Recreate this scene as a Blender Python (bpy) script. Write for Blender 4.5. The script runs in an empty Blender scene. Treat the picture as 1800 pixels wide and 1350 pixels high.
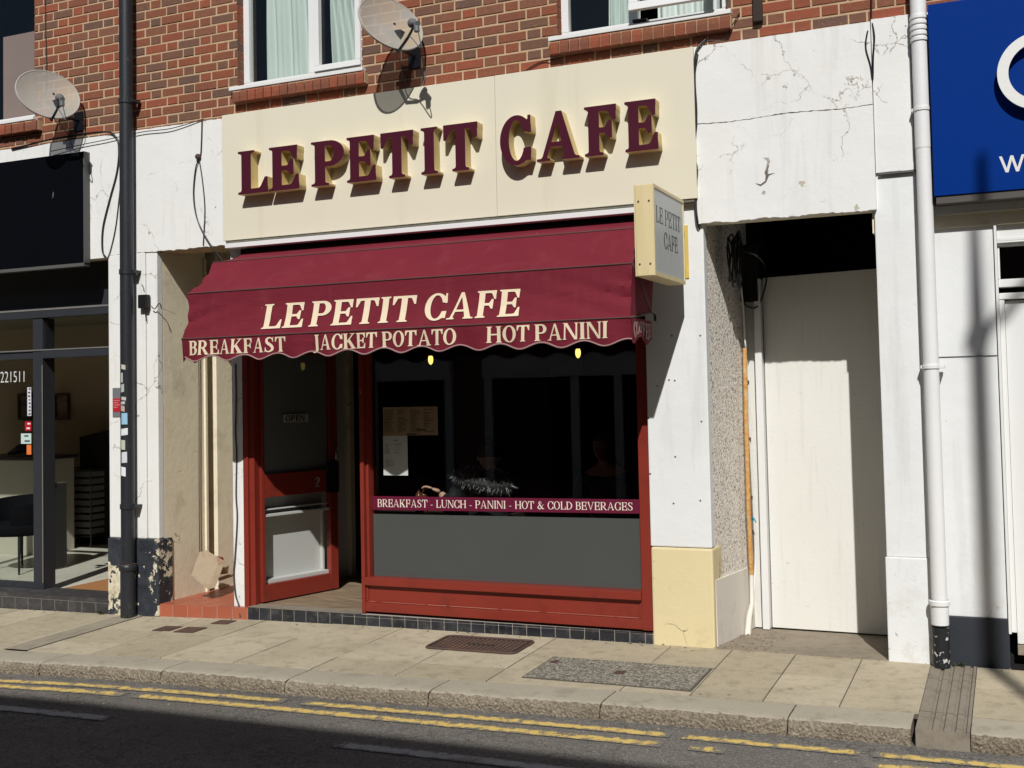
import bpy, bmesh, math, random
import numpy as np
from mathutils import Vector, Matrix
random.seed(7)
scene = bpy.context.scene
COL = scene.collection

# ------------------------------------------------------------------ camera, world, sun
FPX, YAW, PITCH, ROLL, CYP = 1987.277, 0.412713, 0.0407226, -0.0206094, 614.45
CAM = np.array([0.0, -7.3, 1.66])
def _rot(y, p, r):
    B = np.array([[1, 0, 0], [0, 0, -1], [0, 1, 0.]])
    cy, sy = math.cos(y), math.sin(y)
    Ry = np.array([[cy, sy, 0], [-sy, cy, 0], [0, 0, 1]])
    cp, sp = math.cos(p), math.sin(p)
    Rp = np.array([[1, 0, 0], [0, cp, sp], [0, -sp, cp]])
    cr, sr = math.cos(r), math.sin(r)
    Rr = np.array([[cr, -sr, 0], [sr, cr, 0], [0, 0, 1]])
    return Rr @ Rp @ B @ Ry
RM = _rot(YAW, PITCH, ROLL)
cam_data = bpy.data.cameras.new("camera")
cam = bpy.data.objects.new("camera", cam_data)
COL.objects.link(cam)
_R = Matrix((tuple(RM[0]), tuple(-RM[1]), tuple(-RM[2]))).transposed()
cam.matrix_world = Matrix.Translation(Vector(CAM)) @ _R.to_4x4()
cam_data.sensor_width = 36.0
cam_data.lens = FPX / 1800 * 36
cam_data.shift_y = -(675 - CYP) / 1800
cam_data.clip_end = 500
cam_data.clip_start = 0.05
scene.camera = cam

SUN_A, SUN_B = 0.335, 0.975            # run of a shadow per metre of depth: sideways, down
SUN_AZ = math.atan2(SUN_A, -1.0)
SUN_EL = math.atan2(SUN_B, math.hypot(1, SUN_A))
world = bpy.data.worlds.new("World")
scene.world = world
world.use_nodes = True
wn = world.node_tree
sky = wn.nodes.new("ShaderNodeTexSky")
sky.sky_type = 'NISHITA'
sky.sun_disc = False
sky.sun_elevation = SUN_EL
sky.sun_rotation = math.atan2(SUN_A, -1.0)
wn.links.new(sky.outputs[0], wn.nodes["Background"].inputs[0])
wn.nodes["Background"].inputs[1].default_value = 0.05
sun_d = bpy.data.lights.new("sun", 'SUN')
sun_d.energy = 4.9
sun_d.angle = math.radians(0.53)
sun_d.color = (1.0, 0.983, 0.95)
sun = bpy.data.objects.new("sun", sun_d)
COL.objects.link(sun)
sun.rotation_euler = Vector((SUN_A, -1.0, SUN_B)).to_track_quat('Z', 'Y').to_euler()
sun.location = (4, -12, 12)
scene.view_settings.view_transform = 'Standard'
scene.view_settings.look = 'None'
scene.view_settings.exposure = -0.26
scene.view_settings.gamma = 1.0
scene.cycles.max_bounces = 8
scene.cycles.diffuse_bounces = 2
scene.cycles.transparent_max_bounces = 16

# ------------------------------------------------------------------ measuring: a point of the photograph on a known plane
def P(px, py, v=0.0, ax=1):
    """world point where the sight line of pixel (px, py) meets the plane axis[ax] = v"""
    d = RM.T @ np.array([px - 900, py - CYP, FPX])
    t = (v - CAM[ax]) / d[ax]
    return Vector(CAM + t * d)
def PX(px, py, v=0.0): return P(px, py, v).x
def PZ(px, py, v=0.0): return P(px, py, v).z
GX = [-14, -8.1, -6.9, -6.4, -5.48, -4.64, -2.2, 3, 12]
GZ = [-.19, -.095, -.074, -.066, -.034, -.02, 0, 0, 0.03]
def gz(x, y=0.0): return float(np.interp(x, GX, GZ)) + 0.02 * min(y, 0.0)
def PG(px, py, off=0.0):
    z = 0.0
    for i in range(25):
        q = P(px, py, z, 2)
        z = gz(q.x, q.y) + off
    return q

# ------------------------------------------------------------------ mesh builder
class MB:
    def __init__(s): s.v = []; s.f = []; s.t = []; s.m = []
    def face(s, pts, tone=0.5, mi=0):
        n = len(s.v); s.v += [tuple(p) for p in pts]; s.f.append(tuple(range(n, n + len(pts)))); s.t.append(tone); s.m.append(mi); return s
    def raw(s, v, f, tone=0.5, mi=0):
        n = len(s.v); s.v += [tuple(p) for p in v]
        for q in f: s.f.append(tuple(n + i for i in q)); s.t.append(tone); s.m.append(mi)
        return s
    def box(s, x0, x1, y0, y1, z0, z1, tone=0.5, mi=0):
        v = [(x0, y0, z0), (x1, y0, z0), (x1, y1, z0), (x0, y1, z0), (x0, y0, z1), (x1, y0, z1), (x1, y1, z1), (x0, y1, z1)]
        return s.raw(v, [(3, 2, 1, 0), (4, 5, 6, 7), (0, 1, 5, 4), (1, 2, 6, 5), (2, 3, 7, 6), (3, 0, 4, 7)], tone, mi)
    def hexa(s, bot, top, tone=0.5, mi=0):
        """bot, top: four corners each, same order (counter-clockwise from above)"""
        return s.raw(list(bot) + list(top), [(3, 2, 1, 0), (4, 5, 6, 7), (0, 1, 5, 4), (1, 2, 6, 5), (2, 3, 7, 6), (3, 0, 4, 7)], tone, mi)
    def wallq(s, c, y0, y1, tone=0.5, mi=0):
        """c: four (x, z) corners (bl, br, tr, tl) of a slab facing -Y from y0 (front) to y1"""
        (a, b, d, e) = c
        bot = [(a[0], y0, a[1]), (b[0], y0, b[1]), (b[0], y1, b[1]), (a[0], y1, a[1])]
        top = [(e[0], y0, e[1]), (d[0], y0, d[1]), (d[0], y1, d[1]), (e[0], y1, e[1])]
        return s.hexa(bot, top, tone, mi)
    def prism(s, poly, fn, d0, d1, tone=0.5, mi=0):
        """2-D polygon swept from depth d0 to d1; fn(u, v, d) -> world"""
        n = len(poly)
        v = [fn(u, w, d0) for u, w in poly] + [fn(u, w, d1) for u, w in poly]
        f = [tuple(range(n))[::-1], tuple(range(n, 2 * n))] + [(i, (i + 1) % n, n + (i + 1) % n, n + i) for i in range(n)]
        return s.raw(v, f, tone, mi)
    def tube(s, pts, r, n=8, cap=True, tone=0.5, mi=0):
        pts = [Vector(p) for p in pts]
        rr = r if isinstance(r, (list, tuple)) else [r] * len(pts)
        rings = []
        prev = None
        for i, p in enumerate(pts):
            t = (pts[min(i + 1, len(pts) - 1)] - pts[max(i - 1, 0)])
            if t.length < 1e-9: t = Vector((0, 0, 1))
            t.normalize()
            if prev is None:
                a = Vector((0, 0, 1)) if abs(t.z) < 0.9 else Vector((1, 0, 0))
                u = t.cross(a).normalized()
            else:
                u = (prev - t * prev.dot(t)).normalized()
            prev = u
            w = t.cross(u)
            rings.append([p + (u * math.cos(k * 2 * math.pi / n) + w * math.sin(k * 2 * math.pi / n)) * rr[i] for k in range(n)])
        v = [q for R in rings for q in R]
        f = [(i * n + k, i * n + (k + 1) % n, (i + 1) * n + (k + 1) % n, (i + 1) * n + k) for i in range(len(pts) - 1) for k in range(n)]
        if cap: f += [tuple(range(n))[::-1], tuple((len(pts) - 1) * n + k for k in range(n))]
        return s.raw(v, f, tone, mi)
    def lathe(s, prof, origin, axis=(0, 0, 1), n=20, tone=0.5, mi=0):
        """prof: (radius, height) pairs along axis"""
        ax = Vector(axis).normalized()
        a = Vector((0, 0, 1)) if abs(ax.z) < 0.9 else Vector((1, 0, 0))
        u = ax.cross(a).normalized(); w = ax.cross(u); o = Vector(origin)
        v = [o + ax * h + (u * math.cos(k * 2 * math.pi / n) + w * math.sin(k * 2 * math.pi / n)) * max(r, 1e-4) for r, h in prof for k in range(n)]
        f = [(i * n + k, i * n + (k + 1) % n, (i + 1) * n + (k + 1) % n, (i + 1) * n + k) for i in range(len(prof) - 1) for k in range(n)]
        f += [tuple(range(n))[::-1], tuple((len(prof) - 1) * n + k for k in range(n))]
        return s.raw(v, f, tone, mi)
    def grid(s, fn, nu, nv, tone=0.5, mi=0):
        v = [fn(i / nu, j / nv) for j in range(nv + 1) for i in range(nu + 1)]
        f = [(j * (nu + 1) + i, j * (nu + 1) + i + 1, (j + 1) * (nu + 1) + i + 1, (j + 1) * (nu + 1) + i) for j in range(nv) for i in range(nu)]
        return s.raw(v, f, tone, mi)
    def mesh(s, name, bevel=0, smooth=False, weld=False):
        me = bpy.data.meshes.new(name)
        me.from_pydata(s.v, [], s.f)
        at = me.attributes.new("tone", 'FLOAT', 'FACE')
        at.data.foreach_set("value", s.t)
        if any(s.m): me.polygons.foreach_set("material_index", s.m)
        bm = bmesh.new(); bm.from_mesh(me)
        if weld: bmesh.ops.remove_doubles(bm, verts=bm.verts, dist=1e-5)
        if bevel:
            es = [e for e in bm.edges if len(e.link_faces) == 2 and e.calc_face_angle(0) > 0.5]
            bmesh.ops.bevel(bm, geom=es, offset=bevel, segments=2, affect='EDGES', profile=0.6)
        bmesh.ops.recalc_face_normals(bm, faces=bm.faces)
        if smooth:
            for e in bm.edges:
                if len(e.link_faces) == 2 and e.calc_face_angle(0) > .87: e.smooth = False
        bm.to_mesh(me); bm.free()
        if smooth:
            me.polygons.foreach_set("use_smooth", [True] * len(me.polygons))
        me.update()
        return me

# ------------------------------------------------------------------ objects
def tag(o, label=None, cat=None, group=None, kind=None):
    if label: o["label"] = label
    if cat: o["category"] = cat
    if group: o["group"] = group
    if kind: o["kind"] = kind
    return o
def world_loc(o):
    p = Vector((0, 0, 0))
    while o is not None: p += o.location; o = o.parent
    return p
def empty(name, loc, label=None, cat=None, group=None):
    o = bpy.data.objects.new(name, None); COL.objects.link(o); o.location = loc
    o.empty_display_size = 0.1
    return tag(o, label, cat, group)
def obj(name, me, mats, parent=None, label=None, cat=None, group=None, kind=None):
    """a mesh in world coordinates linked as one object"""
    o = bpy.data.objects.new(name, me); COL.objects.link(o)
    for m in (mats if isinstance(mats, (list, tuple)) else [mats]): me.materials.append(m)
    if parent is not None:
        o.parent = parent
        o.location = -world_loc(parent)
    return tag(o, label, cat, group, kind)
def autosmooth(me, ang=40):
    me.polygons.foreach_set("use_smooth", [True] * len(me.polygons))
    bm = bmesh.new(); bm.from_mesh(me)
    for e in bm.edges:
        if len(e.link_faces) != 2 or e.calc_face_angle(0) > math.radians(ang): e.smooth = False
    bm.to_mesh(me); bm.free()
    return me

# ------------------------------------------------------------------ material builder
class NT:
    def __init__(s, name):
        s.mat = bpy.data.materials.new(name); s.mat.use_nodes = True
        s.nt = s.mat.node_tree; s.b = s.nt.nodes["Principled BSDF"]; s.out = s.nt.nodes["Material Output"]
        s._co = None
    def n(s, t, **kw):
        nd = s.nt.nodes.new(t)
        for k, v in kw.items(): setattr(nd, k, v)
        return nd
    def put(s, sock, v):
        if isinstance(v, bpy.types.NodeSocket): s.nt.links.new(v, sock)
        elif v is not None:
            if isinstance(v, (tuple, list)) and len(v) == 3 and sock.type == 'RGBA': v = (*v, 1)
            sock.default_value = v
    @property
    def co(s):
        if s._co is None: s._co = s.n("ShaderNodeTexCoord").outputs["Object"]
        return s._co
    def scaled(s, sc, vec=None):
        m = s.n("ShaderNodeMapping"); s.put(m.inputs[0], vec or s.co); m.inputs["Scale"].default_value = sc; return m.outputs[0]
    def noise(s, scale, detail=4, rough=.55, vec=None, dist=0, out=0):
        nd = s.n("ShaderNodeTexNoise"); s.put(nd.inputs["Vector"], vec or s.co)
        nd.inputs["Scale"].default_value = scale; nd.inputs["Detail"].default_value = detail
        nd.inputs["Roughness"].default_value = rough; nd.inputs["Distortion"].default_value = dist
        return nd.outputs[out]
    def vor(s, scale, feature='F1', vec=None, out="Distance", rnd=1.0):
        nd = s.n("ShaderNodeTexVoronoi", feature=feature); s.put(nd.inputs["Vector"], vec or s.co)
        nd.inputs["Scale"].default_value = scale; nd.inputs["Randomness"].default_value = rnd
        return nd.outputs[out]
    def ramp(s, f, stops, interp='LINEAR'):
        nd = s.n("ShaderNodeValToRGB"); s.put(nd.inputs[0], f); cr = nd.color_ramp; cr.interpolation = interp
        while len(cr.elements) < len(stops): cr.elements.new(0.5)
        for e, (p, c) in zip(cr.elements, stops):
            e.position = p
            e.color = (c, c, c, 1) if isinstance(c, (int, float)) else (*c, 1)
        return nd.outputs[0]
    def mix(s, f, a, b, mode='MIX'):
        nd = s.n("ShaderNodeMix", data_type='RGBA', blend_type=mode)
        s.put(nd.inputs[0], f); s.put(nd.inputs[6], a); s.put(nd.inputs[7], b); return nd.outputs[2]
    def mth(s, op, a, b=None, c=None, clamp=False):
        nd = s.n("ShaderNodeMath", operation=op, use_clamp=clamp); s.put(nd.inputs[0], a)
        if b is not None: s.put(nd.inputs[1], b)
        if c is not None: s.put(nd.inputs[2], c)
        return nd.outputs[0]
    def sep(s, vec=None):
        nd = s.n("ShaderNodeSeparateXYZ"); s.put(nd.inputs[0], vec or s.co); return nd.outputs
    def attr(s, name):
        nd = s.n("ShaderNodeAttribute", attribute_name=name); return nd.outputs["Fac"]
    def bump(s, h, strength=.3, dist=.01, normal=None):
        nd = s.n("ShaderNodeBump"); s.put(nd.inputs["Height"], h)
        nd.inputs["Strength"].default_value = strength; nd.inputs["Distance"].default_value = dist
        if normal is not None: s.put(nd.inputs["Normal"], normal)
        return nd.outputs[0]
    def done(s, col=None, rough=None, normal=None, metal=None, spec=None, emit=None, es=0):
        if col is not None: s.put(s.b.inputs["Base Color"], col)
        if rough is not None: s.put(s.b.inputs["Roughness"], rough)
        if normal is not None: s.put(s.b.inputs["Normal"], normal)
        if metal is not None: s.put(s.b.inputs["Metallic"], metal)
        if spec is not None: s.put(s.b.inputs["Specular IOR Level"], spec)
        if emit is not None:
            s.put(s.b.inputs["Emission Color"], emit); s.b.inputs["Emission Strength"].default_value = es
        return s.mat

def mul(c, k): return tuple(min(1, x * k) for x in c)
def paint(name, col, rough=.55, var=.08, vs=3.0, dirt=None, bump=.12, bs=60, crack=None, spec=.4, metal=0, streak=None, chips=None):
    """a painted or plain surface: slow tone drift, dirt patches, hairline cracks, runs, chips, fine relief"""
    g = NT(name)
    c = g.mix(g.noise(vs, 5), mul(col, 1 - var), mul(col, 1 + var))
    if streak:
        f = g.ramp(g.noise(1, 6, .6, g.scaled((streak[1], streak[1], streak[1] * .06))), [(streak[2], 0), (streak[2] + .22, streak[3])])
        c = g.mix(f, c, streak[0])
    if dirt:
        f = g.ramp(g.noise(dirt[1], 8, .65), [(dirt[2], 0), (dirt[2] + .18, dirt[3])])
        c = g.mix(f, c, dirt[0])
    h = g.noise(bs, 5, .6)
    if crack:
        cs, cw, ccol, lo = crack
        nd = g.n("ShaderNodeVectorMath", operation='ADD'); g.put(nd.inputs[0], g.co)
        sc = g.n("ShaderNodeVectorMath", operation='SCALE'); g.put(sc.inputs[0], g.noise(6, 4, .6, out=1)); sc.inputs[3].default_value = .14
        g.put(nd.inputs[1], sc.outputs[0])
        e = g.vor(cs, 'DISTANCE_TO_EDGE', nd.outputs[0])
        line = g.ramp(e, [(0, 1), (cw, 0)])
        mask = g.ramp(g.noise(2.3, 3), [(lo, 0), (lo + .06, 1)])
        f = g.mth('MULTIPLY', line, mask)
        c = g.mix(f, c, ccol)
        h = g.mth('SUBTRACT', h, g.mth('MULTIPLY', f, 1.2))
    if chips:
        f = g.ramp(g.noise(chips[1], 6, .6), [(chips[2], 0), (chips[2] + .015, 1)])
        c = g.mix(f, c, chips[0]); h = g.mth('SUBTRACT', h, f)
    r = g.mix(g.noise(9, 4), (rough * .85,) * 3, (min(1, rough * 1.15),) * 3)
    return g.done(c, r, g.bump(h, bump, .006), metal, spec)

def glass(name, tint=(1, 1, 1), refl=1.0, ior=1.5, rough=0.0):
    g = NT(name); g.nt.nodes.remove(g.b)
    tr = g.n("ShaderNodeBsdfTransparent"); tr.inputs[0].default_value = (*tint, 1)
    gl = g.n("ShaderNodeBsdfGlossy"); gl.inputs["Roughness"].default_value = rough
    lw = g.n("ShaderNodeLayerWeight"); lw.inputs[0].default_value = .5
    fr = g.mth('MULTIPLY_ADD', g.mth('POWER', lw.outputs["Facing"], 5.0), .95, .043)
    mx = g.n("ShaderNodeMixShader")
    g.nt.links.new(g.mth('MULTIPLY', fr, refl, clamp=True), mx.inputs[0])
    g.nt.links.new(tr.outputs[0], mx.inputs[1]); g.nt.links.new(gl.outputs[0], mx.inputs[2])
    g.nt.links.new(mx.outputs[0], g.out.inputs[0])
    return g.mat

# ------------------------------------------------------------------ serif lettering drawn as distance fields, traced to outlines
GS = 0.0125
_gx = np.arange(-0.30, 1.45, GS); _gy = np.arange(-0.32, 1.12, GS)
QX, QY = np.meshgrid(_gx, _gy)
def s_box(x0, y0, x1, y1):
    dx = np.abs(QX - (x0 + x1) / 2) - (x1 - x0) / 2; dy = np.abs(QY - (y0 + y1) / 2) - (y1 - y0) / 2
    return np.minimum(np.maximum(dx, dy), 0) + np.hypot(np.maximum(dx, 0), np.maximum(dy, 0))
def s_poly(pts):
    d = np.full(QX.shape, 1e9); sg = np.ones(QX.shape)
    n = len(pts)
    for i in range(n):
        ax, ay = pts[i]; bx, by = pts[i - 1]
        ex, ey = bx - ax, by - ay; wx, wy = QX - ax, QY - ay
        t = np.clip((wx * ex + wy * ey) / (ex * ex + ey * ey), 0, 1)
        d = np.minimum(d, np.hypot(wx - ex * t, wy - ey * t))
        c1 = QY >= ay; c2 = QY < by; c3 = ex * wy > ey * wx
        sg = np.where((c1 & c2 & c3) | (~c1 & ~c2 & ~c3), -sg, sg)
    return d * sg
def s_ell(cx, cy, rx, ry):
    k = np.hypot((QX - cx) / rx, (QY - cy) / ry); return (k - 1) * min(rx, ry)
def s_chain(pts, steps=14):
    d = np.full(QX.shape, 1e9)
    n = len(pts)
    A = [np.array(p, float) for p in pts]
    for i in range(n - 1):
        p0, p1, p2, p3 = A[max(i - 1, 0)], A[i], A[i + 1], A[min(i + 2, n - 1)]
        for k in range(steps + 1):
            t = k / steps
            q = .5 * (2 * p1 + (p2 - p0) * t + (2 * p0 - 5 * p1 + 4 * p2 - p3) * t * t + (3 * p1 - p0 - 3 * p2 + p3) * t ** 3)
            d = np.minimum(d, np.hypot(QX - q[0], QY - q[1]) - q[2])
    return d
def U(*a):
    r = a[0]
    for b in a[1:]: r = np.minimum(r, b)
    return r
def SU(a, b, k=.06):
    h = np.maximum(k - np.abs(a - b), 0) / k
    return np.minimum(a, b) - h * h * k * .25
def SUB(a, b): return np.maximum(a, -b)
def CLIP(a, b): return np.maximum(a, b)
def glyph_field(ch, W, T, S, H):
    """W thick stroke, T thin stroke, S serif overhang, H serif height; returns field, width"""
    def stem(x0, x1, y0=0, y1=1, top=(1, 1), bot=(1, 1)):
        d = s_box(x0, y0, x1, y1)
        if top: d = SU(d, s_box(x0 - S * top[0], y1 - H, x1 + S * top[1], y1))
        if bot: d = SU(d, s_box(x0 - S * bot[0], y0, x1 + S * bot[1], y0 + H))
        return d
    def bowl(x0, w, yb, yt):
        m = (yb + yt) / 2; ry = (yt - yb) / 2; cx = x0 + max(w - x0 - ry * 1.05, W * .6)
        rx = w - cx
        o = U(CLIP(s_ell(cx, m, rx, ry), s_box(cx, yb - .1, 3, yt + .1)), s_box(x0, yb, cx, yt))
        i = U(CLIP(s_ell(cx, m, max(rx - W, .02), ry - T), s_box(cx - .001, yb - .1, 3, yt + .1)), s_box(x0 + .02, yb + T, cx, yt - T))
        return SUB(o, i)
    def arm(x0, w, y, up, tl):
        """horizontal arm ending in a flared terminal; up=+1 terminal rises"""
        a = s_box(x0, y, w - .01, y + T) if up > 0 else s_box(x0, y - T, w - .01, y)
        e = y + tl * up; b = y + T * up * .5
        return SU(a, s_poly([(w, y), (w + .0, e), (w - T * .55, e), (w - T * 1.5 - .03, b), (w - T * 1.5 - .03, y)]), .05)
    x = S
    if ch == 'I': return stem(x, x + W), W + 2 * S
    if ch == 'L': w = .66; return U(stem(x, x + W, bot=(1, .2)), arm(x, w, 0, 1, .36)), w
    if ch in 'EF':
        w = .66 if ch == 'E' else .64
        d = U(stem(x, x + W, top=(1, .2), bot=(1, .2) if ch == 'E' else (1, 1)), arm(x, w - .02, 1, -1, .32))
        d = U(d, s_box(x, .5 - T / 2, w - .13, .5 + T / 2), s_poly([(w - .1, .33), (w - .1, .69), (w - .1 - T * .6, .69), (w - .18 - T * .6, .5 + T * .5), (w - .18 - T * .6, .5 - T * .5), (w - .1 - T * .6, .33)]))
        if ch == 'E': d = U(d, arm(x, w + .02, 0, 1, .34))
        return d, w + .02
    if ch == 'T':
        w = .74; c = w / 2
        d = U(stem(c - W / 2, c + W / 2, top=None), arm(c, w, 1, -1, .33))
        d = U(d, arm(c, w, 1, -1, .33)[:, :] if False else s_box(.01, 1 - T, c, 1), s_poly([(0, 1), (0, .67), (T * .55, .67), (T * 1.5 + .03, 1 - T * .5), (T * 1.5 + .03, 1)]))
        return d, w
    if ch == 'P': w = .68; return U(stem(x, x + W, top=(1, 0)), bowl(x, w, .42, 1)), w
    if ch == 'R':
        w = .68
        leg = s_poly([(x + W + .04, .50), (x + W + .04 + W * 1.0, .50), (w + .10, 0), (w + .10 - W * 1.12, 0)])
        leg = SU(leg, s_box(w + .0 - W * .6, 0, w + .13, H), .03)
        return U(stem(x, x + W, top=(1, 0)), bowl(x, w - .02, .45, 1), leg), w + .12
    if ch == 'B': w = .68; return U(stem(x, x + W, top=(1, 0), bot=(1, 0)), bowl(x, w - .05, .49, 1), bowl(x, w, 0, .49 + T)), w
    if ch == 'D': w = .78; return U(stem(x, x + W, top=(1, 0), bot=(1, 0)), bowl(x, w, 0, 1)), w
    if ch in 'OCG':
        w = .80 if ch == 'O' else .74
        rx = w / 2 if ch == 'O' else w * .54
        d = SUB(s_ell(rx, .5, rx, .52), s_ell(rx, .5, rx - W, .52 - T * .85))
        if ch == 'O': return d, w
        d = SUB(d, s_box(rx + .12, .33 if ch == 'C' else .40, 3, .66))
        d = CLIP(d, s_box(-1, -1, w, 2))
        d = SU(d, s_box(w - T * .62, .64, w, 1.0), .04)
        if ch == 'C': d = SU(d, s_poly([(w, .06), (w, .33), (w - T * .5, .33), (w - T * 1.5, .08)]), .03)
        if ch == 'G': d = U(d, s_box(w - W * .95, .06, w, .42), s_box(w - W * .95 - S, .42 - H, w + S * .7, .42)); w += S * .6
        return d, w
    if ch == 'A':
        w = .86; b = .40
        o = U(s_poly([(.07, 0), (.07 + T * .9, 0), (b + T * .75, 1), (b - T * .1, 1)]), s_poly([(w - .07 - W * 1.05, 0), (w - .07, 0), (b + T * .95, 1), (b - T * .15, 1)]))
        o = U(o, s_box(.2, .28, .62, .28 + T * .85))
        f = U(s_box(-.02, 0, .07 + T + S, H), s_box(w - .07 - W - S, 0, w, H))
        return SU(o, f, .05), w
    if ch == 'V':
        w = .84; b = .43
        o = U(s_poly([(.06, 1), (.06 + W * 1.05, 1), (b + T * .3, 0), (b - T * .6, 0)]), s_poly([(w - .06 - T, 1), (w - .06, 1), (b + T * .5, 0), (b - T * .4, 0)]))
        return SU(o, U(s_box(-.01, 1 - H, .06 + W + S, 1), s_box(w - .08 - T - S, 1 - H, w + .01, 1)), .05), w
    if ch == 'N':
        w = .86; t = T * 1.05
        o = U(stem(x, x + t, top=None), stem(w - S - t, w - S, bot=None), s_poly([(x - .02, 1), (x + W * .95, 1), (w - S, 0), (w - S - W * .75, 0)]), s_box(0, 1 - H, x + .1, 1))
        return o, w
    if ch == 'H': w = .86; return U(stem(x, x + W), stem(w - S - W, w - S), s_box(x, .5 - T / 2, w - S, .5 + T / 2)), w
    if ch == 'K':
        w = .80
        up = s_poly([(x + W - .02, .36), (x + W - .02, .36 + T * 1.5), (w - .13, 1), (w - .02 - T * .2, 1)])
        dn = s_poly([(x + W + .04, .50), (x + W + .16, .66), (w + .02, 0), (w - W * 1.15, 0)])
        return SU(U(stem(x, x + W), up, dn), U(s_box(w - .32, 1 - H, w + .01, 1), s_box(w - .36, 0, w + .06, H)), .04), w + .05
    if ch == 'U':
        w = .84; a = x; b = w - S
        o = U(stem(a, a + W, .4, 1, bot=None), stem(b - T, b, .4, 1, bot=None))
        r = SUB(s_ell((a + b) / 2, .4, (b - a) / 2, .42), s_ell((a + W + b - T) / 2, .4, (b - T - a - W) / 2, .42 - T))
        return U(o, CLIP(r, s_box(-1, -1, 3, .4))), w
    if ch == 'J':
        c = .26
        return U(stem(c, c + W, .05, 1, bot=None), s_chain([(c + W / 2, .2, W / 2), (c + W * .45, .0, W * .47), (c - .02, -.14, T * .5), (c - .16, -.12, T * .55)])), c + W + S
    if ch == 'S':
        a, t = W / 2, T / 2
        d = s_chain([(.55, .76, t * .7), (.50, .90, t * .9), (.32, 1.01 - t, t), (.13, .86, a * .82), (.16, .66, a * .95), (.34, .52, a), (.51, .37, a * .95), (.54, .17, a * .82), (.33, -.01 + t, t), (.13, .09, t * .9), (.06, .26, t * .7)])
        return U(d, s_box(.54, .68, .54 + T * .5, 1.0), s_box(.04, .0, .04 + T * .5, .32)), .66
    if ch == '&':
        a, t = W / 2, T / 2
        d = s_chain([(.86, .56, t * .8), (.72, .52, t * .8), (.62, .26, t), (.36, 0 + t, a * .8), (.10, .24, a), (.30, .52, t), (.52, .78, t), (.40, 1 - t, t), (.24, .80, a * .8), (.42, .46, a), (.70, .10, a), (.90, .06, t)])
        return d, .96
    if ch == '2':
        a, t = W / 2, T / 2
        return U(s_chain([(.08, .74, t), (.14, .92, t), (.30, 1 - t, t), (.48, .80, a), (.40, .52, a * .8), (.10, .10, t)]), s_box(.04, 0, .56, T)), .58
    if ch == '-': return s_box(.05, .30, .35, .30 + T), .40
    return s_box(0, 0, .01, .01), .3
def trace(F):
    """marching squares: closed outlines of the zero level of F"""
    ny, nx = F.shape; I = F < 0
    seg = {}
    mixed = np.argwhere((I[:-1, :-1].astype(int) + I[1:, :-1] + I[:-1, 1:] + I[1:, 1:]) % 4 != 0)
    for j, i in mixed:
        c = [I[j, i], I[j, i + 1], I[j + 1, i + 1], I[j + 1, i]]
        k = c[0] + 2 * c[1] + 4 * c[2] + 8 * c[3]
        E = [('h', j, i), ('v', j, i + 1), ('h', j + 1, i), ('v', j, i)]
        tab = {1: [(0, 3)], 2: [(1, 0)], 3: [(1, 3)], 4: [(2, 1)], 5: [(0, 3), (2, 1)], 6: [(2, 0)], 7: [(2, 3)], 8: [(3, 2)], 9: [(0, 2)], 10: [(1, 0), (3, 2)], 11: [(1, 2)], 12: [(3, 1)], 13: [(0, 1)], 14: [(3, 0)]}
        for a, b in tab[k]: seg[E[a]] = E[b]
    def pt(e):
        t, j, i = e
        if t == 'h':
            a, b = F[j, i], F[j, i + 1]; u = a / (a - b); return (_gx[i] + u * GS, _gy[j])
        a, b = F[j, i], F[j + 1, i]; u = a / (a - b); return (_gx[i], _gy[j] + u * GS)
    loops = []
    while seg:
        s = next(iter(seg)); cur = s; L = []
        while cur in seg: nx_ = seg.pop(cur); L.append(pt(cur)); cur = nx_
        if len(L) > 6:
            out = [L[0]]
            for q in range(1, len(L) - 1):       # drop points on straight runs
                (ax, ay), (bx, by), (cx, cy) = out[-1], L[q], L[q + 1]
                if abs((bx - ax) * (cy - ay) - (by - ay) * (cx - ax)) > 2.2e-5 or math.hypot(bx - ax, by - ay) > .25: out.append(L[q])
            out.append(L[-1]); loops.append(out)
    return loops
_gc = {}
STY = {'bold': (.215, .115, .075, .055), 'book': (.19, .085, .06, .045), 'semi': (.192, .092, .065, .05), 'roman': (.13, .055, .075, .035), 'thin': (.13, .05, .08, .03)}
def glyph(ch, style):
    if (ch, style) not in _gc:
        F, w = glyph_field(ch, *STY[style])
        if ch in 'ILEFTPRBDAVNHK': F = CLIP(F, s_box(-2, 0, 4, 1))
        _gc[ch, style] = (trace(F), w)
    return _gc[ch, style]
def curve_mesh(loops, depth):
    cu = bpy.data.curves.new("outline", 'CURVE'); cu.dimensions = '2D'; cu.fill_mode = 'BOTH'; cu.extrude = depth / 2
    for L in loops:
        sp = cu.splines.new('POLY'); sp.points.add(len(L) - 1)
        sp.points.foreach_set("co", [c for x, y in L for c in (x, y, 0, 1)]); sp.use_cyclic_u = True
    o = bpy.data.objects.new("outline", cu); COL.objects.link(o)
    me = bpy.data.meshes.new_from_object(o)
    bpy.data.objects.remove(o); bpy.data.curves.remove(cu)
    return me
def word_loops(txt, style, slant=0, gap=.05):
    """outlines of a word at cap height 1, with its total width"""
    out = []; x = 0
    for ch in txt:
        if ch == ' ': x += .36; continue
        L, w = glyph(ch, style)
        out += [[(px + x + py * slant, py) for px, py in l] for l in L]; x += w + gap
    return out, x - gap
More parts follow.
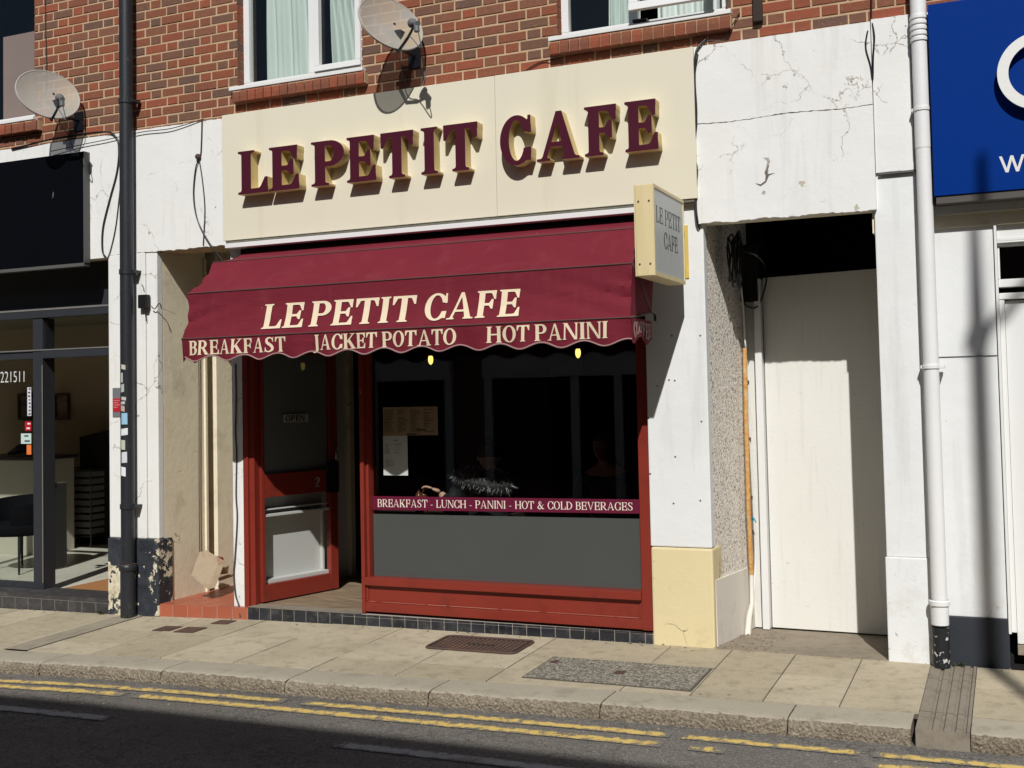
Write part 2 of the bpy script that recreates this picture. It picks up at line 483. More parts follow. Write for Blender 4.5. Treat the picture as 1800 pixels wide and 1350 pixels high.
def lay(loops, w, fn, x0, x1, y0, y1, depth, lift=0.0):
    """fit a word into the rectangle x0..x1, y0..y1 of a surface fn(u, v, d) and mesh it"""
    L = [[(x0 + (px / w) * (x1 - x0), y0 + py * (y1 - y0)) for px, py in l] for l in loops]
    me = curve_mesh(L, depth)
    for v in me.vertices:
        u, w_, d = v.co
        v.co = fn(u, w_, d + depth / 2 + lift)
    me.update()
    return me
def join_meshes(ms, name):
    bm = bmesh.new()
    for m in ms: bm.from_mesh(m)
    bmesh.ops.recalc_face_normals(bm, faces=bm.faces)
    me = bpy.data.meshes.new(name); bm.to_mesh(me); bm.free()
    for m in ms: bpy.data.meshes.remove(m)
    return me
def sans(txt, fn, x0, x1, y0, y1, depth=.002, lift=0.0, spacing=1.0, thin=0.0):
    """plain lettering from the built-in font fitted to a rectangle"""
    cu = bpy.data.curves.new("txt", 'FONT'); cu.body = txt; cu.fill_mode = 'BOTH'; cu.extrude = .01; cu.space_character = spacing; cu.offset = thin
    o = bpy.data.objects.new("txt", cu); COL.objects.link(o)
    bpy.context.view_layer.update()
    me = bpy.data.meshes.new_from_object(o); bpy.data.objects.remove(o); bpy.data.curves.remove(cu)
    xs = [v.co.x for v in me.vertices]; ys = [v.co.y for v in me.vertices]
    a, b, c, d = min(xs), max(xs), min(ys), max(ys)
    for v in me.vertices:
        u = x0 + (v.co.x - a) / (b - a) * (x1 - x0); w = y0 + (v.co.y - c) / (d - c) * (y1 - y0)
        v.co = fn(u, w, (0 if v.co.z < 0 else depth) + lift)
    me.update()
    return me
def cat_rom(pts, k=6):
    pts = [Vector(p) for p in pts]; out = []
    for i in range(len(pts) - 1):
        p0, p1, p2, p3 = pts[max(i - 1, 0)], pts[i], pts[i + 1], pts[min(i + 2, len(pts) - 1)]
        for j in range(k):
            t = j / k
            out.append(.5 * (2 * p1 + (p2 - p0) * t + (2 * p0 - 5 * p1 + 4 * p2 - p3) * t * t + (3 * p1 - p0 - 3 * p2 + p3) * t ** 3))
    return out + [pts[-1]]
# ------------------------------------------------------------------ materials
def m_brick(name="brick"):
    g = NT(name)
    t = g.attr("tone")
    c = g.ramp(t, [(0, (.245, .083, .043)), (.18, (.275, .080, .040)), (.34, (.31, .084, .043)), (.48, (.235, .095, .055)), (.62, (.185, .085, .056)), (.73, (.145, .080, .060)), (.80, (.235, .080, .046)), (.91, (.175, .088, .058)), (1, (.285, .075, .042))], 'CONSTANT')
    f = g.ramp(g.noise(22, 6, .65), [(.38, 0), (.72, .75)])
    c = g.mix(f, c, g.mix(.45, c, (.10, .07, .055)))
    f2 = g.ramp(g.noise(70, 4, .7), [(.56, 0), (.72, .5)])
    c = g.mix(f2, c, (.40, .22, .13))
    h = g.mth('ADD', g.noise(60, 6, .7), g.noise(260, 3, .6))
    return g.done(c, .88, g.bump(h, .5, .004), spec=.25)
def m_mortar():
    g = NT("mortar")
    c = g.ramp(g.noise(14, 7, .65), [(.3, (.42, .29, .175)), (.7, (.60, .43, .275))])
    return g.done(c, .95, g.bump(g.noise(240, 4, .7), .5, .003), spec=.15)
def m_plaster(name, col, lo=.42):
    g = NT(name)
    c = g.mix(g.noise(2.2, 6, .6), mul(col, .90), mul(col, 1.05))
    c = g.mix(g.ramp(g.noise(.9, 6, .6), [(.48, 0), (.78, .4)]), c, (col[0] * .97, col[1] * .935, col[2] * .85))
    # run-down dirt
    f = g.ramp(g.noise(1, 7, .62, g.scaled((9, 9, .9))), [(.55, 0), (.8, .30)])
    c = g.mix(f, c, (.36, .33, .27))
    nd = g.n("ShaderNodeVectorMath", operation='ADD'); g.put(nd.inputs[0], g.co)
    sc = g.n("ShaderNodeVectorMath", operation='SCALE'); g.put(sc.inputs[0], g.noise(5, 5, .65, out=1)); sc.inputs[3].default_value = .22
    g.put(nd.inputs[1], sc.outputs[0])
    e = g.vor(2.1, 'DISTANCE_TO_EDGE', nd.outputs[0])
    line = g.mth('MULTIPLY', g.ramp(e, [(0, .85), (.004, .7), (.008, 0)]), g.ramp(g.noise(1.9, 5), [(lo + .10, 0), (lo + .16, 1)]))
    e2 = g.vor(7.0, 'DISTANCE_TO_EDGE', nd.outputs[0])
    line2 = g.mth('MULTIPLY', g.ramp(e2, [(0, .55), (.018, 0)]), g.ramp(g.noise(3.1, 4), [(lo + .17, 0), (lo + .24, .8)]))
    f = g.mth('MAXIMUM', line, line2)
    c = g.mix(f, c, (.26, .22, .17))
    # flaked spots showing the older coat
    ch = g.ramp(g.noise(7, 7, .62), [(.70, 0), (.712, 1)])
    c = g.mix(ch, c, (.50, .45, .36))
    sp = g.ramp(g.vor(5.5, 'F1', rnd=1), [(.030, 1), (.045, 0)])
    sp = g.mth('MULTIPLY', sp, g.ramp(g.noise(3, 2), [(.55, 0), (.58, .8)]))
    c = g.mix(sp, c, (.13, .11, .09))
    low = g.ramp(g.sep()[2], [(0, 1), (.22, .55), (.7, .12), (1, .04)])
    spk = g.mth('MULTIPLY', g.ramp(g.noise(26, 6, .7), [(.62, 0), (.68, 1)]), low)
    c = g.mix(spk, c, (.22, .20, .17))
    smear = g.mth('MULTIPLY', g.ramp(g.noise(6, 7, .7), [(.50, 0), (.68, .6)]), low)
    c = g.mix(smear, c, (.50, .46, .38))
    h = g.mth('ADD', g.mth('MULTIPLY', g.noise(9, 6, .6), 1.3), g.mth('MULTIPLY', g.noise(70, 5, .6), .35))
    h = g.mth('SUBTRACT', h, g.mth('MULTIPLY', g.mth('MAXIMUM', f, ch), .5))
    return g.done(c, .7, g.bump(h, .20, .010), spec=.3)
def m_plinth():
    """black paint peeling off a cream coat"""
    g = NT("peeling_black")
    xyz = g.sep()
    lf = g.mth('MULTIPLY', g.ramp(g.mth('ADD', xyz[0], 7.2), [(.50, 1), (.58, 0)]), g.ramp(xyz[2], [(.30, 1), (.44, 0)]))
    rt = g.ramp(g.mth('ADD', xyz[0], 7.2), [(.74, 0), (.84, 1)])
    bias = g.mth('ADD', g.mth('MULTIPLY', lf, .17), g.mth('MULTIPLY', rt, .085))
    f = g.ramp(g.mth('ADD', g.noise(11, 10, .66, dist=.3), bias), [(.615, 0), (.625, 1)])
    cream = g.ramp(g.noise(16, 8, .7), [(.3, (.30, .25, .16)), (.5, (.66, .60, .44)), (.7, (.78, .73, .60))])
    blk = g.ramp(g.noise(14, 6, .6), [(.3, (.018, .021, .028)), (.7, (.045, .05, .062))])
    c = g.mix(f, blk, cream)
    return g.done(c, .55, g.bump(g.mth('SUBTRACT', g.noise(50, 5), f), .4, .006), spec=.4)
def m_pebble():
    g = NT("pebbledash")
    v = g.vor(62, 'F1', out="Distance"); cc = g.vor(62, 'F1', out="Color")
    c = g.ramp(g.sep(cc)[0], [(0, (.76, .69, .60)), (.3, (.84, .78, .69)), (.6, (.88, .84, .77)), (.85, (.70, .60, .49)), (1, (.86, .81, .74))])
    gap = g.ramp(g.noise(48, 3, .6), [(.575, 0), (.61, 1)])
    c = g.mix(g.mth('MULTIPLY', gap, .8), c, (.16, .13, .11))
    h = g.mth('SUBTRACT', g.mth('SUBTRACT', 1.0, v), gap)
    return g.done(c, .9, g.bump(h, .35, .010), spec=.2)
def m_slab(name, cols, agg=130):
    g = NT(name)
    c = g.ramp(g.attr("tone"), [(0, cols[0]), (.5, cols[1]), (1, cols[2])])
    c = g.mix(g.ramp(g.noise(2.1, 7, .62), [(.44, 0), (.72, .6)]), c, mul(cols[0], .74))
    c = g.mix(g.ramp(g.noise(agg, 4, .75), [(.35, .0), (.75, .55)]), c, mul(cols[2], 1.25))
    c = g.mix(g.ramp(g.noise(agg * .7, 3, .7), [(.60, 0), (.74, .55)]), c, mul(cols[0], .42))
    c = g.mix(g.ramp(g.noise(11, 7, .7), [(.50, 0), (.70, .5)]), c, mul(cols[0], .52))
    spots = g.ramp(g.vor(4.4, 'F1'), [(.045, 1), (.075, 0)])
    c = g.mix(g.mth('MULTIPLY', spots, g.ramp(g.noise(2, 2), [(.42, 0), (.47, .6)])), c, (.07, .06, .05))
    return g.done(c, .88, g.bump(g.noise(agg, 5, .75), .45, .004), spec=.25)
def m_asphalt():
    g = NT("asphalt")
    c = g.ramp(g.noise(1.6, 7, .65), [(.3, (.160, .147, .128)), (.7, (.222, .204, .178))])
    v = g.vor(150, 'F1', out="Color")
    st = g.ramp(g.sep(v)[0], [(0, (.075, .07, .063)), (.45, (.158, .146, .13)), (.8, (.255, .237, .21)), (1, (.40, .37, .32))])
    c = g.mix(.6, c, st)
    f = g.ramp(g.noise(.55, 8, .7, g.scaled((.5, 2.5, 1))), [(.48, 0), (.66, .6)])
    c = g.mix(f, c, (.115, .103, .09))
    cr = g.ramp(g.vor(1.7, 'DISTANCE_TO_EDGE', g.noise(1.4, 6, .7, out=1)), [(0, .8), (.02, 0)])
    c = g.mix(g.mth('MULTIPLY', cr, .7), c, (.03, .028, .026))
    h = g.mth('ADD', g.mth('SUBTRACT', 1, g.vor(150, 'F1')), g.noise(40, 5, .7))
    return g.done(c, .85, g.bump(h, .9, .008), spec=.35)
def m_kerb():
    g = NT("granite_kerb")
    c = g.ramp(g.attr("tone"), [(0, (.20, .165, .12)), (1, (.29, .245, .185))])
    v = g.vor(115, 'F1', out="Color")
    c = g.mix(.5, c, g.ramp(g.sep(v)[0], [(0, (.10, .08, .06)), (.5, (.26, .21, .15)), (1, (.46, .39, .29))]))
    c = g.mix(g.ramp(g.noise(4, 7, .65), [(.45, 0), (.7, .5)]), c, (.14, .11, .08))
    geo = g.n("ShaderNodeNewGeometry"); up = g.ramp(g.sep(geo.outputs["True Normal"])[2], [(.80, 0), (.95, 1)])     # sawn top, rough split face
    top = g.mix(g.ramp(g.noise(130, 4, .7), [(.35, 0), (.7, .6)]), g.mix(g.noise(3, 6, .6), (.30, .265, .205), (.375, .335, .26)), (.48, .43, .335))
    top = g.mix(g.ramp(g.noise(7, 7, .65), [(.52, 0), (.7, .45)]), top, (.20, .17, .125))
    c = g.mix(up, c, top)
    h = g.mth('MULTIPLY', g.mth('ADD', g.noise(45, 7, .75), g.vor(60, 'F1')), g.mth('SUBTRACT', 1.08, up))
    return g.done(c, .9, g.bump(h, .9, .012), spec=.25)
def m_wood():
    g = NT("worn_floor_wood")
    c = g.ramp(g.noise(3, 8, .65, g.scaled((1.5, 9, 1))), [(.3, (.12, .085, .055)), (.55, (.26, .19, .12)), (.75, (.36, .28, .19))])
    return g.done(c, .6, g.bump(g.noise(20, 6, .6, g.scaled((1, 12, 1))), .3, .004))
def m_fabric():
    g = NT("awning_cloth")
    c = g.mix(g.noise(2.5, 7, .65), (.132, .0115, .021), (.190, .0175, .031))
    c = g.mix(g.ramp(g.noise(1, 6, .65, g.scaled((7, 7, .8))), [(.52, 0), (.74, .45)]), c, (.20, .035, .048))
    c = g.mix(g.mth('MULTIPLY', g.ramp(g.vor(6, 'F1'), [(.028, 1), (.04, 0)]), g.ramp(g.noise(4, 2), [(.56, 0), (.58, .7)])), c, (.55, .45, .42))
    c = g.mix(g.ramp(g.noise(6, 7, .6), [(.55, 0), (.8, .3)]), c, (.25, .045, .06))
    z = g.sep()[2]
    w = g.noise(1, 5, .55, g.scaled((2.2, 2.2, 7)), dist=.8)
    h = g.mth('ADD', g.mth('MULTIPLY', w, 1.0), g.mth('MULTIPLY', g.noise(420, 2), .02))
    return g.done(c, .8, g.bump(h, .5, .02), spec=.2)
def m_tile(name, c0, c1, rough):
    g = NT(name)
    c = g.ramp(g.attr("tone"), [(0, c0), (1, c1)])
    c = g.mix(g.ramp(g.noise(12, 7, .65), [(.5, 0), (.8, .35)]), c, (.25, .23, .2) if c0[0] < .1 else (.35, .2, .13))
    return g.done(c, rough, g.bump(g.noise(25, 4), .08, .004), spec=.5)
MAT = {}
MAT['brick'] = m_brick(); MAT['mortar'] = m_mortar()
MAT['white'] = m_plaster("white_render", (.825, .82, .795))
MAT['whiteclean'] = m_plaster("white_render_sound", (.80, .81, .805), lo=.62)
MAT['cream_render'] = paint("cream_render", (.83, .745, .555), .75, .07, 2.5, dirt=((.33, .26, .17), 3, .55, .5), bump=.5, bs=16, crack=(2.5, .007, (.42, .33, .22), .60), spec=.2)
MAT['offwhite_render'] = paint('offwhite_render', (.74, .69, .61), .75, .06, 3, dirt=((.42, .36, .28), 6, .58, .5), bump=.3, bs=20)
MAT['yellow_render'] = paint("yellow_render", (.72, .61, .36), .7, .06, 3, dirt=((.40, .30, .15), 5, .62, .6), bump=.35, bs=22, crack=(3.5, .010, (.20, .16, .10), .50), spec=.25, chips=((.34, .32, .28), 5.5, .675))
MAT['plinth'] = m_plinth(); MAT['pebble'] = m_pebble()
MAT['slab'] = m_slab("paving_slab", [(.355, .300, .208), (.425, .363, .258), (.475, .410, .298)])
MAT['joint'] = paint("joint_dirt", (.10, .085, .065), .95, .2)
MAT['asphalt'] = m_asphalt(); MAT['kerb'] = m_kerb(); MAT['wood'] = m_wood(); MAT['fabric'] = m_fabric()
MAT['rough_concrete'] = m_slab("rough_concrete", [(.20, .165, .125), (.27, .225, .17), (.32, .27, .20)], 70)
MAT['channel'] = m_slab("channel_concrete", [(.19, .16, .12), (.235, .20, .155), (.27, .235, .185)], 160)
MAT['orange_tile'] = m_tile("orange_quarry_tile", (.335, .085, .043), (.415, .120, .064), .45)
MAT['black_tile'] = m_tile("black_glazed_tile", (.014, .016, .021), (.030, .033, .042), .22)
MAT['grout'] = paint("grout", (.42, .38, .33), .9, .15)
MAT['dark_tile'] = m_tile("dark_riser_tile", (.040, .038, .040), (.055, .052, .054), .45)
MAT['red'] = paint("red_gloss", (.222, .028, .0165), .40, .13, 2.5, dirt=((.13, .02, .013), 6, .55, .6), bump=.10, bs=26, spec=.5, chips=((.50, .34, .27), 19, .735))
MAT['cream_sign'] = paint("cream_sign_panel", (.745, .695, .55), .42, .025, 1.2, streak=((.58, .51, .34), 6, .56, .38), bump=.02, spec=.4)
MAT['burgundy'] = paint("burgundy_gloss", (.070, .010, .022), .3, .06, 2, bump=.02, spec=.5)
MAT['gold'] = paint("yellow_letter_edge", (.60, .46, .20), .5, .08, 6, bump=.05)
MAT['offwhite_letter'] = paint("cream_lettering", (.80, .66, .47), .7, .03)
MAT['pvc'] = paint("white_plastic_frame", (.78, .78, .77), .35, .02, 2, bump=.02, spec=.5)
MAT['black_pipe'] = paint("black_pipe_paint", (.020, .022, .027), .42, .15, 6, dirt=((.09, .085, .08), 14, .6, .6), bump=.12, bs=40, spec=.5)
MAT['white_pipe'] = paint("white_pipe_paint", (.79, .79, .78), .5, .05, 3, streak=((.50, .45, .36), 7, .66, .4), bump=.15, bs=40, chips=((.06, .055, .05), 22, .735))
MAT['pipe_base'] = paint("black_pipe_base", (.016, .017, .019), .5, .2, 6, bump=.2, chips=((.62, .6, .57), 28, .585))
MAT['char'] = paint("charcoal_frame", (.032, .034, .040), .45, .12, 4, dirt=((.10, .10, .10), 12, .62, .5), bump=.08)
MAT['char_edge'] = paint("worn_charcoal_edge", (.19, .18, .165), .6, .25, 9)
MAT['blacksign'] = paint("black_sign_panel", (.0026, .0032, .0052), .6, .15, 2, bump=.02, spec=.05)
MAT['grey_edge'] = paint("grey_return", (.10, .10, .095), .6, .1)
MAT['blue'] = paint("blue_sign_panel", (.000, .030, .215), .6, .06, 1.5, bump=.02, spec=.06)
MAT['navy'] = paint("navy_plinth", (.028, .033, .042), .55, .15, 3, dirt=((.10, .10, .10), 3, .55, .6), bump=.2, bs=30)
MAT['whitepaint'] = paint("white_gloss", (.78, .78, .76), .4, .03, 2, dirt=((.55, .52, .45), 7, .66, .5), bump=.08, bs=20)
MAT['board'] = paint("board_white_paint", (.755, .745, .69), .6, .05, 2, streak=((.42, .39, .33), 22, .56, .32), dirt=((.20, .19, .17), 27, .64, .8), bump=.2, bs=30)
MAT['dark'] = paint("dark_interior_and_shade", (.010, .0095, .009), .9, .2)  # near black: shade of rooms, passage and head panel sits in the colour
MAT['brown_wall'] = paint("brown_interior_wall", (.44, .35, .24), .8, .06, 1)
MAT['pale_floor'] = m_tile("pale_interior_floor", (.60, .57, .48), (.66, .63, .53), .35)
MAT['mat'] = paint("coir_mat", (.34, .155, .055), .95, .12, 20, bump=.5, bs=300)
MAT['ceil'] = paint("interior_ceiling", (.24, .20, .14), .9, .05)
MAT['glass'] = glass("window_glass", (.93, .95, .94), 1.0)
MAT['glass_dark'] = glass("cafe_glass", (.95, .96, .955), 1.15)
MAT['frost'] = paint("grey_frosted_film", (.076, .081, .076), .16, .05, 1.5, bump=.0, spec=.6)
MAT['black'] = paint("black_rubber", (.010, .010, .011), .5, .2)
MAT['iron'] = paint("rusty_iron", (.085, .05, .038), .75, .3, 9, dirt=((.16, .075, .04), 8, .5, .7), bump=.35, bs=60)
MAT['grey_plastic'] = paint("grey_plastic", (.14, .145, .15), .5, .08)
MAT['paper'] = paint("white_paper", (.80, .81, .80), .8, .02)
MAT['curtain'] = paint("mint_curtain", (.64, .71, .67), .9, .04, 2)
def m_dish():
    g = NT("perforated_dish_mesh"); g.nt.links.clear()
    d = g.b
    c = g.mix(g.noise(5, 6, .6), (.37, .355, .315), (.47, .445, .40))
    c = g.mix(g.ramp(g.noise(3.3, 6), [(.52, 0), (.75, .6)]), c, (.50, .36, .18))
    g.put(d.inputs["Base Color"], c); d.inputs["Roughness"].default_value = .6
    tr = g.n("ShaderNodeBsdfTransparent"); mx = g.n("ShaderNodeMixShader"); mx.inputs[0].default_value = .78
    g.nt.links.new(tr.outputs[0], mx.inputs[1]); g.nt.links.new(d.outputs[0], mx.inputs[2]); g.nt.links.new(mx.outputs[0], g.out.inputs[0])
    return g.mat
MAT['dish'] = m_dish()
def m_rust_orange():
    g = NT("orange_conduit")
    c = g.ramp(g.noise(30, 6, .65), [(.3, (.50, .20, .06)), (.5, (.62, .33, .10)), (.68, (.60, .50, .30)), (.8, (.30, .12, .05))])
    return g.done(c, .8, g.bump(g.noise(70, 5), .5, .004), spec=.25)
MAT['orange'] = m_rust_orange()

# ------------------------------------------------------------------ ground
YK = lambda x: float(np.interp(x, [-14, -5.7, -3.7, -1.1, -.5, 12], [-1.56, -1.510, -1.490, -1.362, -1.330, -1.10]))   # front edge of the kerb
YB = lambda x: YK(x) + .29
road = MB()
xs = [-40, -20, -14] + [-12 + .5 * i for i in range(31)] + [6, 12, 25, 40]
ys = [-25, -14, -10, -7.5, -5, -3, -2.4, -2, -1.7, -1.5, -1.2]
def road_z(x, y): return gz(x) - .1120 + .012 * (y + 1.4)
road.grid(lambda u, v: (xs[round(u * (len(xs) - 1))], ys[round(v * (len(ys) - 1))], road_z(xs[round(u * (len(xs) - 1))], ys[round(v * (len(ys) - 1))])), len(xs) - 1, len(ys) - 1)
obj("road", road.mesh("road"), MAT['asphalt'], kind='structure')
bed = MB()
bx = [-40, -14, -8.1, -6.9, -6.4, -5.48, -4.64, -2.2, 3, 12, 40]
for a, b in zip(bx[:-1], bx[1:]):
    bed.face([(a, YB(a) - .05, gz(a, YB(a)) - .012), (b, YB(b) - .05, gz(b, YB(b)) - .012), (b, -.004, gz(b) - .012), (a, -.004, gz(a) - .012)])
sl = MB()
rnd = random.Random(3)
def slab(x0, x1, ya0, ya1, yb0, yb1, g=.004):
    """one paving slab: x0..x1, back edge ya (at x0, x1), front edge yb"""
    dz = rnd.uniform(-.0015, .0015)
    def c(x, y, s): return (x, y, gz(x, y) + dz + s)
    top = [c(x0 + g, yb0 + g, 0), c(x1 - g, yb1 + g, 0), c(x1 - g, ya1 - g, 0), c(x0 + g, ya0 - g, 0)]
    bot = [(p[0], p[1], p[2] - .03) for p in top]
    sl.hexa(bot, top, tone=rnd.random())
def row_y(x, k):
    """k = 0 at the building line, 1 at the kerb back"""
    return -.02 + k * (YB(x) + .02)
x = -40
while x < 40:
    w = .4 if x > -2.2 else .6
    if x > -14.5 and x < -2.5: w = rnd.choice([.6, .6, .45])
    if x < -14.5 or x > 6: w = 2.0
    x1 = x + w
    if -2.9 < x1 < -2.0: x1 = -2.08
    if abs(x1 + .48) < .03: x1 = -.48
    if -.6 < x < -.3: x1 = -.23
    if x1 > -6.72 and x < -6.72 and x1 < -6.0: x1 = -6.72
    if -6.73 < x < -6.6: x1 = -6.50
    if not (-.49 < x < -.40) and not (-6.73 < x < -6.6):
        ks = [0, .46, 1] if rnd.random() < .5 or x > -2.2 else [0, .40, .74, 1]
        for k0, k1 in zip(ks[:-1], ks[1:]):
            slab(x, x1, row_y(x, k0), row_y(x1, k0), row_y(x, k1), row_y(x1, k1))
    x = x1
pv = empty("pavement", (0, -.6, 0)); tag(pv, kind='structure')
obj("slab_bed", bed.mesh("slab_bed"), MAT['joint'], pv, kind='structure')
obj("paving_slabs", sl.mesh("paving_slabs"), MAT['slab'], pv, kind='structure')
# kerb stones, chipped along the front
kb = MB()
kx = [-40, -20, -14, -12.8, -11.9, -10.9, -9.9, -9.0, -8.1, -7.0, -6.08, -5.05, -4.1, -3.13, -2.1, -1.10, -.50, -.23, .5, 1.4, 2.4, 5, 12, 40]
rnd = random.Random(11)
for a, b in zip(kx[:-1], kx[1:]):
    if abs(a + .50) < .01: continue
    tone = rnd.random(); n = max(3, min(90, int((b - a) / .022))); m = 9
    prof = [(0.29, 0), (.20, .001), (.10, .001), (.045, -.001), (.018, -.008), (.004, -.024), (-.003, -.050), (-.004, -.085), (-.004, -.16), (-.004, -.2)]
    V = []
    for i in range(n + 1):
        x = a + .004 + (b - a - .008) * i / n
        for j, (dy, dz) in enumerate(prof):
            q = .0075 if 4 <= j <= 7 else .0012
            V.append((x, YK(x) + dy + rnd.uniform(-q, q), gz(x, YK(x)) + dz + rnd.uniform(-q, q) * .55))
    L = len(prof)
    F = [(i * L + j, i * L + j + 1, (i + 1) * L + j + 1, (i + 1) * L + j) for i in range(n) for j in range(L - 1)]
    F += [tuple(range(L)), tuple(n * L + j for j in range(L))[::-1]]
    kb.raw(V, F, tone)
obj("kerb", autosmooth(kb.mesh("kerb"), 55), MAT['kerb'], kind='structure')
# ribbed drain channel under the white pipe, and the smooth strip under the black pipe
dc = MB()
ch_prof = [(-.48, 0), (-.425, 0), (-.418, -.010), (-.408, -.010), (-.400, 0), (-.372, 0), (-.365, -.010), (-.355, -.010), (-.347, 0), (-.318, 0), (-.311, -.010), (-.301, -.010), (-.293, 0), (-.266, 0), (-.259, -.010), (-.251, -.010), (-.244, 0), (-.23, 0)]
for y0, y1 in ((-.02, -.36), (-.366, -1.02), (-1.026, -1.335)):
    V = [(x0, y, gz(x0, y) + .003 + dz) for y in (y0, y1) for x0, dz in ch_prof]; L = len(ch_prof)
    dc.raw(V, [(j, j + 1, L + j + 1, L + j) for j in range(L - 1)], .5)
dc.face([(-.48, -1.335, gz(-.48, -1.335) + .003), (-.23, -1.335, gz(-.23, -1.335) + .003), (-.23, -1.348, -.16), (-.48, -1.348, -.16)])
dc.face([(-.48, -1.335, gz(0, -1.335)), (-.48, -1.348, -.16), (-.48, -1.0, -.16), (-.48, -1.0, gz(0, -1.0))])
obj("drain_channel", dc.mesh("drain_channel"), MAT['channel'], label="ribbed concrete drain channel crossing the pavement below the white pipe", cat="drain channel")
ds = MB(); ds.face([(-6.50, -.02, gz(-6.5) + .004), (-6.72, -.02, gz(-6.72) + .004), (-6.72, YB(-6.7), gz(-6.72, YB(-6.7)) + .004), (-6.50, YB(-6.5), gz(-6.5, YB(-6.5)) + .004)])
MAT["strip_concrete"] = m_slab("strip_concrete", [(.25, .215, .16), (.30, .26, .195), (.34, .30, .23)], 150)
obj("drain_strip", ds.mesh("drain_strip"), MAT['strip_concrete'], label="plain grey drain strip crossing the pavement from the black pipe", cat="drain strip")
# worn double yellow lines and the white dashes
rnd = random.Random(5)
def m_worn(name, cols, under, thr):
    g = NT(name)
    a = g.ramp(g.noise(16, 10, .72), [(.3, 0), (.7, 1)]); b = g.noise(120, 5, .75)
    s = g.mth('ADD', g.mth('ADD', g.mth('MULTIPLY', a, .42), g.mth('MULTIPLY', b, .42)), g.mth('MULTIPLY', g.attr("tone"), .27))
    f = g.ramp(s, [(thr, 0), (thr + .035, 1)])
    big = g.ramp(g.noise(2.6, 5, .6), [(.31, 0), (.41, 1)])
    f = g.mth('MULTIPLY', f, g.mth('MAXIMUM', big, g.ramp(b, [(.52, 0), (.56, 1)])))
    c = g.mix(f, under, g.mix(g.noise(40, 6, .7), cols[0], cols[1]))
    return g.done(c, .82, g.bump(g.mth('ADD', f, g.mth('MULTIPLY', g.vor(150, 'F1'), .8)), .6, .005), spec=.3)
MAT['yellow_line'] = m_worn("worn_yellow_paint", ((.56, .37, .09), (.76, .57, .20)), (.18, .166, .145), .575)
MAT['white_line'] = m_worn('worn_white_paint', ((.36, .355, .34), (.52, .51, .49)), (.18, .166, .145), .52)
def line_strip(mb, x0, x1, fy, w):
    """a flat coat in lengthwise lanes; tone falls to the edges, where the paint has worn most"""
    st = .03; n = max(2, int((x1 - x0) / st)); lanes = [(-.5, 0.05), (-.38, .42), (-.22, .85), (0, 1), (.22, .85), (.38, .42), (.5, .05)]
    for i in range(n):
        a, b = x0 + (x1 - x0) * i / n, x0 + (x1 - x0) * (i + 1) / n
        e = min(1, (i + 1) / 3, (n - i) / 3)
        for (l0, t0), (l1, t1) in zip(lanes[:-1], lanes[1:]):
            q = [(a, fy(a) + l0 * w), (b, fy(b) + l0 * w), (b, fy(b) + l1 * w), (a, fy(a) + l1 * w)]
            mb.face([(x, y, road_z(x, y) + .004) for x, y in q], (t0 + t1) / 2 * e)
yl = MB()
y_in = lambda x: float(np.interp(x, [-12, -6.25, -2.68, -1.02, 3], [-1.78, -1.690, -1.592, -1.545, -1.36]))
y_out = lambda x: y_in(x) - float(np.interp(x, [-12, -6.1, -2.6, 3], [.125, .125, .158, .165]))
for a, b in ((-13, -4.0), (-3.88, -1.66), (-1.60, -.72), (-.66, 4)): line_strip(yl, a, b, y_in, .088)
for a, b in ((-13, -5.08), (-5.0, -1.66), (-1.52, -1.34), (-.68, 4)): line_strip(yl, a, b, y_out, .094)
ym = obj("yellow_lines", yl.mesh("yellow_lines"), MAT['yellow_line'], kind='structure')
wl = MB()
for a, b in ((-8.2, -4.79), (-3.26, -.4), (1.2, 4.1)): line_strip(wl, a, b, lambda x: -2.235, .10)
obj("white_line", wl.mesh("white_line"), MAT['white_line'], kind='structure')

# ------------------------------------------------------------------ the terrace
terrace = empty("terrace_building", (-3.5, 0, 0), "red brick upper storey over a cracked white rendered shop level", "building")
XL, XR, ZT = -11.5, 3.2, 6.6
WIN = [(-9.25, PX(68, 195, .07) + .035, 4.17, 5.6), (-5.53, -4.38, 4.15, 5.45), (-2.80, -1.60, 4.15, 5.45), (.55, 1.7, 4.15, 5.45)]
Z0 = 3.50
br = MB(); rnd = random.Random(21)
def in_win(x0, x1, z0, z1):
    for a, b, c, d in WIN:
        if z1 > c + .005 and z0 < d - .005 and x1 > a and x0 < b: return (a, b)
    return None
row = 0; z = Z0
PAIR = .3375
def brick(x0, x1, z0, z1):
    if x1 - x0 < .02: return
    j = lambda s: rnd.uniform(-s, s)
    dep = -.0045 + j(.002)
    a, b, c, d = x0 + j(.0015), x1 + j(.0015), z0 + j(.0018), z1 + j(.0018)
    e = .0035
    v = [(a, .008, c), (b, .008, c), (b, .008, d), (a, .008, d), (a, dep + .003, c), (b, dep + .003, c), (b, dep + .003, d), (a, dep + .003, d),
         (a + e, dep, c + e), (b - e, dep + j(.001), c + e), (b - e, dep, d - e), (a + e, dep, d - e)]
    br.raw(v, [(0, 1, 5, 4), (1, 2, 6, 5), (2, 3, 7, 6), (3, 0, 4, 7), (4, 5, 9, 8), (5, 6, 10, 9), (6, 7, 11, 10), (7, 4, 8, 11), (8, 9, 10, 11)], rnd.random())
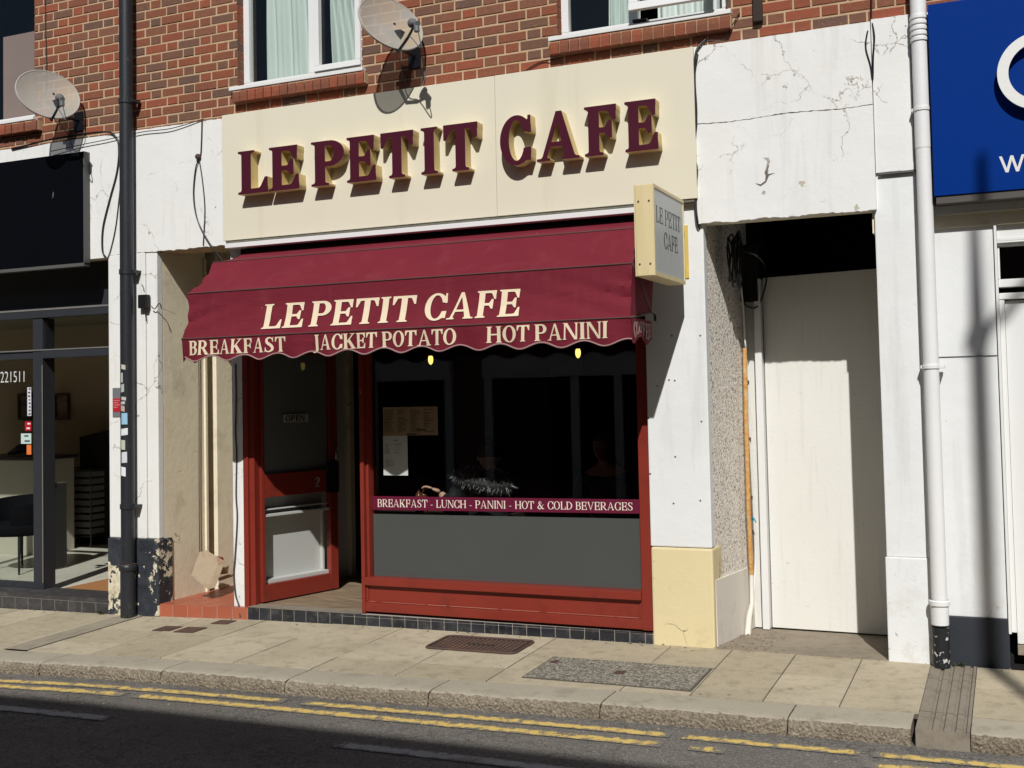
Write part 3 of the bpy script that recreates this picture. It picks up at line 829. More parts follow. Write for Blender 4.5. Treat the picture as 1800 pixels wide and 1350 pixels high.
while z < ZT - .01:
    z1 = z + .0625
    x = XL - (PAIR / 2 if row % 2 else 0) - .02
    k = 0
    while x < XR:
        w = .215 if k % 2 == 0 else .1125
        w = .2125 if k % 2 == 0 else .1000
        x0, x1 = max(x, XL), min(x + w, XR)
        hit = in_win(x0, x1, z, z1)
        if not hit: brick(x0, x1, z, z1)
        else:
            if x0 < hit[0]: brick(x0, hit[0], z, z1)
            if x1 > hit[1]: brick(hit[1], x1, z, z1)
        x += w + .0125; k += 1
    z += .075; row += 1
wall_m = MB()
# mortar bed with window openings, as columns of slabs
edges = sorted({XL, XR} | {w[0] for w in WIN} | {w[1] for w in WIN})
for a, b in zip(edges[:-1], edges[1:]):
    w = [q for q in WIN if q[0] <= a + 1e-6 and q[1] >= b - 1e-6]
    if w:
        wall_m.box(a, b, 0, .25, Z0 - .6, w[0][2], mi=1); wall_m.box(a, b, 0, .25, w[0][3], ZT, mi=1)
    else: wall_m.box(a, b, 0, .25, Z0 - .6, ZT, mi=1)
br.raw(wall_m.v, wall_m.f, .5, 1)
obj("brick_wall", br.mesh("brick_wall"), [MAT['brick'], MAT['mortar']], terrace)
# brick reveals of the windows
for a, b, c, d in WIN:
    for s, xx in ((1, a), (-1, b)):
        rv = MB(); zz = c
        while zz < d - .02:
            rv.box(xx - .001 if s > 0 else xx - .004, xx + .004 if s > 0 else xx + .001, -.004, .12, zz + .006, zz + .069, rnd.random()); zz += .075
        obj("window_reveal", rv.mesh("window_reveal"), MAT['brick'], terrace)

# windows: white frame > pane, curtain
def window(a, b, c, d, mull, open_right=False, blind=False):
    y = .075; fw = .055
    fr = MB()
    xs_ = [a] + mull + [b]
    fr.box(a, b, y, y + .06, c, c + fw); fr.box(a, b, y, y + .06, d - fw, d)
    fr.box(a, a + fw, y, y + .06, c + fw, d - fw); fr.box(b - fw, b, y, y + .06, c + fw, d - fw)
    for m in mull: fr.box(m - .03, m + .03, y, y + .06, c + fw, d - fw)
    w = obj("window", fr.mesh("window", .004), MAT['pvc'], terrace)
    sb = MB(); sb.box(a - .05, b + .03, -.055, .075, c - .03, c); obj("sill_board", sb.mesh("sill_board", .004), MAT['whitepaint'], w)
    for i in range(len(xs_) - 1):
        x0 = xs_[i] + (fw if i == 0 else .03); x1 = xs_[i + 1] - (fw if i == len(xs_) - 2 else .03)
        if i == 1 and not blind:
            # casement sash sits inside its own frame
            s = MB(); q = .045
            if open_right:
                ang = math.radians(8); zt = d - fw; hh = zt - (c + fw)
                def tf(u, v, e):   # hinged at its head, pushed out
                    l = (1 - v) * hh
                    return (x0 + u * (x1 - x0), y - .0 - math.sin(ang) * l - e * math.cos(ang), zt - math.cos(ang) * l + 0 - e * math.sin(ang) * 0)
                def bar(u0, u1, v0, v1, e0=0, e1=.045):
                    s.hexa([tf(u0, v0, e1), tf(u1, v0, e1), tf(u1, v0, e0), tf(u0, v0, e0)], [tf(u0, v1, e1), tf(u1, v1, e1), tf(u1, v1, e0), tf(u0, v1, e0)])
                bar(0, 1, 0, .045); bar(0, 1, .955, 1); bar(0, .1, .045, .955); bar(.9, 1, .045, .955)
                so = obj("sash", s.mesh("sash", .003), MAT['pvc'], w)
                p = MB(); p.face([tf(.09, .04, .02), tf(.91, .04, .02), tf(.91, .96, .02), tf(.09, .96, .02)]); obj("pane", p.mesh("pane"), MAT['glass'], w)
                st = MB(); st.box(x0 + .0, x0 + .10, y - .12, y - .01, c + .012, c + .032); obj("window_stay", st.mesh("window_stay", .003), MAT['char'], w)
                continue
            z0_, z1_ = c + fw, d - fw
            s.box(x0, x1, y - .018, y + .03, z0_, z0_ + q); s.box(x0, x1, y - .018, y + .03, z1_ - q, z1_); s.box(x0, x0 + q, y - .018, y + .03, z0_ + q, z1_ - q); s.box(x1 - q, x1, y - .018, y + .03, z0_ + q, z1_ - q)
            obj("sash", s.mesh("sash", .004), MAT['pvc'], w)
            x0 += q; x1 -= q
        p = MB(); p.box(x0 - .004, x1 + .004, y + .025, y + .031, c + fw - .004, d - fw + .004); obj("pane", p.mesh("pane"), MAT['glass'], w)
    return w
def curtain(par, x0a, x1a, x0b, x1b, z0, z1, y, folds, mat, amp=.02):
    """hanging cloth from (x0b..x1b at the top) to (x0a..x1a at the bottom)"""
    m = MB(); r = random.Random(int(abs(x0a) * 97)); ph = [r.uniform(0, 6) for _ in range(4)]
    def fn(u, v):
        xa = x0a + u * (x1a - x0a); xb = x0b + u * (x1b - x0b); x = xa + (xb - xa) * v
        d = amp * math.sin(u * folds * 6.28 + ph[0] + .7 * math.sin(v * 4 + ph[1])) + amp * .5 * math.sin(u * folds * 13 + ph[2] + v * 2)
        return (x, y + d, z0 + v * (z1 - z0))
    m.grid(fn, 90, 14)
    return obj("curtain", m.mesh("curtain", smooth=True), mat, par)
w1 = window(*WIN[0], [-8.35], blind=True)
w2 = window(*WIN[1], [PX(547, 60, .07)])
w3 = window(*WIN[2], [PX(1113, 45, .07)], open_right=True)
w4 = window(*WIN[3], [1.1])
MAT['blind'] = paint("mauve_blind", (.34, .235, .215), .9, .05)
bl = MB(); bl.box(-8.28, WIN[0][1] - .09, .19, .195, 4.2, 5.02); obj("blind", bl.mesh("blind"), MAT['blind'], w1)
curtain(w2, -5.40, -4.93, -5.40, -4.96, 4.2, 5.5, .22, 3, MAT['curtain'])
curtain(w2, -4.80, -4.50, -4.84, -4.66, 4.2, 5.5, .24, 4, MAT['curtain'], .03)
curtain(w3, -2.50, -2.27, -2.48, -2.27, 4.2, 5.5, .22, 3, MAT['curtain'])
curtain(w3, -2.15, -1.66, -2.15, -1.66, 4.2, 5.5, .25, 4, MAT['curtain'])
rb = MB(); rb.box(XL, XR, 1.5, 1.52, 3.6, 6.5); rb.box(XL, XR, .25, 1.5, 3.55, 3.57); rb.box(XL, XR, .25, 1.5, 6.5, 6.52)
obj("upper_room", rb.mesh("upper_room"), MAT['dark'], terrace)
# rowlock brick sills under the windows: each brick nosed and rounded
def brick_sill(a, b, c, last_drop=0):
    s = MB(); x = a; r = random.Random(int(a * 50)); n = int((b - a) / .073)
    w = (b - a) / n
    for i in range(n):
        x0, x1 = x + .004, x + w - .004; d = r.uniform(-.004, .004)
        prof = [(.06, c - .03), (-.02 + d, c - .032), (-.050 + d, c - .038), (-.066 + d, c - .054), (-.070 + d, c - .085), (-.068 + d, c - .128), (.06, c - .132)]
        V = [(x0, y, z) for y, z in prof] + [(x1, y, z) for y, z in prof]; L = len(prof)
        s.raw(V, [tuple(range(L)), tuple(range(L, 2 * L))[::-1]] + [(j, (j + 1) % L, L + (j + 1) % L, L + j) for j in range(L)], r.choice([.05, .82, .82, .3, .45]))
        x += w
    s.box(a, b, -.055, .06, c - .125, c - .04, .5, 1)
    obj("brick_sill", s.mesh("brick_sill"), [MAT['brick'], MAT['mortar']], terrace)
brick_sill(-9.3, PX(66, 225, -.05) + .01, 4.17); brick_sill(-5.54, -4.33, 4.15); brick_sill(-2.84, -1.57, 4.15); brick_sill(.5, 1.75, 4.15)

# rendered band and piers (front face -.02, thin drip edges ragged)
X_P0, X_P1 = PX(193, 900, -.02), PX(278, 900, -.02)          # left pier
X_Q0, X_Q1 = PX(1146, 1000, -.02) - .004, PX(1250, 900, -.02) # pier right of the cafe window
X_R0, X_R1 = PX(1556, 900, -.02), PX(1636, 1000, -.02)        # pier right of the passage
ZB = 3.915
def ragged_slab(x0, x1, z0f, z1f, y0, y1, n=40, rag=.006, seed=1):
    m = MB(); r = random.Random(seed)
    L = [(x0 + (x1 - x0) * i / n) for i in range(n + 1)]
    bz = [z0f(x) + r.uniform(-rag, rag) for x in L]; tz = [z1f(x) + r.uniform(-rag, rag) * .5 for x in L]
    for i in range(n):
        m.wallq([(L[i], bz[i]), (L[i + 1], bz[i + 1]), (L[i + 1], tz[i + 1]), (L[i], tz[i])], y0, y1)
    return m
def lin(x0, z0, x1, z1): return lambda x: z0 + (z1 - z0) * (x - x0) / (x1 - x0)
m = ragged_slab(XL, X_P0, lambda x: 2.885, lambda x: 3.92, -.019, .0, 50, .003, 2)
obj("rendered_band", m.mesh("rendered_band", weld=True), MAT['white'], terrace)
m = ragged_slab(X_P0, -5.55, lambda x: 2.90, lambda x: 3.92, -.020, .0, 40, .006, 3)
obj("rendered_band", m.mesh("rendered_band", weld=True), MAT['white'], terrace)
m = MB(); m.box(-5.55, -1.83, -.015, .0, 2.93, 3.93); obj("rendered_band", m.mesh("rendered_band"), MAT['white'], terrace)
xs0 = PX(1222, 230, -.05); xs1 = PX(1536, 230, -.05)
zj = lambda x: PZ(1380, 201, -.055) + .006 * math.sin(x * 9)
m = ragged_slab(xs0, xs1, lambda x: 2.76 + .004 * math.sin(x * 17), lambda x: zj(x) - .0022, -.055, .0, 60, .0045, 4)
m2 = ragged_slab(xs0 + .001, xs1 - .001, lambda x: zj(x) + .0022, lambda x: 3.93, -.0575, .0, 60, .003, 14)
obj("rendered_band", m2.mesh("rendered_band", weld=True), MAT['white'], terrace)
m2 = MB(); m2.box(xs0 + .002, xs1 - .002, -.05, -.0, zj(xs0) - .02, zj(xs0) + .02); obj("joint_backing", m2.mesh("joint_backing"), MAT['grey_edge'], terrace)
obj("rendered_band", m.mesh("rendered_band", weld=True), MAT['white'], terrace)
m = ragged_slab(xs1 + .004, X_R1 - .01, lambda x: 2.985, lambda x: 3.945, -.045, .0, 8, .003, 5)
obj("rendered_band", m.mesh("rendered_band", weld=True), MAT['white'], terrace)
m = MB(); m.box(X_R1 - .0101, XR, -.012, .0, 2.7, 3.95); obj("rendered_band", m.mesh("rendered_band"), MAT['whiteclean'], terrace)
# lintel soffits
m = MB(); m.box(xs0, xs1, .0005, .12, 2.765, 3.5); m.box(X_P1 - .02, -5.5, .0005, .12, 2.905, 3.5); m.box(-5.5, X_Q0 + .02, .0005, .10, 2.905, 3.5); m.box(XL, X_P0, .0005, .12, 2.89, 3.5); m.box(X_R0 - .02, XR, .0005, .10, 2.62, 3.5)
obj("lintel", m.mesh("lintel"), MAT['cream_render'], terrace)
# left pier
def pier(name, x0, x1, y0, y1, z0f, z1, mat, bev=.008, lean=(0, 0)):
    m = MB()
    m.hexa([(x0, y0, z0f(x0)), (x1, y0, z0f(x1)), (x1, y1, z0f(x1)), (x0, y1, z0f(x0))], [(x0 + lean[0], y0, z1), (x1 + lean[1], y0, z1), (x1 + lean[1], y1, z1), (x0 + lean[0], y1, z1)])
    return obj(name, m.mesh(name, bev), mat, terrace)
XG = PX(258, 900, -.02)
ZPL = PZ(235, 946, -.02)
pier("pier", X_P0, XG, -.022, .055, lambda x: ZPL, 2.899, MAT['white'])
pier("pier", XG + .003, X_P1, -.012, .055, lambda x: ZPL + .001, 2.899, MAT['white'])
pier("pier_plinth", X_P0 - .012, X_P1 + .012, -.036, .14, lambda x: gz(x) - .02, ZPL - .002, MAT['plinth'], .012)
# cream reveal of the side entrance with a pipe chase cut in it
m = MB()
ya, yb = P(362, 800, -6.365, 0).y, P(378, 800, -6.36, 0).y
m.box(X_P0 + .01, X_P1 - .002, .0555, ya, .0, 3.0); m.box(X_P0 + .01, X_P1 - .10, ya, yb, .0, 3.0); m.box(X_P0 + .01, X_P1 + .012, yb, 1.6, .0, 3.0)
m.box(X_P1 - .02, X_P1 + .014, ya - .035, ya - .001, .0, 2.9)
obj("cream_reveal", m.mesh("cream_reveal", .006), MAT['cream_render'], terrace)
m = MB(); m.box(X_P1 - .1, -5.5, 1.55, 1.62, 0, 3.0); m.box(X_P1, -5.5, .12, 1.6, 2.98, 3.0); obj("entrance_back_wall", m.mesh("entrance_back_wall"), MAT['cream_render'], terrace)
# pier right of the cafe window
pier("pier", X_Q0, X_Q1, -.022, .06, lambda x: PZ(1200, 962, -.022), 2.93, MAT['whiteclean'])
pier("pier_plinth", X_Q0 + .003, X_Q1 + .006, -.030, .25, lambda x: gz(x) - .02, PZ(1200, 963, -.02), MAT['yellow_render'], .014)
# wall of the passage: pebbledash above, smooth below
m = MB(); m.hexa([(X_Q0 + .1, .0605, .42), (X_Q1 - .008, .0605, .43), (X_Q1 + .075, .95, .40), (X_Q0 + .1, .95, .40)], [(X_Q0 + .1, .0605, 2.9), (X_Q1 - .008, .0605, 2.9), (X_Q1 + .075, .95, 2.9), (X_Q0 + .1, .95, 2.9)])
obj("pebbledash_reveal", m.mesh("pebbledash_reveal"), MAT['pebble'], terrace)
m = MB(); m.hexa([(X_Q1 - .12, .02, -.03), (X_Q1 + .012, .02, -.03), (X_Q1 + .09, .95, -.03), (X_Q1 - .12, .95, -.03)], [(X_Q1 - .12, .02, .43), (X_Q1 + .008, .02, .43), (X_Q1 + .08, .95, .40), (X_Q1 - .12, .95, .40)])
obj("smooth_reveal", m.mesh("smooth_reveal"), MAT['offwhite_render'], terrace)
# pier right of the passage
zc = PZ(1600, 980, -.03)
pier("pier", X_R0, X_R1 - .006, -.025, 1.2, lambda x: zc, 2.985, MAT['whiteclean'], .006, (-.004, .0))
pier("pier_plinth", X_R0 - .008, X_R1, -.036, 1.2, lambda x: gz(x) - .02, zc - .001, MAT['whiteclean'], .008)
m = MB(); m.box(PX(1545, 318, -.04), X_R1 - .004, -.050, .0, 2.972, 2.984); obj("ledge", m.mesh("ledge"), MAT['grey_edge'], terrace)
# passage: rough floor, dark void above the boarding
m = MB(); m.hexa([(X_Q1 + .02, -.03, -.12), (X_R0 - .01, -.03, -.12), (X_R0 - .01, 2.0, -.12), (X_Q1 + .02, 2.0, -.12)], [(X_Q1 + .02, -.03, .006), (X_R0 - .01, -.03, .004), (X_R0 - .01, 2.0, -.095), (X_Q1 + .02, 2.0, -.095)]); obj("passage_floor", m.mesh("passage_floor"), MAT['rough_concrete'], kind='structure')
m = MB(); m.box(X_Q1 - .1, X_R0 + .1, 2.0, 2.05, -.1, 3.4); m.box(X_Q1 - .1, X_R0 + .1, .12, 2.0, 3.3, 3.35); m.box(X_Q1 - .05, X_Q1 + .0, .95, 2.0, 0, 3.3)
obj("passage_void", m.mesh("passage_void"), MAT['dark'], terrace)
# right-hand shop wall
xw1 = PX(1757, 700, .03)
m = MB(); m.box(X_R1 - .004, xw1, .02, .3, .285, 2.75); obj("shop_wall", m.mesh("shop_wall", .004), MAT['whiteclean'], terrace)
m = MB(); m.box(X_R1 - .004, xw1 + .005, .008, .3, -.03, .284); obj("navy_plinth", m.mesh("navy_plinth", .004), MAT['navy'], terrace)
m = MB(); m.box(X_R1 + .03, xw1 - .004, .0135, .0195, PZ(1700, 626, .02) - .002, PZ(1700, 626, .02) + .001); obj("wall_joint", m.mesh("wall_joint"), MAT['grey_edge'], terrace)
# ------------------------------------------------------------------ cafe shopfront
cafe = empty("cafe_shopfront", (-3.9, .05, .06), "red painted cafe shopfront with big dark window above black tiles", "shopfront")
FY = .03
XA, XB = PX(635, 1000, FY), PX(1147, 1000, FY) - .006         # window part
ZTH = .062
XD0, XD1 = PX(428, 900, FY), PX(445, 900, FY)
zt = lambda x: .060 + .004 * (x + 5.48)                        # top of the tiled riser
m = MB()
GY = FY + .095
G0, G1 = PX(651, 950, FY + .05), PX(1131, 950, GY)
zs0 = PZ(660, 1016, FY); zs1 = zs0 - .055                     # sill rail
m.box(XA, XA + .030, FY, FY + .12, zt(XA), 2.10); m.box(XA + .0301, G0, FY + .035, FY + .12, zt(XA) + .0005, 2.10)
m.box(XB - .075, XB, FY, FY + .12, zt(XB), 2.10); m.box(G1, XB - .0751, FY + .035, FY + .12, zs0 + .001, 2.10)
m.box(XA + .0301, XB - .0751, FY - .012, FY + .12, zs1, zs0)
m.box(XA + .0301, XB - .0751, FY + .003, FY + .07, zt(XB) + .004, zt(XB) + .070)

m2 = MB(); m2.box(XD0, XB, FY + .001, FY + .12, 2.17, 2.86); m2.box(XA, XB, FY + .001, FY + .12, 2.101, 2.1695); obj('head_panel', m2.mesh('head_panel'), MAT['dark'], cafe)  # red panel coloured near black to stand for the awning's shade
fr_o = obj("frame", m.mesh("frame", .004), MAT['red'], cafe)
m = MB(); m.box(XA + .0301, XB - .0751, FY + .024, FY + .06, zt(XB) + .070, zs1); obj("lower_panel", m.mesh("lower_panel"), MAT['red'], cafe)
m = MB(); b0, b1, c0, c1 = XA + .0301, XB - .0751, zt(XB) + .0705, zs1 - .0005
for q in ((b0, b1, c0, c0 + .012), (b0, b0 + .02, c0 + .012, c1), (b1 - .02, b1, c0 + .012, c1)): m.box(q[0], q[1], FY + .014, FY + .0239, q[2], q[3])
obj("panel_moulding", m.mesh("panel_moulding", .003), MAT['red'], cafe)
MAT['worn_edge'] = paint("paint_worn_to_primer", (.46, .25, .18), .7, .25, 20)
rnd = random.Random(31); m = MB(); x = b0 + .03
while x < b1 - .05:
    e = min(x + rnd.uniform(.05, .5), b1 - .03); m.box(x, e, FY + .0125, FY + .0138, c0 + .006, c0 + .006 + rnd.uniform(.0015, .003)); x = e + rnd.uniform(.01, .12)
obj("worn_edge", m.mesh("worn_edge"), MAT['worn_edge'], cafe)
m = MB(); m.box(G0 - .003, G1 + .003, GY, GY + .005, zs0 - .003, 2.103); obj("pane", m.mesh("pane"), MAT['glass_dark'], cafe)
ft0, ft1 = PZ(652, 903, GY), PZ(1130, 912, GY)
m = MB(); m.wallq([(G0 + .004, zs0 + .001), (G1 - .004, zs0 + .001), (G1 - .004, ft1), (G0 + .004, ft0)], GY - .003, GY - .0005); obj("frosted_film", m.mesh("frosted_film"), MAT['frost'], cafe)
# window strip and its lettering
sa0, sa1 = PZ(652, 896, GY - .003), PZ(652, 872, GY - .003); sb0, sb1 = PZ(1128, 903, GY - .003), PZ(1128, 878, GY - .003)
MAT['strip'] = paint("burgundy_vinyl", (.125, .008, .032), .45, .04)
m = MB(); m.wallq([(G0, sa0), (G1, sb0), (G1, sb1), (G0, sa1)], GY - .0035, GY - .0020)
st = obj("window_strip", m.mesh("window_strip"), MAT['strip'], cafe)
def strip_fn(u, v, d):     # u: metres from the left end, v 0..1 up the strip
    t = u / (G1 - G0); z0 = sa0 + (sb0 - sa0) * t; z1 = sa1 + (sb1 - sa1) * t
    return (G0 + u, GY - .0040 - d, z0 + (z1 - z0) * v)
MAT['vinyl_letter'] = paint("cream_vinyl", (.80, .72, .62), .6, .02)
L, w = word_loops("BREAKFAST - LUNCH - PANINI - HOT & COLD BEVERAGES", 'roman', gap=.075)
obj("lettering", lay(L, w, strip_fn, PX(664, 885, GY) - G0, PX(1113, 890, GY) - G0, .22, .78, .001), MAT['vinyl_letter'], st)
# tiled riser
rnd = random.Random(9)
m = MB(); X0, X1 = -5.475, X_Q0 + .0; m.box(X0, X1, -.0182, .12, -.10, .056)
obj("riser_bed", m.mesh("riser_bed"), MAT['grout'], cafe)
m = MB(); x = X0; i = 0
while x < X1 - .02:
    w_ = .107; x1 = min(x + w_, X1)
    d = rnd.uniform(-.001, .001); zz = zt((x + x1) / 2)
    zm = gz(x) + .052 + (zz - gz(x)) * .1
    if i > 7: m.box(x + .0018, x1 - .0018, -.020 + d, -.0183, gz(x) - .05, zm, rnd.random()); m.box(x + .0018, x1 - .0018, -.020 + d, -.0183, zm + .003, zz - .001, rnd.random())
    else: m.box(x + .0018, x1 - .0018, -.020 + d, -.0183, gz(x) - .05, zz - .001, rnd.random())
    x += w_; i += 1
obj("riser_tiles", m.mesh("riser_tiles", .0015), MAT['black_tile'], cafe)
m = MB(); m.box(X0, XA - .001, -.014, .12, .0565, .0625); obj("threshold", m.mesh("threshold"), MAT['channel'], cafe)
# door frame and white post
m = MB(); m.box(XD0, XD0 + .045, FY, FY + .075, zt(XD0) - .012, 2.1695); m.box(XD0 + .0451, XD1, FY + .02, FY + .09, zt(XD0), 2.1695); m.box(XD1 + .001, XA - .001, FY + .015, FY + .09, 2.14, 2.1695)
obj("door_frame", m.mesh("door_frame", .003), MAT['red'], cafe)
XW0 = PX(409, 900, FY)
m = MB(); m.box(XW0, XD0 - .001, FY + .004, 1.55, .045, 2.95)
post = obj("white_post", m.mesh("white_post", .006), MAT['white'], cafe)
# the open door: leaf swung inward on its left edge
hinge = Vector((XD1 + .004, FY + .085, 0)); far = P(593, 1033, ZTH + .012, 2)
ux = Vector((far.x - hinge.x, far.y - hinge.y, 0)); DL = ux.length; ux.normalize()
nx_ = Vector((ux.y, -ux.x, 0))                                 # faces right and out
ZD0, ZD1 = ZTH + .012, 2.13
def door_fn(u, v, d): return hinge + ux * u + Vector((0, 0, v)) + nx_ * d
def dbox(m, u0, u1, v0, v1, d0, d1, tone=.5):
    m.hexa([door_fn(u0, v0, d1), door_fn(u1, v0, d1), door_fn(u1, v0, d0), door_fn(u0, v0, d0)], [door_fn(u0, v1, d1), door_fn(u1, v1, d1), door_fn(u1, v1, d0), door_fn(u0, v1, d0)], tone)
def door_uv(px, py):
    """leaf coordinates of a pixel"""
    d = Vector(RM.T @ np.array([px - 900, py - CYP, FPX])); c = Vector(CAM)
    t = (hinge - c).dot(nx_) / d.dot(nx_); q = c + d * t
    return (q - hinge).dot(ux), q.z
u_l0 = door_uv(463, 900)[0]; u_r0 = door_uv(578, 900)[0]
v_m1 = door_uv(520, 829)[1]; v_m0 = door_uv(520, 869)[1]; v_b = door_uv(520, 1018)[1]
m = MB()
dbox(m, 0, u_l0, ZD0, ZD1, -.03, .022); dbox(m, u_r0, DL, ZD0, ZD1, -.03, .022)
dbox(m, u_l0 + .0005, u_r0 - .0005, ZD0, v_b, -.02, .020); dbox(m, u_l0 + .0005, u_r0 - .0005, v_m0, v_m1, -.02, .020); dbox(m, u_l0 + .0005, u_r0 - .0005, ZD1 - .1, ZD1, -.02, .020)
door = obj("door", m.mesh("door", .003), MAT['red'], cafe)
MAT['door_panel'] = paint("pale_grey_door_board", (.50, .51, .48), .4, .04, 2, dirt=((.3, .3, .28), 6, .6, .4), bump=.05)
MAT['door_glass'] = glass("door_glass", (.80, .81, .81), .5)
m = MB(); dbox(m, u_l0, u_r0, v_b, v_m0, -.097, -.093); obj("door_panel", m.mesh("door_panel"), MAT['door_panel'], door)
m = MB(); dbox(m, u_l0, u_r0, v_m0 - .155, v_m0 - .135, -.093, .008); dbox(m, u_l0, u_r0, v_m0 - .105, v_m0 - .095, -.093, -.010); dbox(m, u_l0 + .02, u_r0, v_b + .0, v_b + .030, -.093, -.010); dbox(m, u_r0 - .022, u_r0, v_b + .031, v_m0 - .156, -.093, -.06)
obj("panel_trim", m.mesh("panel_trim", .003), MAT['door_panel'], door)
m = MB(); dbox(m, u_l0, u_r0, v_m1, ZD1 - .1, -.004, .002); obj("pane", m.mesh("pane"), MAT['door_glass'], door)
MAT['grey_board'] = paint("grey_board", (.40, .415, .43), .5, .03)
m = MB(); dbox(m, u_l0, u_r0, v_m1, ZD1 - .1, -.016, -.012); obj("backing_sheet", m.mesh("backing_sheet"), MAT['grey_board'], door)
MAT['chrome'] = paint("dull_metal", (.35, .35, .35), .35, .1, metal=1)
uu = (u_r0 + DL) / 2
m = MB(); dbox(m, u_r0 - .05, DL - .002, v_m0 - .01, v_m1 + .06, .0225, .045); obj("lock_box", m.mesh("lock_box", .006), MAT['black'], door)
m = MB(); m.tube([door_fn(uu, 1.16, .022), door_fn(uu, 1.16, .055), door_fn(uu, 1.26, .055), door_fn(uu, 1.26, .022)], .008); obj("handle", m.mesh("handle", smooth=True), MAT['chrome'], door)
L, w = word_loops("2", 'book'); a = door_uv(551, 856); b = door_uv(559, 838)
MAT['num'] = paint("silver_number", (.42, .42, .44), .5, .05)
obj("number", lay(L, w, door_fn, a[0], b[0], a[1], b[1], .002, .0205), MAT['num'], door)
# OPEN sign hung on the door glass
a = door_uv(497, 743); b = door_uv(541, 727)
osg = MB(); dbox(osg, a[0], b[0], a[1], b[1], .003, .006)
sign = obj("open_sign", osg.mesh("open_sign"), paint("grey_card", (.36, .37, .36), .8, .04), label="small OPEN sign on the glass of the red door", cat="sign")
L, w = word_loops("OPEN", 'bold', gap=.09); a2 = door_uv(501, 741); b2 = door_uv(535, 729)
obj("lettering", lay(L, w, door_fn, a2[0], b2[0], a2[1], b2[1], .001, .0062), MAT['black'], sign)

# ------------------------------------------------------------------ cafe interior
inn = empty("cafe_room", (-3.9, 2, .06)); tag(inn, "dark cafe room seen through the window and doorway", "room"); inn["kind"] = 'structure'
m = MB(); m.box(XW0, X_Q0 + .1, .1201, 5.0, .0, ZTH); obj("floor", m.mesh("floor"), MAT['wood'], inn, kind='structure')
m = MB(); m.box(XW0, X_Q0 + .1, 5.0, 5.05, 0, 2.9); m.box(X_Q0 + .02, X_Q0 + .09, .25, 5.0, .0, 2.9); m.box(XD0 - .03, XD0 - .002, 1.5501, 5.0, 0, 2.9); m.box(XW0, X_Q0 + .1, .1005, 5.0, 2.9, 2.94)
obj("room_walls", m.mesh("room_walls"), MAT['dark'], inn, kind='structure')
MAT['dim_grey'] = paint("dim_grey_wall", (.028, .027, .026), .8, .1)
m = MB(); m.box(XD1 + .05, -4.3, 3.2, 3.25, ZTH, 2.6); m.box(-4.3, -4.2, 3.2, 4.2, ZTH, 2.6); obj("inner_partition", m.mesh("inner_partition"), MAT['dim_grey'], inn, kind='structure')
# pendant lamps
MAT['bulb'] = NT("lamp_glow").done((1, .8, .4), .3, emit=(1.0, .66, .16), es=2.6)
for i, (px, py, wh) in enumerate(((757, 632, "over the menu side of the cafe window"), (1016, 620, "at the right side of the cafe window"))):
    q = P(px, py, 1.0)
    t = empty("pendant_lamp", (q.x, 1.0, q.z), "small glowing yellow pendant bulb " + wh, "lamp", "pendant lamps in the cafe")
    m = MB(); m.lathe([(.004, -.042), (.015, -.030), (.021, -.008), (.020, .014), (.015, .030)], q, n=14); obj("bulb", m.mesh("bulb", smooth=True), MAT['bulb'], t)
    m = MB(); m.lathe([(.018, .030), (.022, .05), (.012, .075), (.004, .08)], q, n=12); m.tube([q + Vector((0, 0, .078)), q + Vector((0, 0, 2.9 - q.z))], .004, 6); obj("flex", m.mesh("flex", smooth=True), MAT['black'], t)
# menus taped inside the glass
def text_rows(m, x0, x1, z0, z1, y, rows, seed, mi=1):
    r = random.Random(seed); h = (z1 - z0) / rows
    for i in range(rows):
        if r.random() < .12: continue
        e = x0 + (x1 - x0) * r.uniform(.45, 1); zz = z1 - (i + .65) * h; x = x0
        while x < e:
            x_ = min(x + r.uniform(.006, .018), e); m.box(x, x_, y, y + .0006, zz, zz + h * .42, mi=mi); x = x_ + .004
MAT['tan_paper'] = paint("tan_menu_paper", (.52, .37, .22), .8, .05); MAT['ink'] = paint("dark_ink", (.06, .05, .045), .8, .05)
MAT['grey_ink'] = paint("grey_ink", (.30, .31, .32), .8, .05)
ym_ = GY + .010
a, b = P(673, 716, ym_), P(770, 765, ym_)
m = MB(); m.box(a.x, b.x, ym_, ym_ + .001, b.z, a.z)
for j in range(4): text_rows(m, a.x + .012 + j * .112, a.x + .10 + j * .112, b.z + .02, a.z - .015, ym_ - .0008, 15, j + 2)
m.box(a.x + .20, a.x + .29, ym_ - .0008, ym_, b.z + .004, b.z + .014, mi=1); m.box(b.x - .18, b.x - .10, ym_ - .0008, ym_, b.z + .035, b.z + .045, mi=1)
obj("menu", m.mesh("menu"), [MAT['tan_paper'], MAT['ink']], label="wide tan printed menu stuck inside the cafe window", cat="menu")
a, b = P(673, 766, ym_), P(717, 836, ym_)
m = MB(); m.box(a.x, b.x, ym_ + .0015, ym_ + .0025, b.z, a.z); h_ = a.z - b.z
text_rows(m, a.x + .015, a.x + .075, a.z - h_ * .46, a.z - h_ * .2, ym_ + .0008, 9, 11); text_rows(m, a.x + .10, a.x + .17, a.z - h_ * .46, a.z - h_ * .18, ym_ + .0008, 10, 12)
text_rows(m, a.x + .015, a.x + .10, b.z + h_ * .2, b.z + h_ * .40, ym_ + .0008, 6, 13); m.box(a.x + .09, a.x + .135, ym_ + .0008, ym_ + .0014, a.z - h_ * .13, a.z - h_ * .105, mi=1)
obj("price_list", m.mesh("price_list"), [MAT['paper'], MAT['grey_ink']], label="white sheet price list under the tan menu", cat="notice")
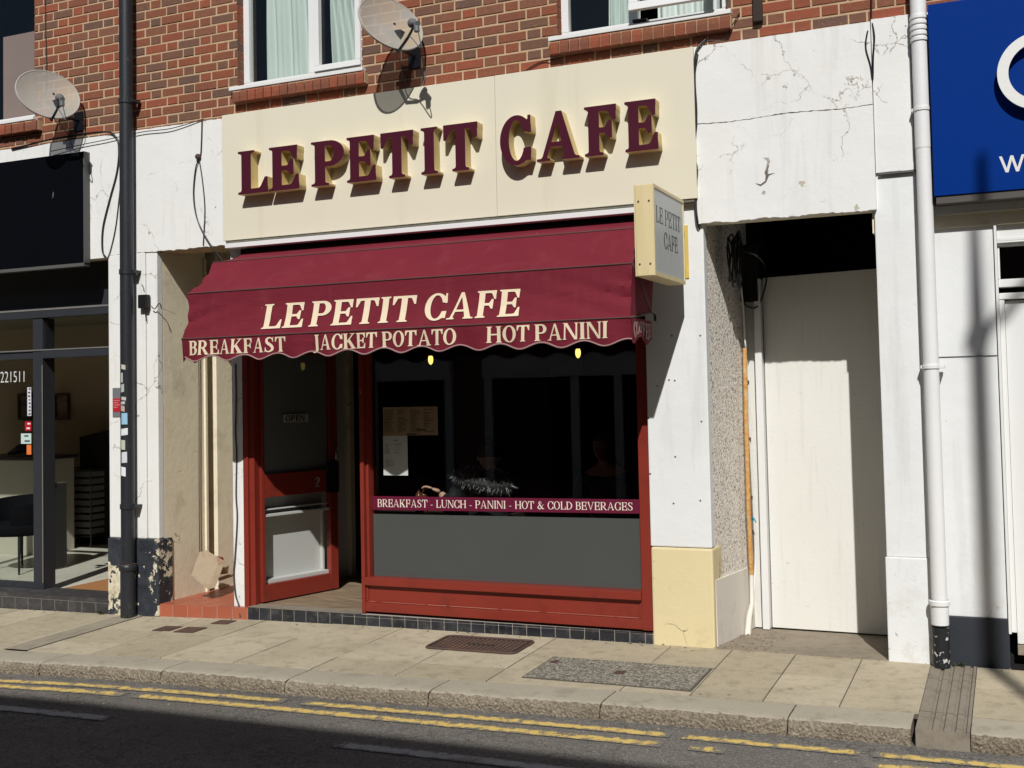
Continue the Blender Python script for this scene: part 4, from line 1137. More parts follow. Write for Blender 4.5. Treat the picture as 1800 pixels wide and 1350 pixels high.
# table, bottles
MAT['table'] = paint("dark_table_top", (.05, .03, .02), .4, .1)
def table(x, y, lab):
    t = empty("cafe_table", (x, y, ZTH), lab, "table", "tables inside the cafe window")
    m = MB(); m.box(x - .32, x + .32, y - .3, y + .3, .77, .80); obj("table_top", m.mesh("table_top", .006), MAT['table'], t)
    m = MB(); m.lathe([(.24, ZTH), (.23, ZTH + .015), (.03, ZTH + .04), (.028, .77)], (x, y, 0), n=20); obj("pedestal", m.mesh("pedestal", smooth=True), MAT['black'], t)
pt = P(742, 868, .30)
table(pt.x - .10, .47, "dark cafe table with brown sauce bottles in front of the seated coat wearer")
MAT['sauce'] = paint("brown_sauce_glass", (.10, .035, .015), .2, .1)
for i, (px, dx, lab) in enumerate(((736, 0, "brown sauce bottle nearest the window frame"), (745, .01, "brown sauce bottle beside the raised hand"))):
    q = P(px, 868, .22 + i * .05)
    m = MB(); m.lathe([(.026, .80), (.028, .81), (.028, .915), (.024, .935), (.014, .945), (.012, .955), (.004, .960), (.003, .972)], (q.x, .22 + i * .05, 0), n=14)
    obj("sauce_bottle", m.mesh("sauce_bottle", smooth=True), MAT['sauce'], label=lab, cat="bottle", group="sauce bottles on the cafe table")
# ---- people: one skinned body each, clothing and hair as children
MAT['skin'] = paint("skin", (.52, .32, .23), .55, .04)
MAT['hair_dark'] = paint("dark_hair", (.012, .010, .009), .6, .2, 60)
MAT['hair_grey'] = paint("grey_hair", (.10, .10, .105), .7, .2, 60)
def skin_mesh(name, verts, edges, radii, sub=2, root=0):
    me = bpy.data.meshes.new(name); me.from_pydata([tuple(v) for v in verts], edges, [])
    o = bpy.data.objects.new(name, me); COL.objects.link(o)
    mod = o.modifiers.new("skin", 'SKIN'); mod.use_smooth_shade = True
    lay_ = me.skin_vertices[0] if me.skin_vertices else None
    if lay_ is None:
        bm = bmesh.new(); bm.from_mesh(me); bm.verts.layers.skin.verify(); bm.to_mesh(me); bm.free(); lay_ = me.skin_vertices[0]
    for i, r in enumerate(radii):
        r = r if isinstance(r, tuple) else (r, r)
        lay_.data[i].radius = r; lay_.data[i].use_root = (i == root)
    s = o.modifiers.new("sub", 'SUBSURF'); s.levels = sub; s.render_levels = sub
    dg = bpy.context.evaluated_depsgraph_get()
    out = bpy.data.meshes.new_from_object(o.evaluated_get(dg)); out.name = name
    bpy.data.objects.remove(o); bpy.data.meshes.remove(me)
    out.polygons.foreach_set("use_smooth", [True] * len(out.polygons))
    return out
def fingers(m, wrist, fwd, side, up, s=1.0, curl=.5):
    """five finger chains fused to a palm: returns bmesh-joined mesh pieces"""
    ms = []
    palm_v = [wrist, wrist + fwd * .035 * s, wrist + fwd * .075 * s]
    ms.append(skin_mesh("palm", palm_v, [(0, 1), (1, 2)], [(.022 * s, .018 * s), (.034 * s, .015 * s), (.036 * s, .013 * s)], 1))
    for k, (off, ln) in enumerate(((-.030, .062), (-.010, .074), (.010, .078), (.029, .068))):
        b = wrist + fwd * .075 * s + side * off * s
        d1 = (fwd - up * curl * .4 + side * off * 3).normalized(); d2 = (fwd - up * curl * 1.2).normalized(); d3 = (fwd * .6 - up * curl * 2).normalized()
        p1 = b + d1 * ln * .48 * s; p2 = p1 + d2 * ln * .3 * s; p3 = p2 + d3 * ln * .24 * s
        ms.append(skin_mesh("finger", [b - fwd * .015 * s, p1, p2, p3], [(0, 1), (1, 2), (2, 3)], [.0095 * s, .009 * s, .0082 * s, .0068 * s], 1))
    b = wrist + fwd * .02 * s - side * .022 * s
    ms.append(skin_mesh("thumb", [b, b + (fwd * .6 - side * .9) .normalized() * .035 * s, b + (fwd * .6 - side * .9).normalized() * .035 * s + (fwd * .9 - side * .3 + up * .1).normalized() * .03 * s], [(0, 1), (1, 2)], [.012 * s, .0105 * s, .0085 * s], 1))
    return ms
def head_mesh(c, face, r=.098):
    """egg-shaped head with brow, nose, chin and ears, looking along face"""
    face = Vector(face).normalized(); up = Vector((0, 0, 1)); sd = face.cross(up).normalized()
    m = MB()
    def fn(u, v):
        th = u * 2 * math.pi; ph = (v - .5) * math.pi
        a, s_, z = math.cos(ph) * math.cos(th), math.cos(ph) * math.sin(th), math.sin(ph)
        f = a * 1.0; wdt = .78 if z > -.2 else .78 - .28 * (-.2 - z)
        fr = max(a, 0)
        nose = .22 * math.exp(-((s_ / .13) ** 2 + ((z + .12) / .16) ** 2)) * (a > 0)
        brow = .05 * math.exp(-((z - .16) / .1) ** 2) * fr
        eye = -.09 * (math.exp(-(((abs(s_) - .33) / .13) ** 2 + ((z - .03) / .08) ** 2))) * (a > 0)
        mouth = .05 * math.exp(-((s_ / .25) ** 2 + ((z + .45) / .06) ** 2)) * (a > 0) - .03 * math.exp(-((s_ / .25) ** 2 + ((z + .52) / .025) ** 2)) * (a > 0)
        chin = .08 * math.exp(-((s_ / .3) ** 2 + ((z + .8) / .15) ** 2)) * (a > 0)
        return c + face * r * (f + nose + brow + eye + mouth + chin) + sd * r * wdt * s_ + up * r * 1.22 * z
    m.grid(fn, 40, 28)
    for s_ in (1, -1):
        m.lathe([(.004, -.006), (.022, -.004), (.026, .004), (.016, .010), (.004, .008)], c + sd * s_ * r * .78 - face * .008 + up * -.005, sd * s_ + face * -.3, 12)
    return m.mesh("head", smooth=True)
def hair_mesh(c, face, r, back=.35):
    face = Vector(face).normalized(); up = Vector((0, 0, 1)); sd = face.cross(up).normalized()
    m = MB(); rr = random.Random(4)
    def fn(u, v):
        th = u * 2 * math.pi; z = 1.0 - v * 1.15
        q = math.sqrt(max(0, 1 - min(1, z) ** 2)) if z > 0 else 1.0 - .1 * v
        a = math.cos(th)
        if a > .35: z = max(z, .35 + .1 * a)
        k = 1.09 + .04 * math.sin(th * 9 + v * 14)
        return c + face * r * k * q * a * .98 - face * .006 + sd * r * .84 * k * q * math.sin(th) + up * r * 1.26 * (z * 1.02)
    m.grid(fn, 36, 12)
    return m.mesh("hair", smooth=True)
# seated person in a black puffer coat with a fur-trimmed hood, back to the street, right hand raised over the table
fc = P(846, 847, .215)                       # middle of the fur trim
px0 = fc.x - .02; hy = .385
face = Vector((-.45, .88, -.25)).normalized()
pers = empty("person", (px0, hy, ZTH), "seated person in black coat with fur trimmed hood inside the cafe window", "person")
hc = Vector((px0 - .05, hy + .12, 1.20))
hand_p = P(760, 862, .24); wr = Vector((hand_p.x + .06, .255, hand_p.z - .012))
V = [Vector((px0 + .02, hy + .05, .50)), Vector((px0 + .01, hy + .03, .70)), Vector((px0, hy + .03, .90)), Vector((px0 - .02, hy + .05, 1.03)), Vector((px0 - .04, hy + .08, 1.12)), hc + Vector((0.01, -.01, -.05)),
     Vector((px0 - .16, hy - .08, .99)), Vector((px0 - .27, hy - .14, .86)), wr,
     Vector((px0 + .12, hy + .18, .99)), Vector((px0 + .02, hy + .33, .85)), Vector((px0 - .2, hy + .3, .83)),
     Vector((px0 - .10, hy - .06, .52)), Vector((px0 - .42, hy - .0, .54)), Vector((px0 - .42, hy + .0, .14)), Vector((px0 + .0, hy + .2, .52)), Vector((px0 - .40, hy + .24, .54)), Vector((px0 - .40, hy + .24, .14)), Vector((px0 - .52, hy, .10)), Vector((px0 - .5, hy + .24, .10))]
E_ = [(0, 1), (1, 2), (2, 3), (3, 4), (4, 5), (3, 6), (6, 7), (7, 8), (3, 9), (9, 10), (10, 11), (0, 12), (12, 13), (13, 14), (0, 15), (15, 16), (16, 17), (14, 18), (17, 19)]
R_ = [.15, .14, .15, .12, .055, .055, .060, .045, .026, .060, .045, .028, .09, .065, .045, .09, .065, .045, .04, .04]
parts_ = [skin_mesh("b", V, E_, R_, 2), head_mesh(hc, face)]
parts_ += fingers(None, wr, Vector((-.80, -.12, .35)).normalized(), Vector((.1, -.9, .2)).normalized(), Vector((.35, .1, .9)).normalized(), 1.0, .55)
parts_ += fingers(None, V[11], Vector((-.95, -.1, 0)).normalized(), Vector((0, 1, 0)), Vector((0, 0, 1)), 1.0, .3)
obj("body", join_meshes(parts_, "body"), MAT['skin'], pers)
obj("hair", hair_mesh(hc, face, .098), MAT['hair_dark'], pers)
MAT['puffer'] = paint("black_puffer_cloth", (.016, .017, .019), .35, .2, 12, bump=1.0, bs=16, spec=.25)
cv = [V[0] + Vector((0, 0, -.02)), V[1], V[2], V[3], V[3] + Vector((-.01, .015, .04)), V[6], V[7], V[7].lerp(wr, .72), V[9], V[10], V[10].lerp(V[11], .75)]
ce = [(0, 1), (1, 2), (2, 3), (3, 4), (3, 5), (5, 6), (6, 7), (3, 8), (8, 9), (9, 10)]
obj("coat", skin_mesh("coat", cv, ce, [.19, .185, .19, .15, .10, .088, .078, .052, .088, .075, .055], 2), MAT['puffer'], pers)
# hood lying on the shoulders with a fur edge
m = MB()
hb = Vector((fc.x - .01, hy - .10, fc.z - .02))
loop = [Vector((fc.x + .21 * math.cos(t) , hy - .165 - .03 * abs(math.sin(t)) * (1 if math.sin(t) < 0 else -5.5), fc.z + .015 + .03 * math.sin(t) - .035 * math.cos(t))) for t in [i * 2 * math.pi / 28 for i in range(29)]]
m.grid(lambda u, v: loop[int(round(u * 28))].lerp(hb + Vector((0, .02, -.10)), v * .85) + Vector((0, -.05 * math.sin(v * 3.1), -.02 * v)), 28, 8)
obj("hood", m.mesh("hood", smooth=True), MAT['puffer'], pers)
MAT['fur'] = paint("grey_fur", (.035, .035, .036), .8, .6, 80); MAT['fur_tip'] = paint("pale_fur_tip", (.36, .36, .35), .8, .2, 60)
m = MB(); rr = random.Random(8)
cl = cat_rom(loop, 6)
m.tube(cl, .028, 8, cap=False)
for i in range(1900):
    k = rr.randrange(len(cl) - 1); p = cl[k]; t = (cl[k + 1] - cl[k]).normalized()
    a = rr.uniform(0, 6.28); u = t.cross(Vector((0, 0, 1))).normalized(); w_ = t.cross(u)
    d = (u * math.cos(a) + w_ * math.sin(a) + t * rr.uniform(-.7, .7)).normalized()
    q = p + d * .02; e = p + d * rr.uniform(.045, .080) + Vector((rr.uniform(-.012, .012), 0, -.006)); s_ = t * .0020
    m.raw([q - s_, q + s_, (q + e) / 2 + s_ * .8 + Vector((0, 0, .004)), e, (q + e) / 2 - s_ * .8 + Vector((0, 0, .004))], [(0, 1, 2, 4), (4, 2, 3)], mi=1 if rr.random() < .24 else 0)
obj("fur_trim", m.mesh("fur_trim"), [MAT['fur'], MAT['fur_tip']], pers)
# chair under the coat wearer
MAT['chairwood'] = paint("dark_chair_wood", (.04, .025, .018), .5, .15)
def chair(x, y, lab, grp="chairs inside the cafe"):
    t = empty("cafe_chair", (x, y, ZTH), lab, "chair", grp)
    m = MB(); m.box(x - .2, x + .2, y - .2, y + .2, .34, .38); obj("seat", m.mesh("seat", .01), MAT['chairwood'], t)
    for sx in (-1, 1):
        for sy in (-1, 1):
            m = MB(); m.tube([(x + sx * .18, y + sy * .18, .34), (x + sx * .2, y + sy * .2, ZTH)], .018, 8); obj("leg", m.mesh("leg", smooth=True), MAT['chairwood'], t)
    m = MB(); m.box(x + .19, x + .22, y - .19, y + .19, .55, .80); m.box(x + .19, x + .22, y - .19, y - .16, .38, .55); m.box(x + .19, x + .22, y + .16, y + .19, .38, .55); obj("backrest", m.mesh("backrest", .008), MAT['chairwood'], t)
chair(px0 + .02, hy + .06, "dark wooden chair under the person in the fur hooded coat")
# second person, deep in the room, grey hair and dark blue top
q = P(1060, 782, 1.5); face2 = Vector((-.3, -1, -.1))
pr2 = empty("person", (q.x, 1.5, ZTH), "grey haired person in dark blue top sitting deep in the dark cafe", "person")
hc2 = Vector((q.x, 1.5, q.z - .01)); b_ = hc2 + Vector((0, .06, 0))
V = [b_ + Vector((0, .05, -.72)), b_ + Vector((0, .04, -.50)), b_ + Vector((0, .03, -.33)), b_ + Vector((0, .01, -.22)), b_ + Vector((0, 0, -.14)), b_ + Vector((0, -.04, -.04)),
     b_ + Vector((-.19, .02, -.27)), b_ + Vector((-.24, -.12, -.5)), b_ + Vector((-.12, -.36, -.48)), b_ + Vector((.19, .02, -.27)), b_ + Vector((.24, -.12, -.5)), b_ + Vector((.12, -.36, -.48)),
     b_ + Vector((-.1, -.1, -.74)), b_ + Vector((-.12, -.42, -.72)), b_ + Vector((-.12, -.42, -1.15)), b_ + Vector((.1, -.1, -.74)), b_ + Vector((.12, -.42, -.72)), b_ + Vector((.12, -.42, -1.15))]
E_ = [(0, 1), (1, 2), (2, 3), (3, 4), (4, 5), (3, 6), (6, 7), (7, 8), (3, 9), (9, 10), (10, 11), (0, 12), (12, 13), (13, 14), (0, 15), (15, 16), (16, 17)]
R2 = [.14, .13, .14, .11, .055, .055, .058, .045, .027, .058, .045, .027, .085, .06, .045, .085, .06, .045]
ps = [skin_mesh("b", V, E_, R2, 2), head_mesh(hc2, face2)]
for k in (8, 11): ps += fingers(None, V[k], Vector((0, -.95, -.1)).normalized(), Vector((1, 0, 0)), Vector((0, 0, 1)), 1, .4)
obj("body", join_meshes(ps, "body"), MAT['skin'], pr2)
obj("hair", hair_mesh(hc2, face2, .098), MAT['hair_grey'], pr2)
MAT['bluetop'] = paint("dark_blue_top", (.016, .022, .075), .85, .1)
obj("jumper", skin_mesh("jumper", V[:4] + V[6:8] + [V[7].lerp(V[8], .8)] + V[9:11] + [V[10].lerp(V[11], .8)], [(0, 1), (1, 2), (2, 3), (3, 4), (4, 5), (5, 6), (3, 7), (7, 8), (8, 9)], [.17, .16, .165, .13, .08, .062, .042, .08, .062, .042], 2), MAT['bluetop'], pr2)
chair(q.x - .2, 1.56, "dark chair under the grey haired person deep in the cafe")
table(q.x, 1.05, "dark cafe table in front of the grey haired person")
# ------------------------------------------------------------------ main sign with raised letters
sg = empty("cafe_sign", (-3.7, -.08, 2.93), "long cream fascia sign with raised burgundy letters LE PETIT CAFE", "sign")
SX0, SX1 = PX(390, 203, -.08), PX(1218, 82, -.08)
xj = PX(871, 230, -.08)
m = MB(); m.box(SX0, xj - .0012, -.080, -.0155, 2.925, 3.925); m.box(xj + .0012, SX1, -.0805, -.0155, 2.925, 3.926)
obj("board", m.mesh("board", .003), MAT['cream_sign'], sg)
m = MB(); m.box(SX0 + .02, SX1 - .02, -.072, -.02, 2.905, 2.924); obj("board_edge", m.mesh("board_edge"), paint("mottled_dark_edge", (.15, .14, .11), .9, .5, 14), sg)  # mottled dark strip along the foot of the board
FACE_Y = -.172
LT = [("L", 418.5, 471), ("E", 473, 526), ("P", 547, 605), ("E", 609.5, 661), ("T", 669, 727), ("I", 740, 769), ("T", 779.5, 840), ("C", 879, 934), ("A", 943, 1018), ("F", 1027.5, 1084), ("E", 1098.5, 1157)]
ZL0, ZL1 = 3.256, 3.592
for ch, a, b in LT:
    yb = 343 - (a - 419) * (343 - 268) / (1100 - 419)
    xa, xb = PX(a, yb - 35, FACE_Y), PX(b, yb - 35, FACE_Y)
    L, w = word_loops(ch, 'bold')
    xs_ = [p[0] for l in L for p in l]; lo, hi = min(xs_), max(xs_)
    L = [[((p[0] - lo), p[1]) for p in l] for l in L]
    f = lambda u, v, d: (u, -.0815 - d, v)
    me = lay(L, hi - lo, f, xa, xb, ZL0, ZL1, -FACE_Y - .0815)
    me.materials.append(MAT['gold']); me.materials.append(MAT['burgundy'])
    for p_ in me.polygons:
        if abs(p_.normal.y) > .9 and p_.center.y < -.165: p_.material_index = 1
    o = bpy.data.objects.new("letter", me); COL.objects.link(o); o.parent = sg; o.location = -sg.location

# ------------------------------------------------------------------ awning
aw = empty("awning", (-3.8, -.1, 2.85), "burgundy cafe awning with scalloped valance lettered LE PETIT CAFE", "awning")
AX0, AX1 = -5.475, -2.075
prof = [(-.03, 2.815), (-.40, 2.712), (-.70, 2.452), (-.76, 2.118)]     # housing, bow, bow, front bar
def aw_pt(u, k, t):
    """u 0..1 along, span k between bows, t 0..1 across the span"""
    (y0, z0), (y1, z1) = prof[k], prof[k + 1]
    x = AX0 + u * (AX1 - AX0)
    dy, dz = y1 - y0, z1 - z0; l = math.hypot(dy, dz); ny, nz = dz / l, -dy / l
    if k == 2: pass
    sag = -.018 * math.sin(math.pi * t) * (1 if k else .5)
    e = min(u, 1 - u) * (AX1 - AX0)
    pull = math.exp(-e / .10) * math.sin(math.pi * t) * .022
    x += pull if u < .5 else -pull * .4
    wr = 0
    if k >= 1:
        d = e
        wr = math.sin(math.pi * t) * .012 * math.sin(17 * t + d * 15) * math.exp(-d / .40) 
    return Vector((x, y0 + dy * t - (ny * (sag + wr)) * -1, z0 + dz * t + nz * (sag + wr)))
m = MB()
for k in range(3): m.grid(lambda u, v, k=k: aw_pt(u, k, v), 110, 10)
cn = m.mesh("canopy", smooth=True, weld=True); obj("canopy", autosmooth(cn, 28), MAT['fabric'], aw)
# valance
NS = 12
def val_pt(u, v):
    """v 0 top .. 1 bottom edge"""
    x = AX0 + u * (AX1 - AX0)
    zb = 1.974 + .019 * math.cos(u * NS * 2 * math.pi + .6) - .004 * math.sin(u * 9)
    zt_ = prof[3][1]
    return Vector((x, -.760 + .012 * v * math.sin(u * NS * 2 * math.pi + 1.2) + .010 * v, zt_ + (zb - zt_) * v))
m = MB(); m.grid(val_pt, 220, 6)
m.grid(lambda u, v: Vector((AX0 + .045 * u * 0 + .012 * v, -.76 + .20 * (1 - u) , prof[3][1] + (1.975 + .03 * math.cos(u * 9) - prof[3][1]) * v)), 14, 4)
val = obj("valance", m.mesh("valance", smooth=True), MAT['fabric'], aw)
MAT['piping'] = paint("dark_piping", (.085, .045, .04), .7, .1); MAT['trim'] = paint("pale_scallop_trim", (.34, .20, .20), .7, .1)
m = MB(); m.tube([val_pt(i / 260, 1) + Vector((0, -.001, 0)) for i in range(261)], .0055, 6); obj("scallop_trim", m.mesh("scallop_trim", smooth=True), MAT['trim'], val)
def strip_on(k, t, r=.005):
    m = MB(); m.tube([aw_pt(i / 60, k, t) + Vector((0, -.001, .001)) for i in range(61)], r, 6); return m
for k, t in ((0, 1.0), (1, 1.0), (2, 1.0)): obj("piping", strip_on(k, t).mesh("piping", smooth=True), MAT['piping'], aw)
# side panels hang from the bows to the wall pivot
for s_, xx in ((1, AX1), (-1, AX0)):
    m = MB(); piv = Vector((xx, -.32 if s_ > 0 else -.03, 2.17))
    rim = [Vector((xx, *prof[0])), Vector((xx, *prof[1])), Vector((xx, *prof[2])), Vector((xx, *prof[3]))]
    if s_ > 0: rim = [aw_pt(1, 0, .3)] + [aw_pt(1, k, t / 8) for k in (0, 1, 2) for t in range(9) if k or t > 2]
    else: rim = [aw_pt(0, k, t / 8) for k in (0, 1, 2) for t in range(9)]
    for a, b in zip(rim[:-1], rim[1:]):
        if (a - b).length > 1e-4: m.face([a, b, piv])
    obj("side_panel", m.mesh("side_panel"), MAT['fabric'], aw)
    m = MB(); m.tube([aw_pt(1 if s_ > 0 else 0, 1, 1.0), piv], .008, 6); m.tube([aw_pt(1 if s_ > 0 else 0, 2, 1.0), piv], .008, 6); obj("stay_piping", m.mesh("stay_piping", smooth=True), MAT['piping'], aw)
    m = MB(); m.tube([piv, piv + Vector((.012 * s_, .035, -.01)), piv + Vector((.014 * s_, .03, -.05))], .009, 8); obj("pivot_arm", m.mesh("pivot_arm", smooth=True), MAT['char'], aw)
# right-hand valance, pleated, lettered COFFEE
def sval(u, v):
    y = -.76 + u * .42
    zb = 1.985 + .024 * math.cos(u * 9.4 + 2.4)
    return Vector((AX1 + .003 * math.sin(u * 19) * (.3 + .7 * v) + .004, y, 2.118 + (zb - 2.118) * v))
m = MB(); m.grid(sval, 40, 5); sv = obj("side_valance", m.mesh("side_valance", smooth=True), MAT['fabric'], aw)
L, w = word_loops("COFFEE", 'book', gap=.10)
MAT['dull_letter'] = paint("dull_lettering", (.42, .27, .25), .8, .06)  # duller tint than the front lettering
obj("lettering", lay(L, w, lambda u, v, d: sval(u, 1 - v) + Vector((d + .003, 0, 0)), .06, .93, .22, .84, .001), MAT['dull_letter'], sv)
# printed words
def front_fn(u, v, d):    # u in 0..1 along, v 0 at the front bar .. 1 at the bow
    p = aw_pt(u, 2, 1 - v); return p + Vector((0, -.0055 - d, .001))
def u_of(px, py, y): return (PX(px, py, y) - AX0) / (AX1 - AX0)
ms = []
for wd, a, b in (("LE", 461, 532), ("PETIT", 544, 728), ("CAFE", 745, 912)):
    yy = -.732; py = 545 - (a - 460) * .042
    L, w = word_loops(wd, 'semi', slant=.045, gap=.07)
    ms.append(lay(L, w, front_fn, u_of(a, py, yy), u_of(b, py - 6, yy), .135, .665, .001))
obj("lettering", join_meshes(ms, "lettering"), MAT['offwhite_letter'], aw)
def val_fn(u, v, d):
    x = AX0 + u * (AX1 - AX0)
    t = (2.118 - v) / .13
    return Vector((x, -.760 + .012 * t * math.sin(u * NS * 2 * math.pi + 1.2) + .010 * t - .0035 - d, v))
for wd, a, b, sl_ in (("BREAKFAST", 331, 500, .07), ("JACKET", 547, 662, .05), ("POTATO", 670, 801, .05), ("HOT", 855, 930, .04), ("PANINI", 939, 1068, .04)):
    py = 612 - (a - 331) * .036
    L, w = word_loops(wd, 'book', slant=sl_, gap=.06)
    obj("lettering", lay(L, w, val_fn, u_of(a, py, -.76), u_of(b, py - 5, -.76), 1.999, 2.102, .001), MAT['offwhite_letter'], val)
m = MB(); m.box(PX(396, 432, -.1), PX(1116, 370, -.1), -.105, -.02, 2.862, 2.898); obj("headrail", m.mesh("headrail", .003), MAT['pvc'], aw)
m = MB(); m.box(AX0 + .1, AX1 - .1, -.03, .0, 2.76, 2.83); obj("wall_rail", m.mesh("wall_rail"), MAT['black'], aw)

# ------------------------------------------------------------------ projecting box sign
ps_ = empty("projecting_sign", (-1.93, -.2, 2.35), "small cream box sign standing out from the wall, lettered LE PETIT CAFE", "sign")
BX1 = -1.88; y_in_, y_out_ = -.225, -.905
BX0 = BX1 - .105
zb_ = (PZ(1149, 484, y_out_) + P(1203, 500, BX1, 0).z) / 2; zt2 = P(1145, 322, BX1, 0).z
m = MB(); m.box(BX0, BX1, y_out_, y_in_, zb_, zt2); MAT['cream_box'] = paint("yellowed_box_metal", (.72, .60, .34), .5, .05, 3, streak=((.50, .38, .18), 14, .5, .35), bump=.04)
obj("case", m.mesh("case", .004), MAT['cream_box'], ps_)
MAT['box_face'] = paint("weathered_acrylic", (.50, .52, .50), .4, .03, 2, dirt=((.27, .29, .31), 3.2, .55, .5), bump=.02)
for xx, s_ in ((BX1, 1), (BX0, -1)):
    m = MB(); x0, x1 = sorted((xx + .0004 * s_, xx + .003 * s_)); m.box(x0, x1, y_out_ + .02, y_in_ - .012, zb_ + .025, zt2 - .02)
    fp = obj("face_panel", m.mesh("face_panel"), MAT['box_face'], ps_)
    m = MB(); q0, q1 = sorted((xx + .0004 * s_, xx + .008 * s_))
    m.box(q0, q1, y_out_, y_in_, zt2 - .019, zt2); m.box(q0, q1, y_out_, y_in_, zb_, zb_ + .024); m.box(q0, q1, y_out_, y_out_ + .019, zb_ + .0241, zt2 - .0191); m.box(q0, q1, y_in_ - .011, y_in_, zb_ + .0241, zt2 - .0191)
    obj("face_rim", m.mesh("face_rim"), MAT['cream_box'], ps_)
    for wd, f0, f1, v0, v1 in (("LE PETIT", .09, .885, .60, .78), ("CAFE", .32, .77, .34, .52)):
        L, w = word_loops(wd, 'thin', gap=.09); D_ = y_in_ - y_out_; H_ = zt2 - zb_
        fn = (lambda u, v, d, xx=xx, s_=s_: (xx + s_ * (.0032 + d), (y_out_ + u * D_) if s_ > 0 else (y_in_ - u * D_), zb_ + v * H_))
        obj("lettering", lay(L, w, fn, f0, f1, v0, v1, .001), MAT['char'], fp)
for z_ in (zb_ + .07, zt2 - .1):
    for x_ in (BX0 + .02, BX1 - .02):
        m = MB(); m.lathe([(.006, 0), (.006, .003)], (x_, y_out_ - .0005, z_), (0, -1, 0), 8); obj("screw", m.mesh("screw"), MAT['iron'], ps_)
m = MB(); m.box(BX0 + .035, BX1 - .02, -.03, -.0225, zb_ + .06, zt2 - .13); m.box(BX0 + .045, BX0 + .065, y_in_, -.03, zb_ + .10, zb_ + .13); m.box(BX0 + .045, BX0 + .065, y_in_, -.03, zt2 - .20, zt2 - .17)
obj("bracket", m.mesh("bracket", .002), paint("yellow_bracket", (.66, .48, .12), .5, .06), ps_)

# ------------------------------------------------------------------ satellite dishes
def dish(name_px, lab, dia, nrm, lnb_px=None, wallz=None):
    c = P(*name_px, -.33); n_ = Vector(nrm).normalized()
    up = (Vector((0, 0, 1)) - n_ * n_.z).normalized(); sd = n_.cross(up).normalized()
    t = empty("satellite_dish", (c.x, 0, c.z - .2), lab, "satellite dish", "satellite dishes on the brick wall")
    m = MB(); R = dia / 2; dep = .055
    def fn(u, v):
        a = u * 2 * math.pi; r = v
        return c + sd * (R * 1.02 * r * math.cos(a)) + up * (R * .90 * r * math.sin(a)) + n_ * (dep * (r * r - 1))
    m.grid(fn, 48, 10); m.grid(lambda u, v: fn(u, 1) + n_ * (.0) + (fn(u, 1) - c).normalized() * (.006 * v) - n_ * .014 * v, 48, 1)
    obj("reflector", m.mesh("reflector", smooth=True, weld=True), MAT['dish'], t)
    m = MB(); m.tube([fn(i / 48, 1) - n_ * .004 for i in range(49)], .006, 6, cap=False); obj("rim", m.mesh("rim", smooth=True), paint("dish_rim", (.40, .39, .36), .6, .05), t)
    base = c - up * R * .9 - n_ * .01; foc = c + n_ * .25 - up * R * .80
    m = MB(); m.tube([c - up * R * .55 - n_ * .06, base - up * .02, base + (foc - base) * .55 - up * .03, foc - up * .015], [.012, .012, .010, .009], 8); obj("arm", m.mesh("arm", smooth=True), MAT['char'], t)
    ld = (c - foc).normalized()
    m = MB(); m.lathe([(.018, -.055), (.020, -.02), (.020, .0), (.032, .012), (.034, .035), (.028, .042)], foc, ld, 16); ln = obj("lnb", m.mesh("lnb", smooth=True), MAT['grey_plastic'], t)
    m = MB(); q = foc - ld * .055; e1 = Vector((0, 0, -1)); 
    m.tube([foc - ld * .03, foc - ld * .035 + e1 * .06], .021, 8); obj("lnb_body", m.mesh("lnb_body", .004), MAT['grey_plastic'], t)
    wallp = Vector((c.x + .01, -.012, c.z - R * .62))
    m = MB(); m.box(wallp.x - .05, wallp.x + .05, -.016, -.004, wallp.z - .09, wallp.z + .07); m.tube([wallp, Vector((wallp.x, -.20, wallp.z - .0)), Vector((wallp.x, -.22, wallp.z + .03)), c - n_ * .07 - up * R * .1], .016, 8); m.box(c.x - .04, c.x + .04, -.27, -.19, wallp.z + .0, wallp.z + .12)
    obj("wall_bracket", m.mesh("wall_bracket", .002), MAT['char'], t)
    m = MB()
    for a in (-.35, .15):
        q = fn(.5 + a * .3, .30) + n_ * .002; m.lathe([(.009, 0), (.009, .004)], q, n_, 8)
    obj("bolts", m.mesh("bolts"), MAT['black'], t)
    m = MB(); b0 = foc - ld * .05 + e1 * .05
    m.tube(cat_rom([b0, b0 + Vector((.0, .03, -.11)), b0.lerp(base, .45) + Vector((0, 0, .02)), base + Vector((0, .04, -.01)), Vector((c.x - .08, -.05, wallp.z - .10)), Vector((c.x - .02, -.02, wallp.z - .26)), Vector((c.x + .09, -.02, wallp.z - .20)), Vector((c.x + .08, -.03, wallp.z - .02))], 8), .0038, 6)
    obj("lead", m.mesh("lead", smooth=True), MAT['grey_plastic'], t)
dish((85, 165), "rust stained satellite dish on the brick wall near the black pipe", .50, (.84, -.42, .34))
dish((688, 40), "grey satellite dish casting its shadow on the cream sign", .50, (.80, -.46, .38))

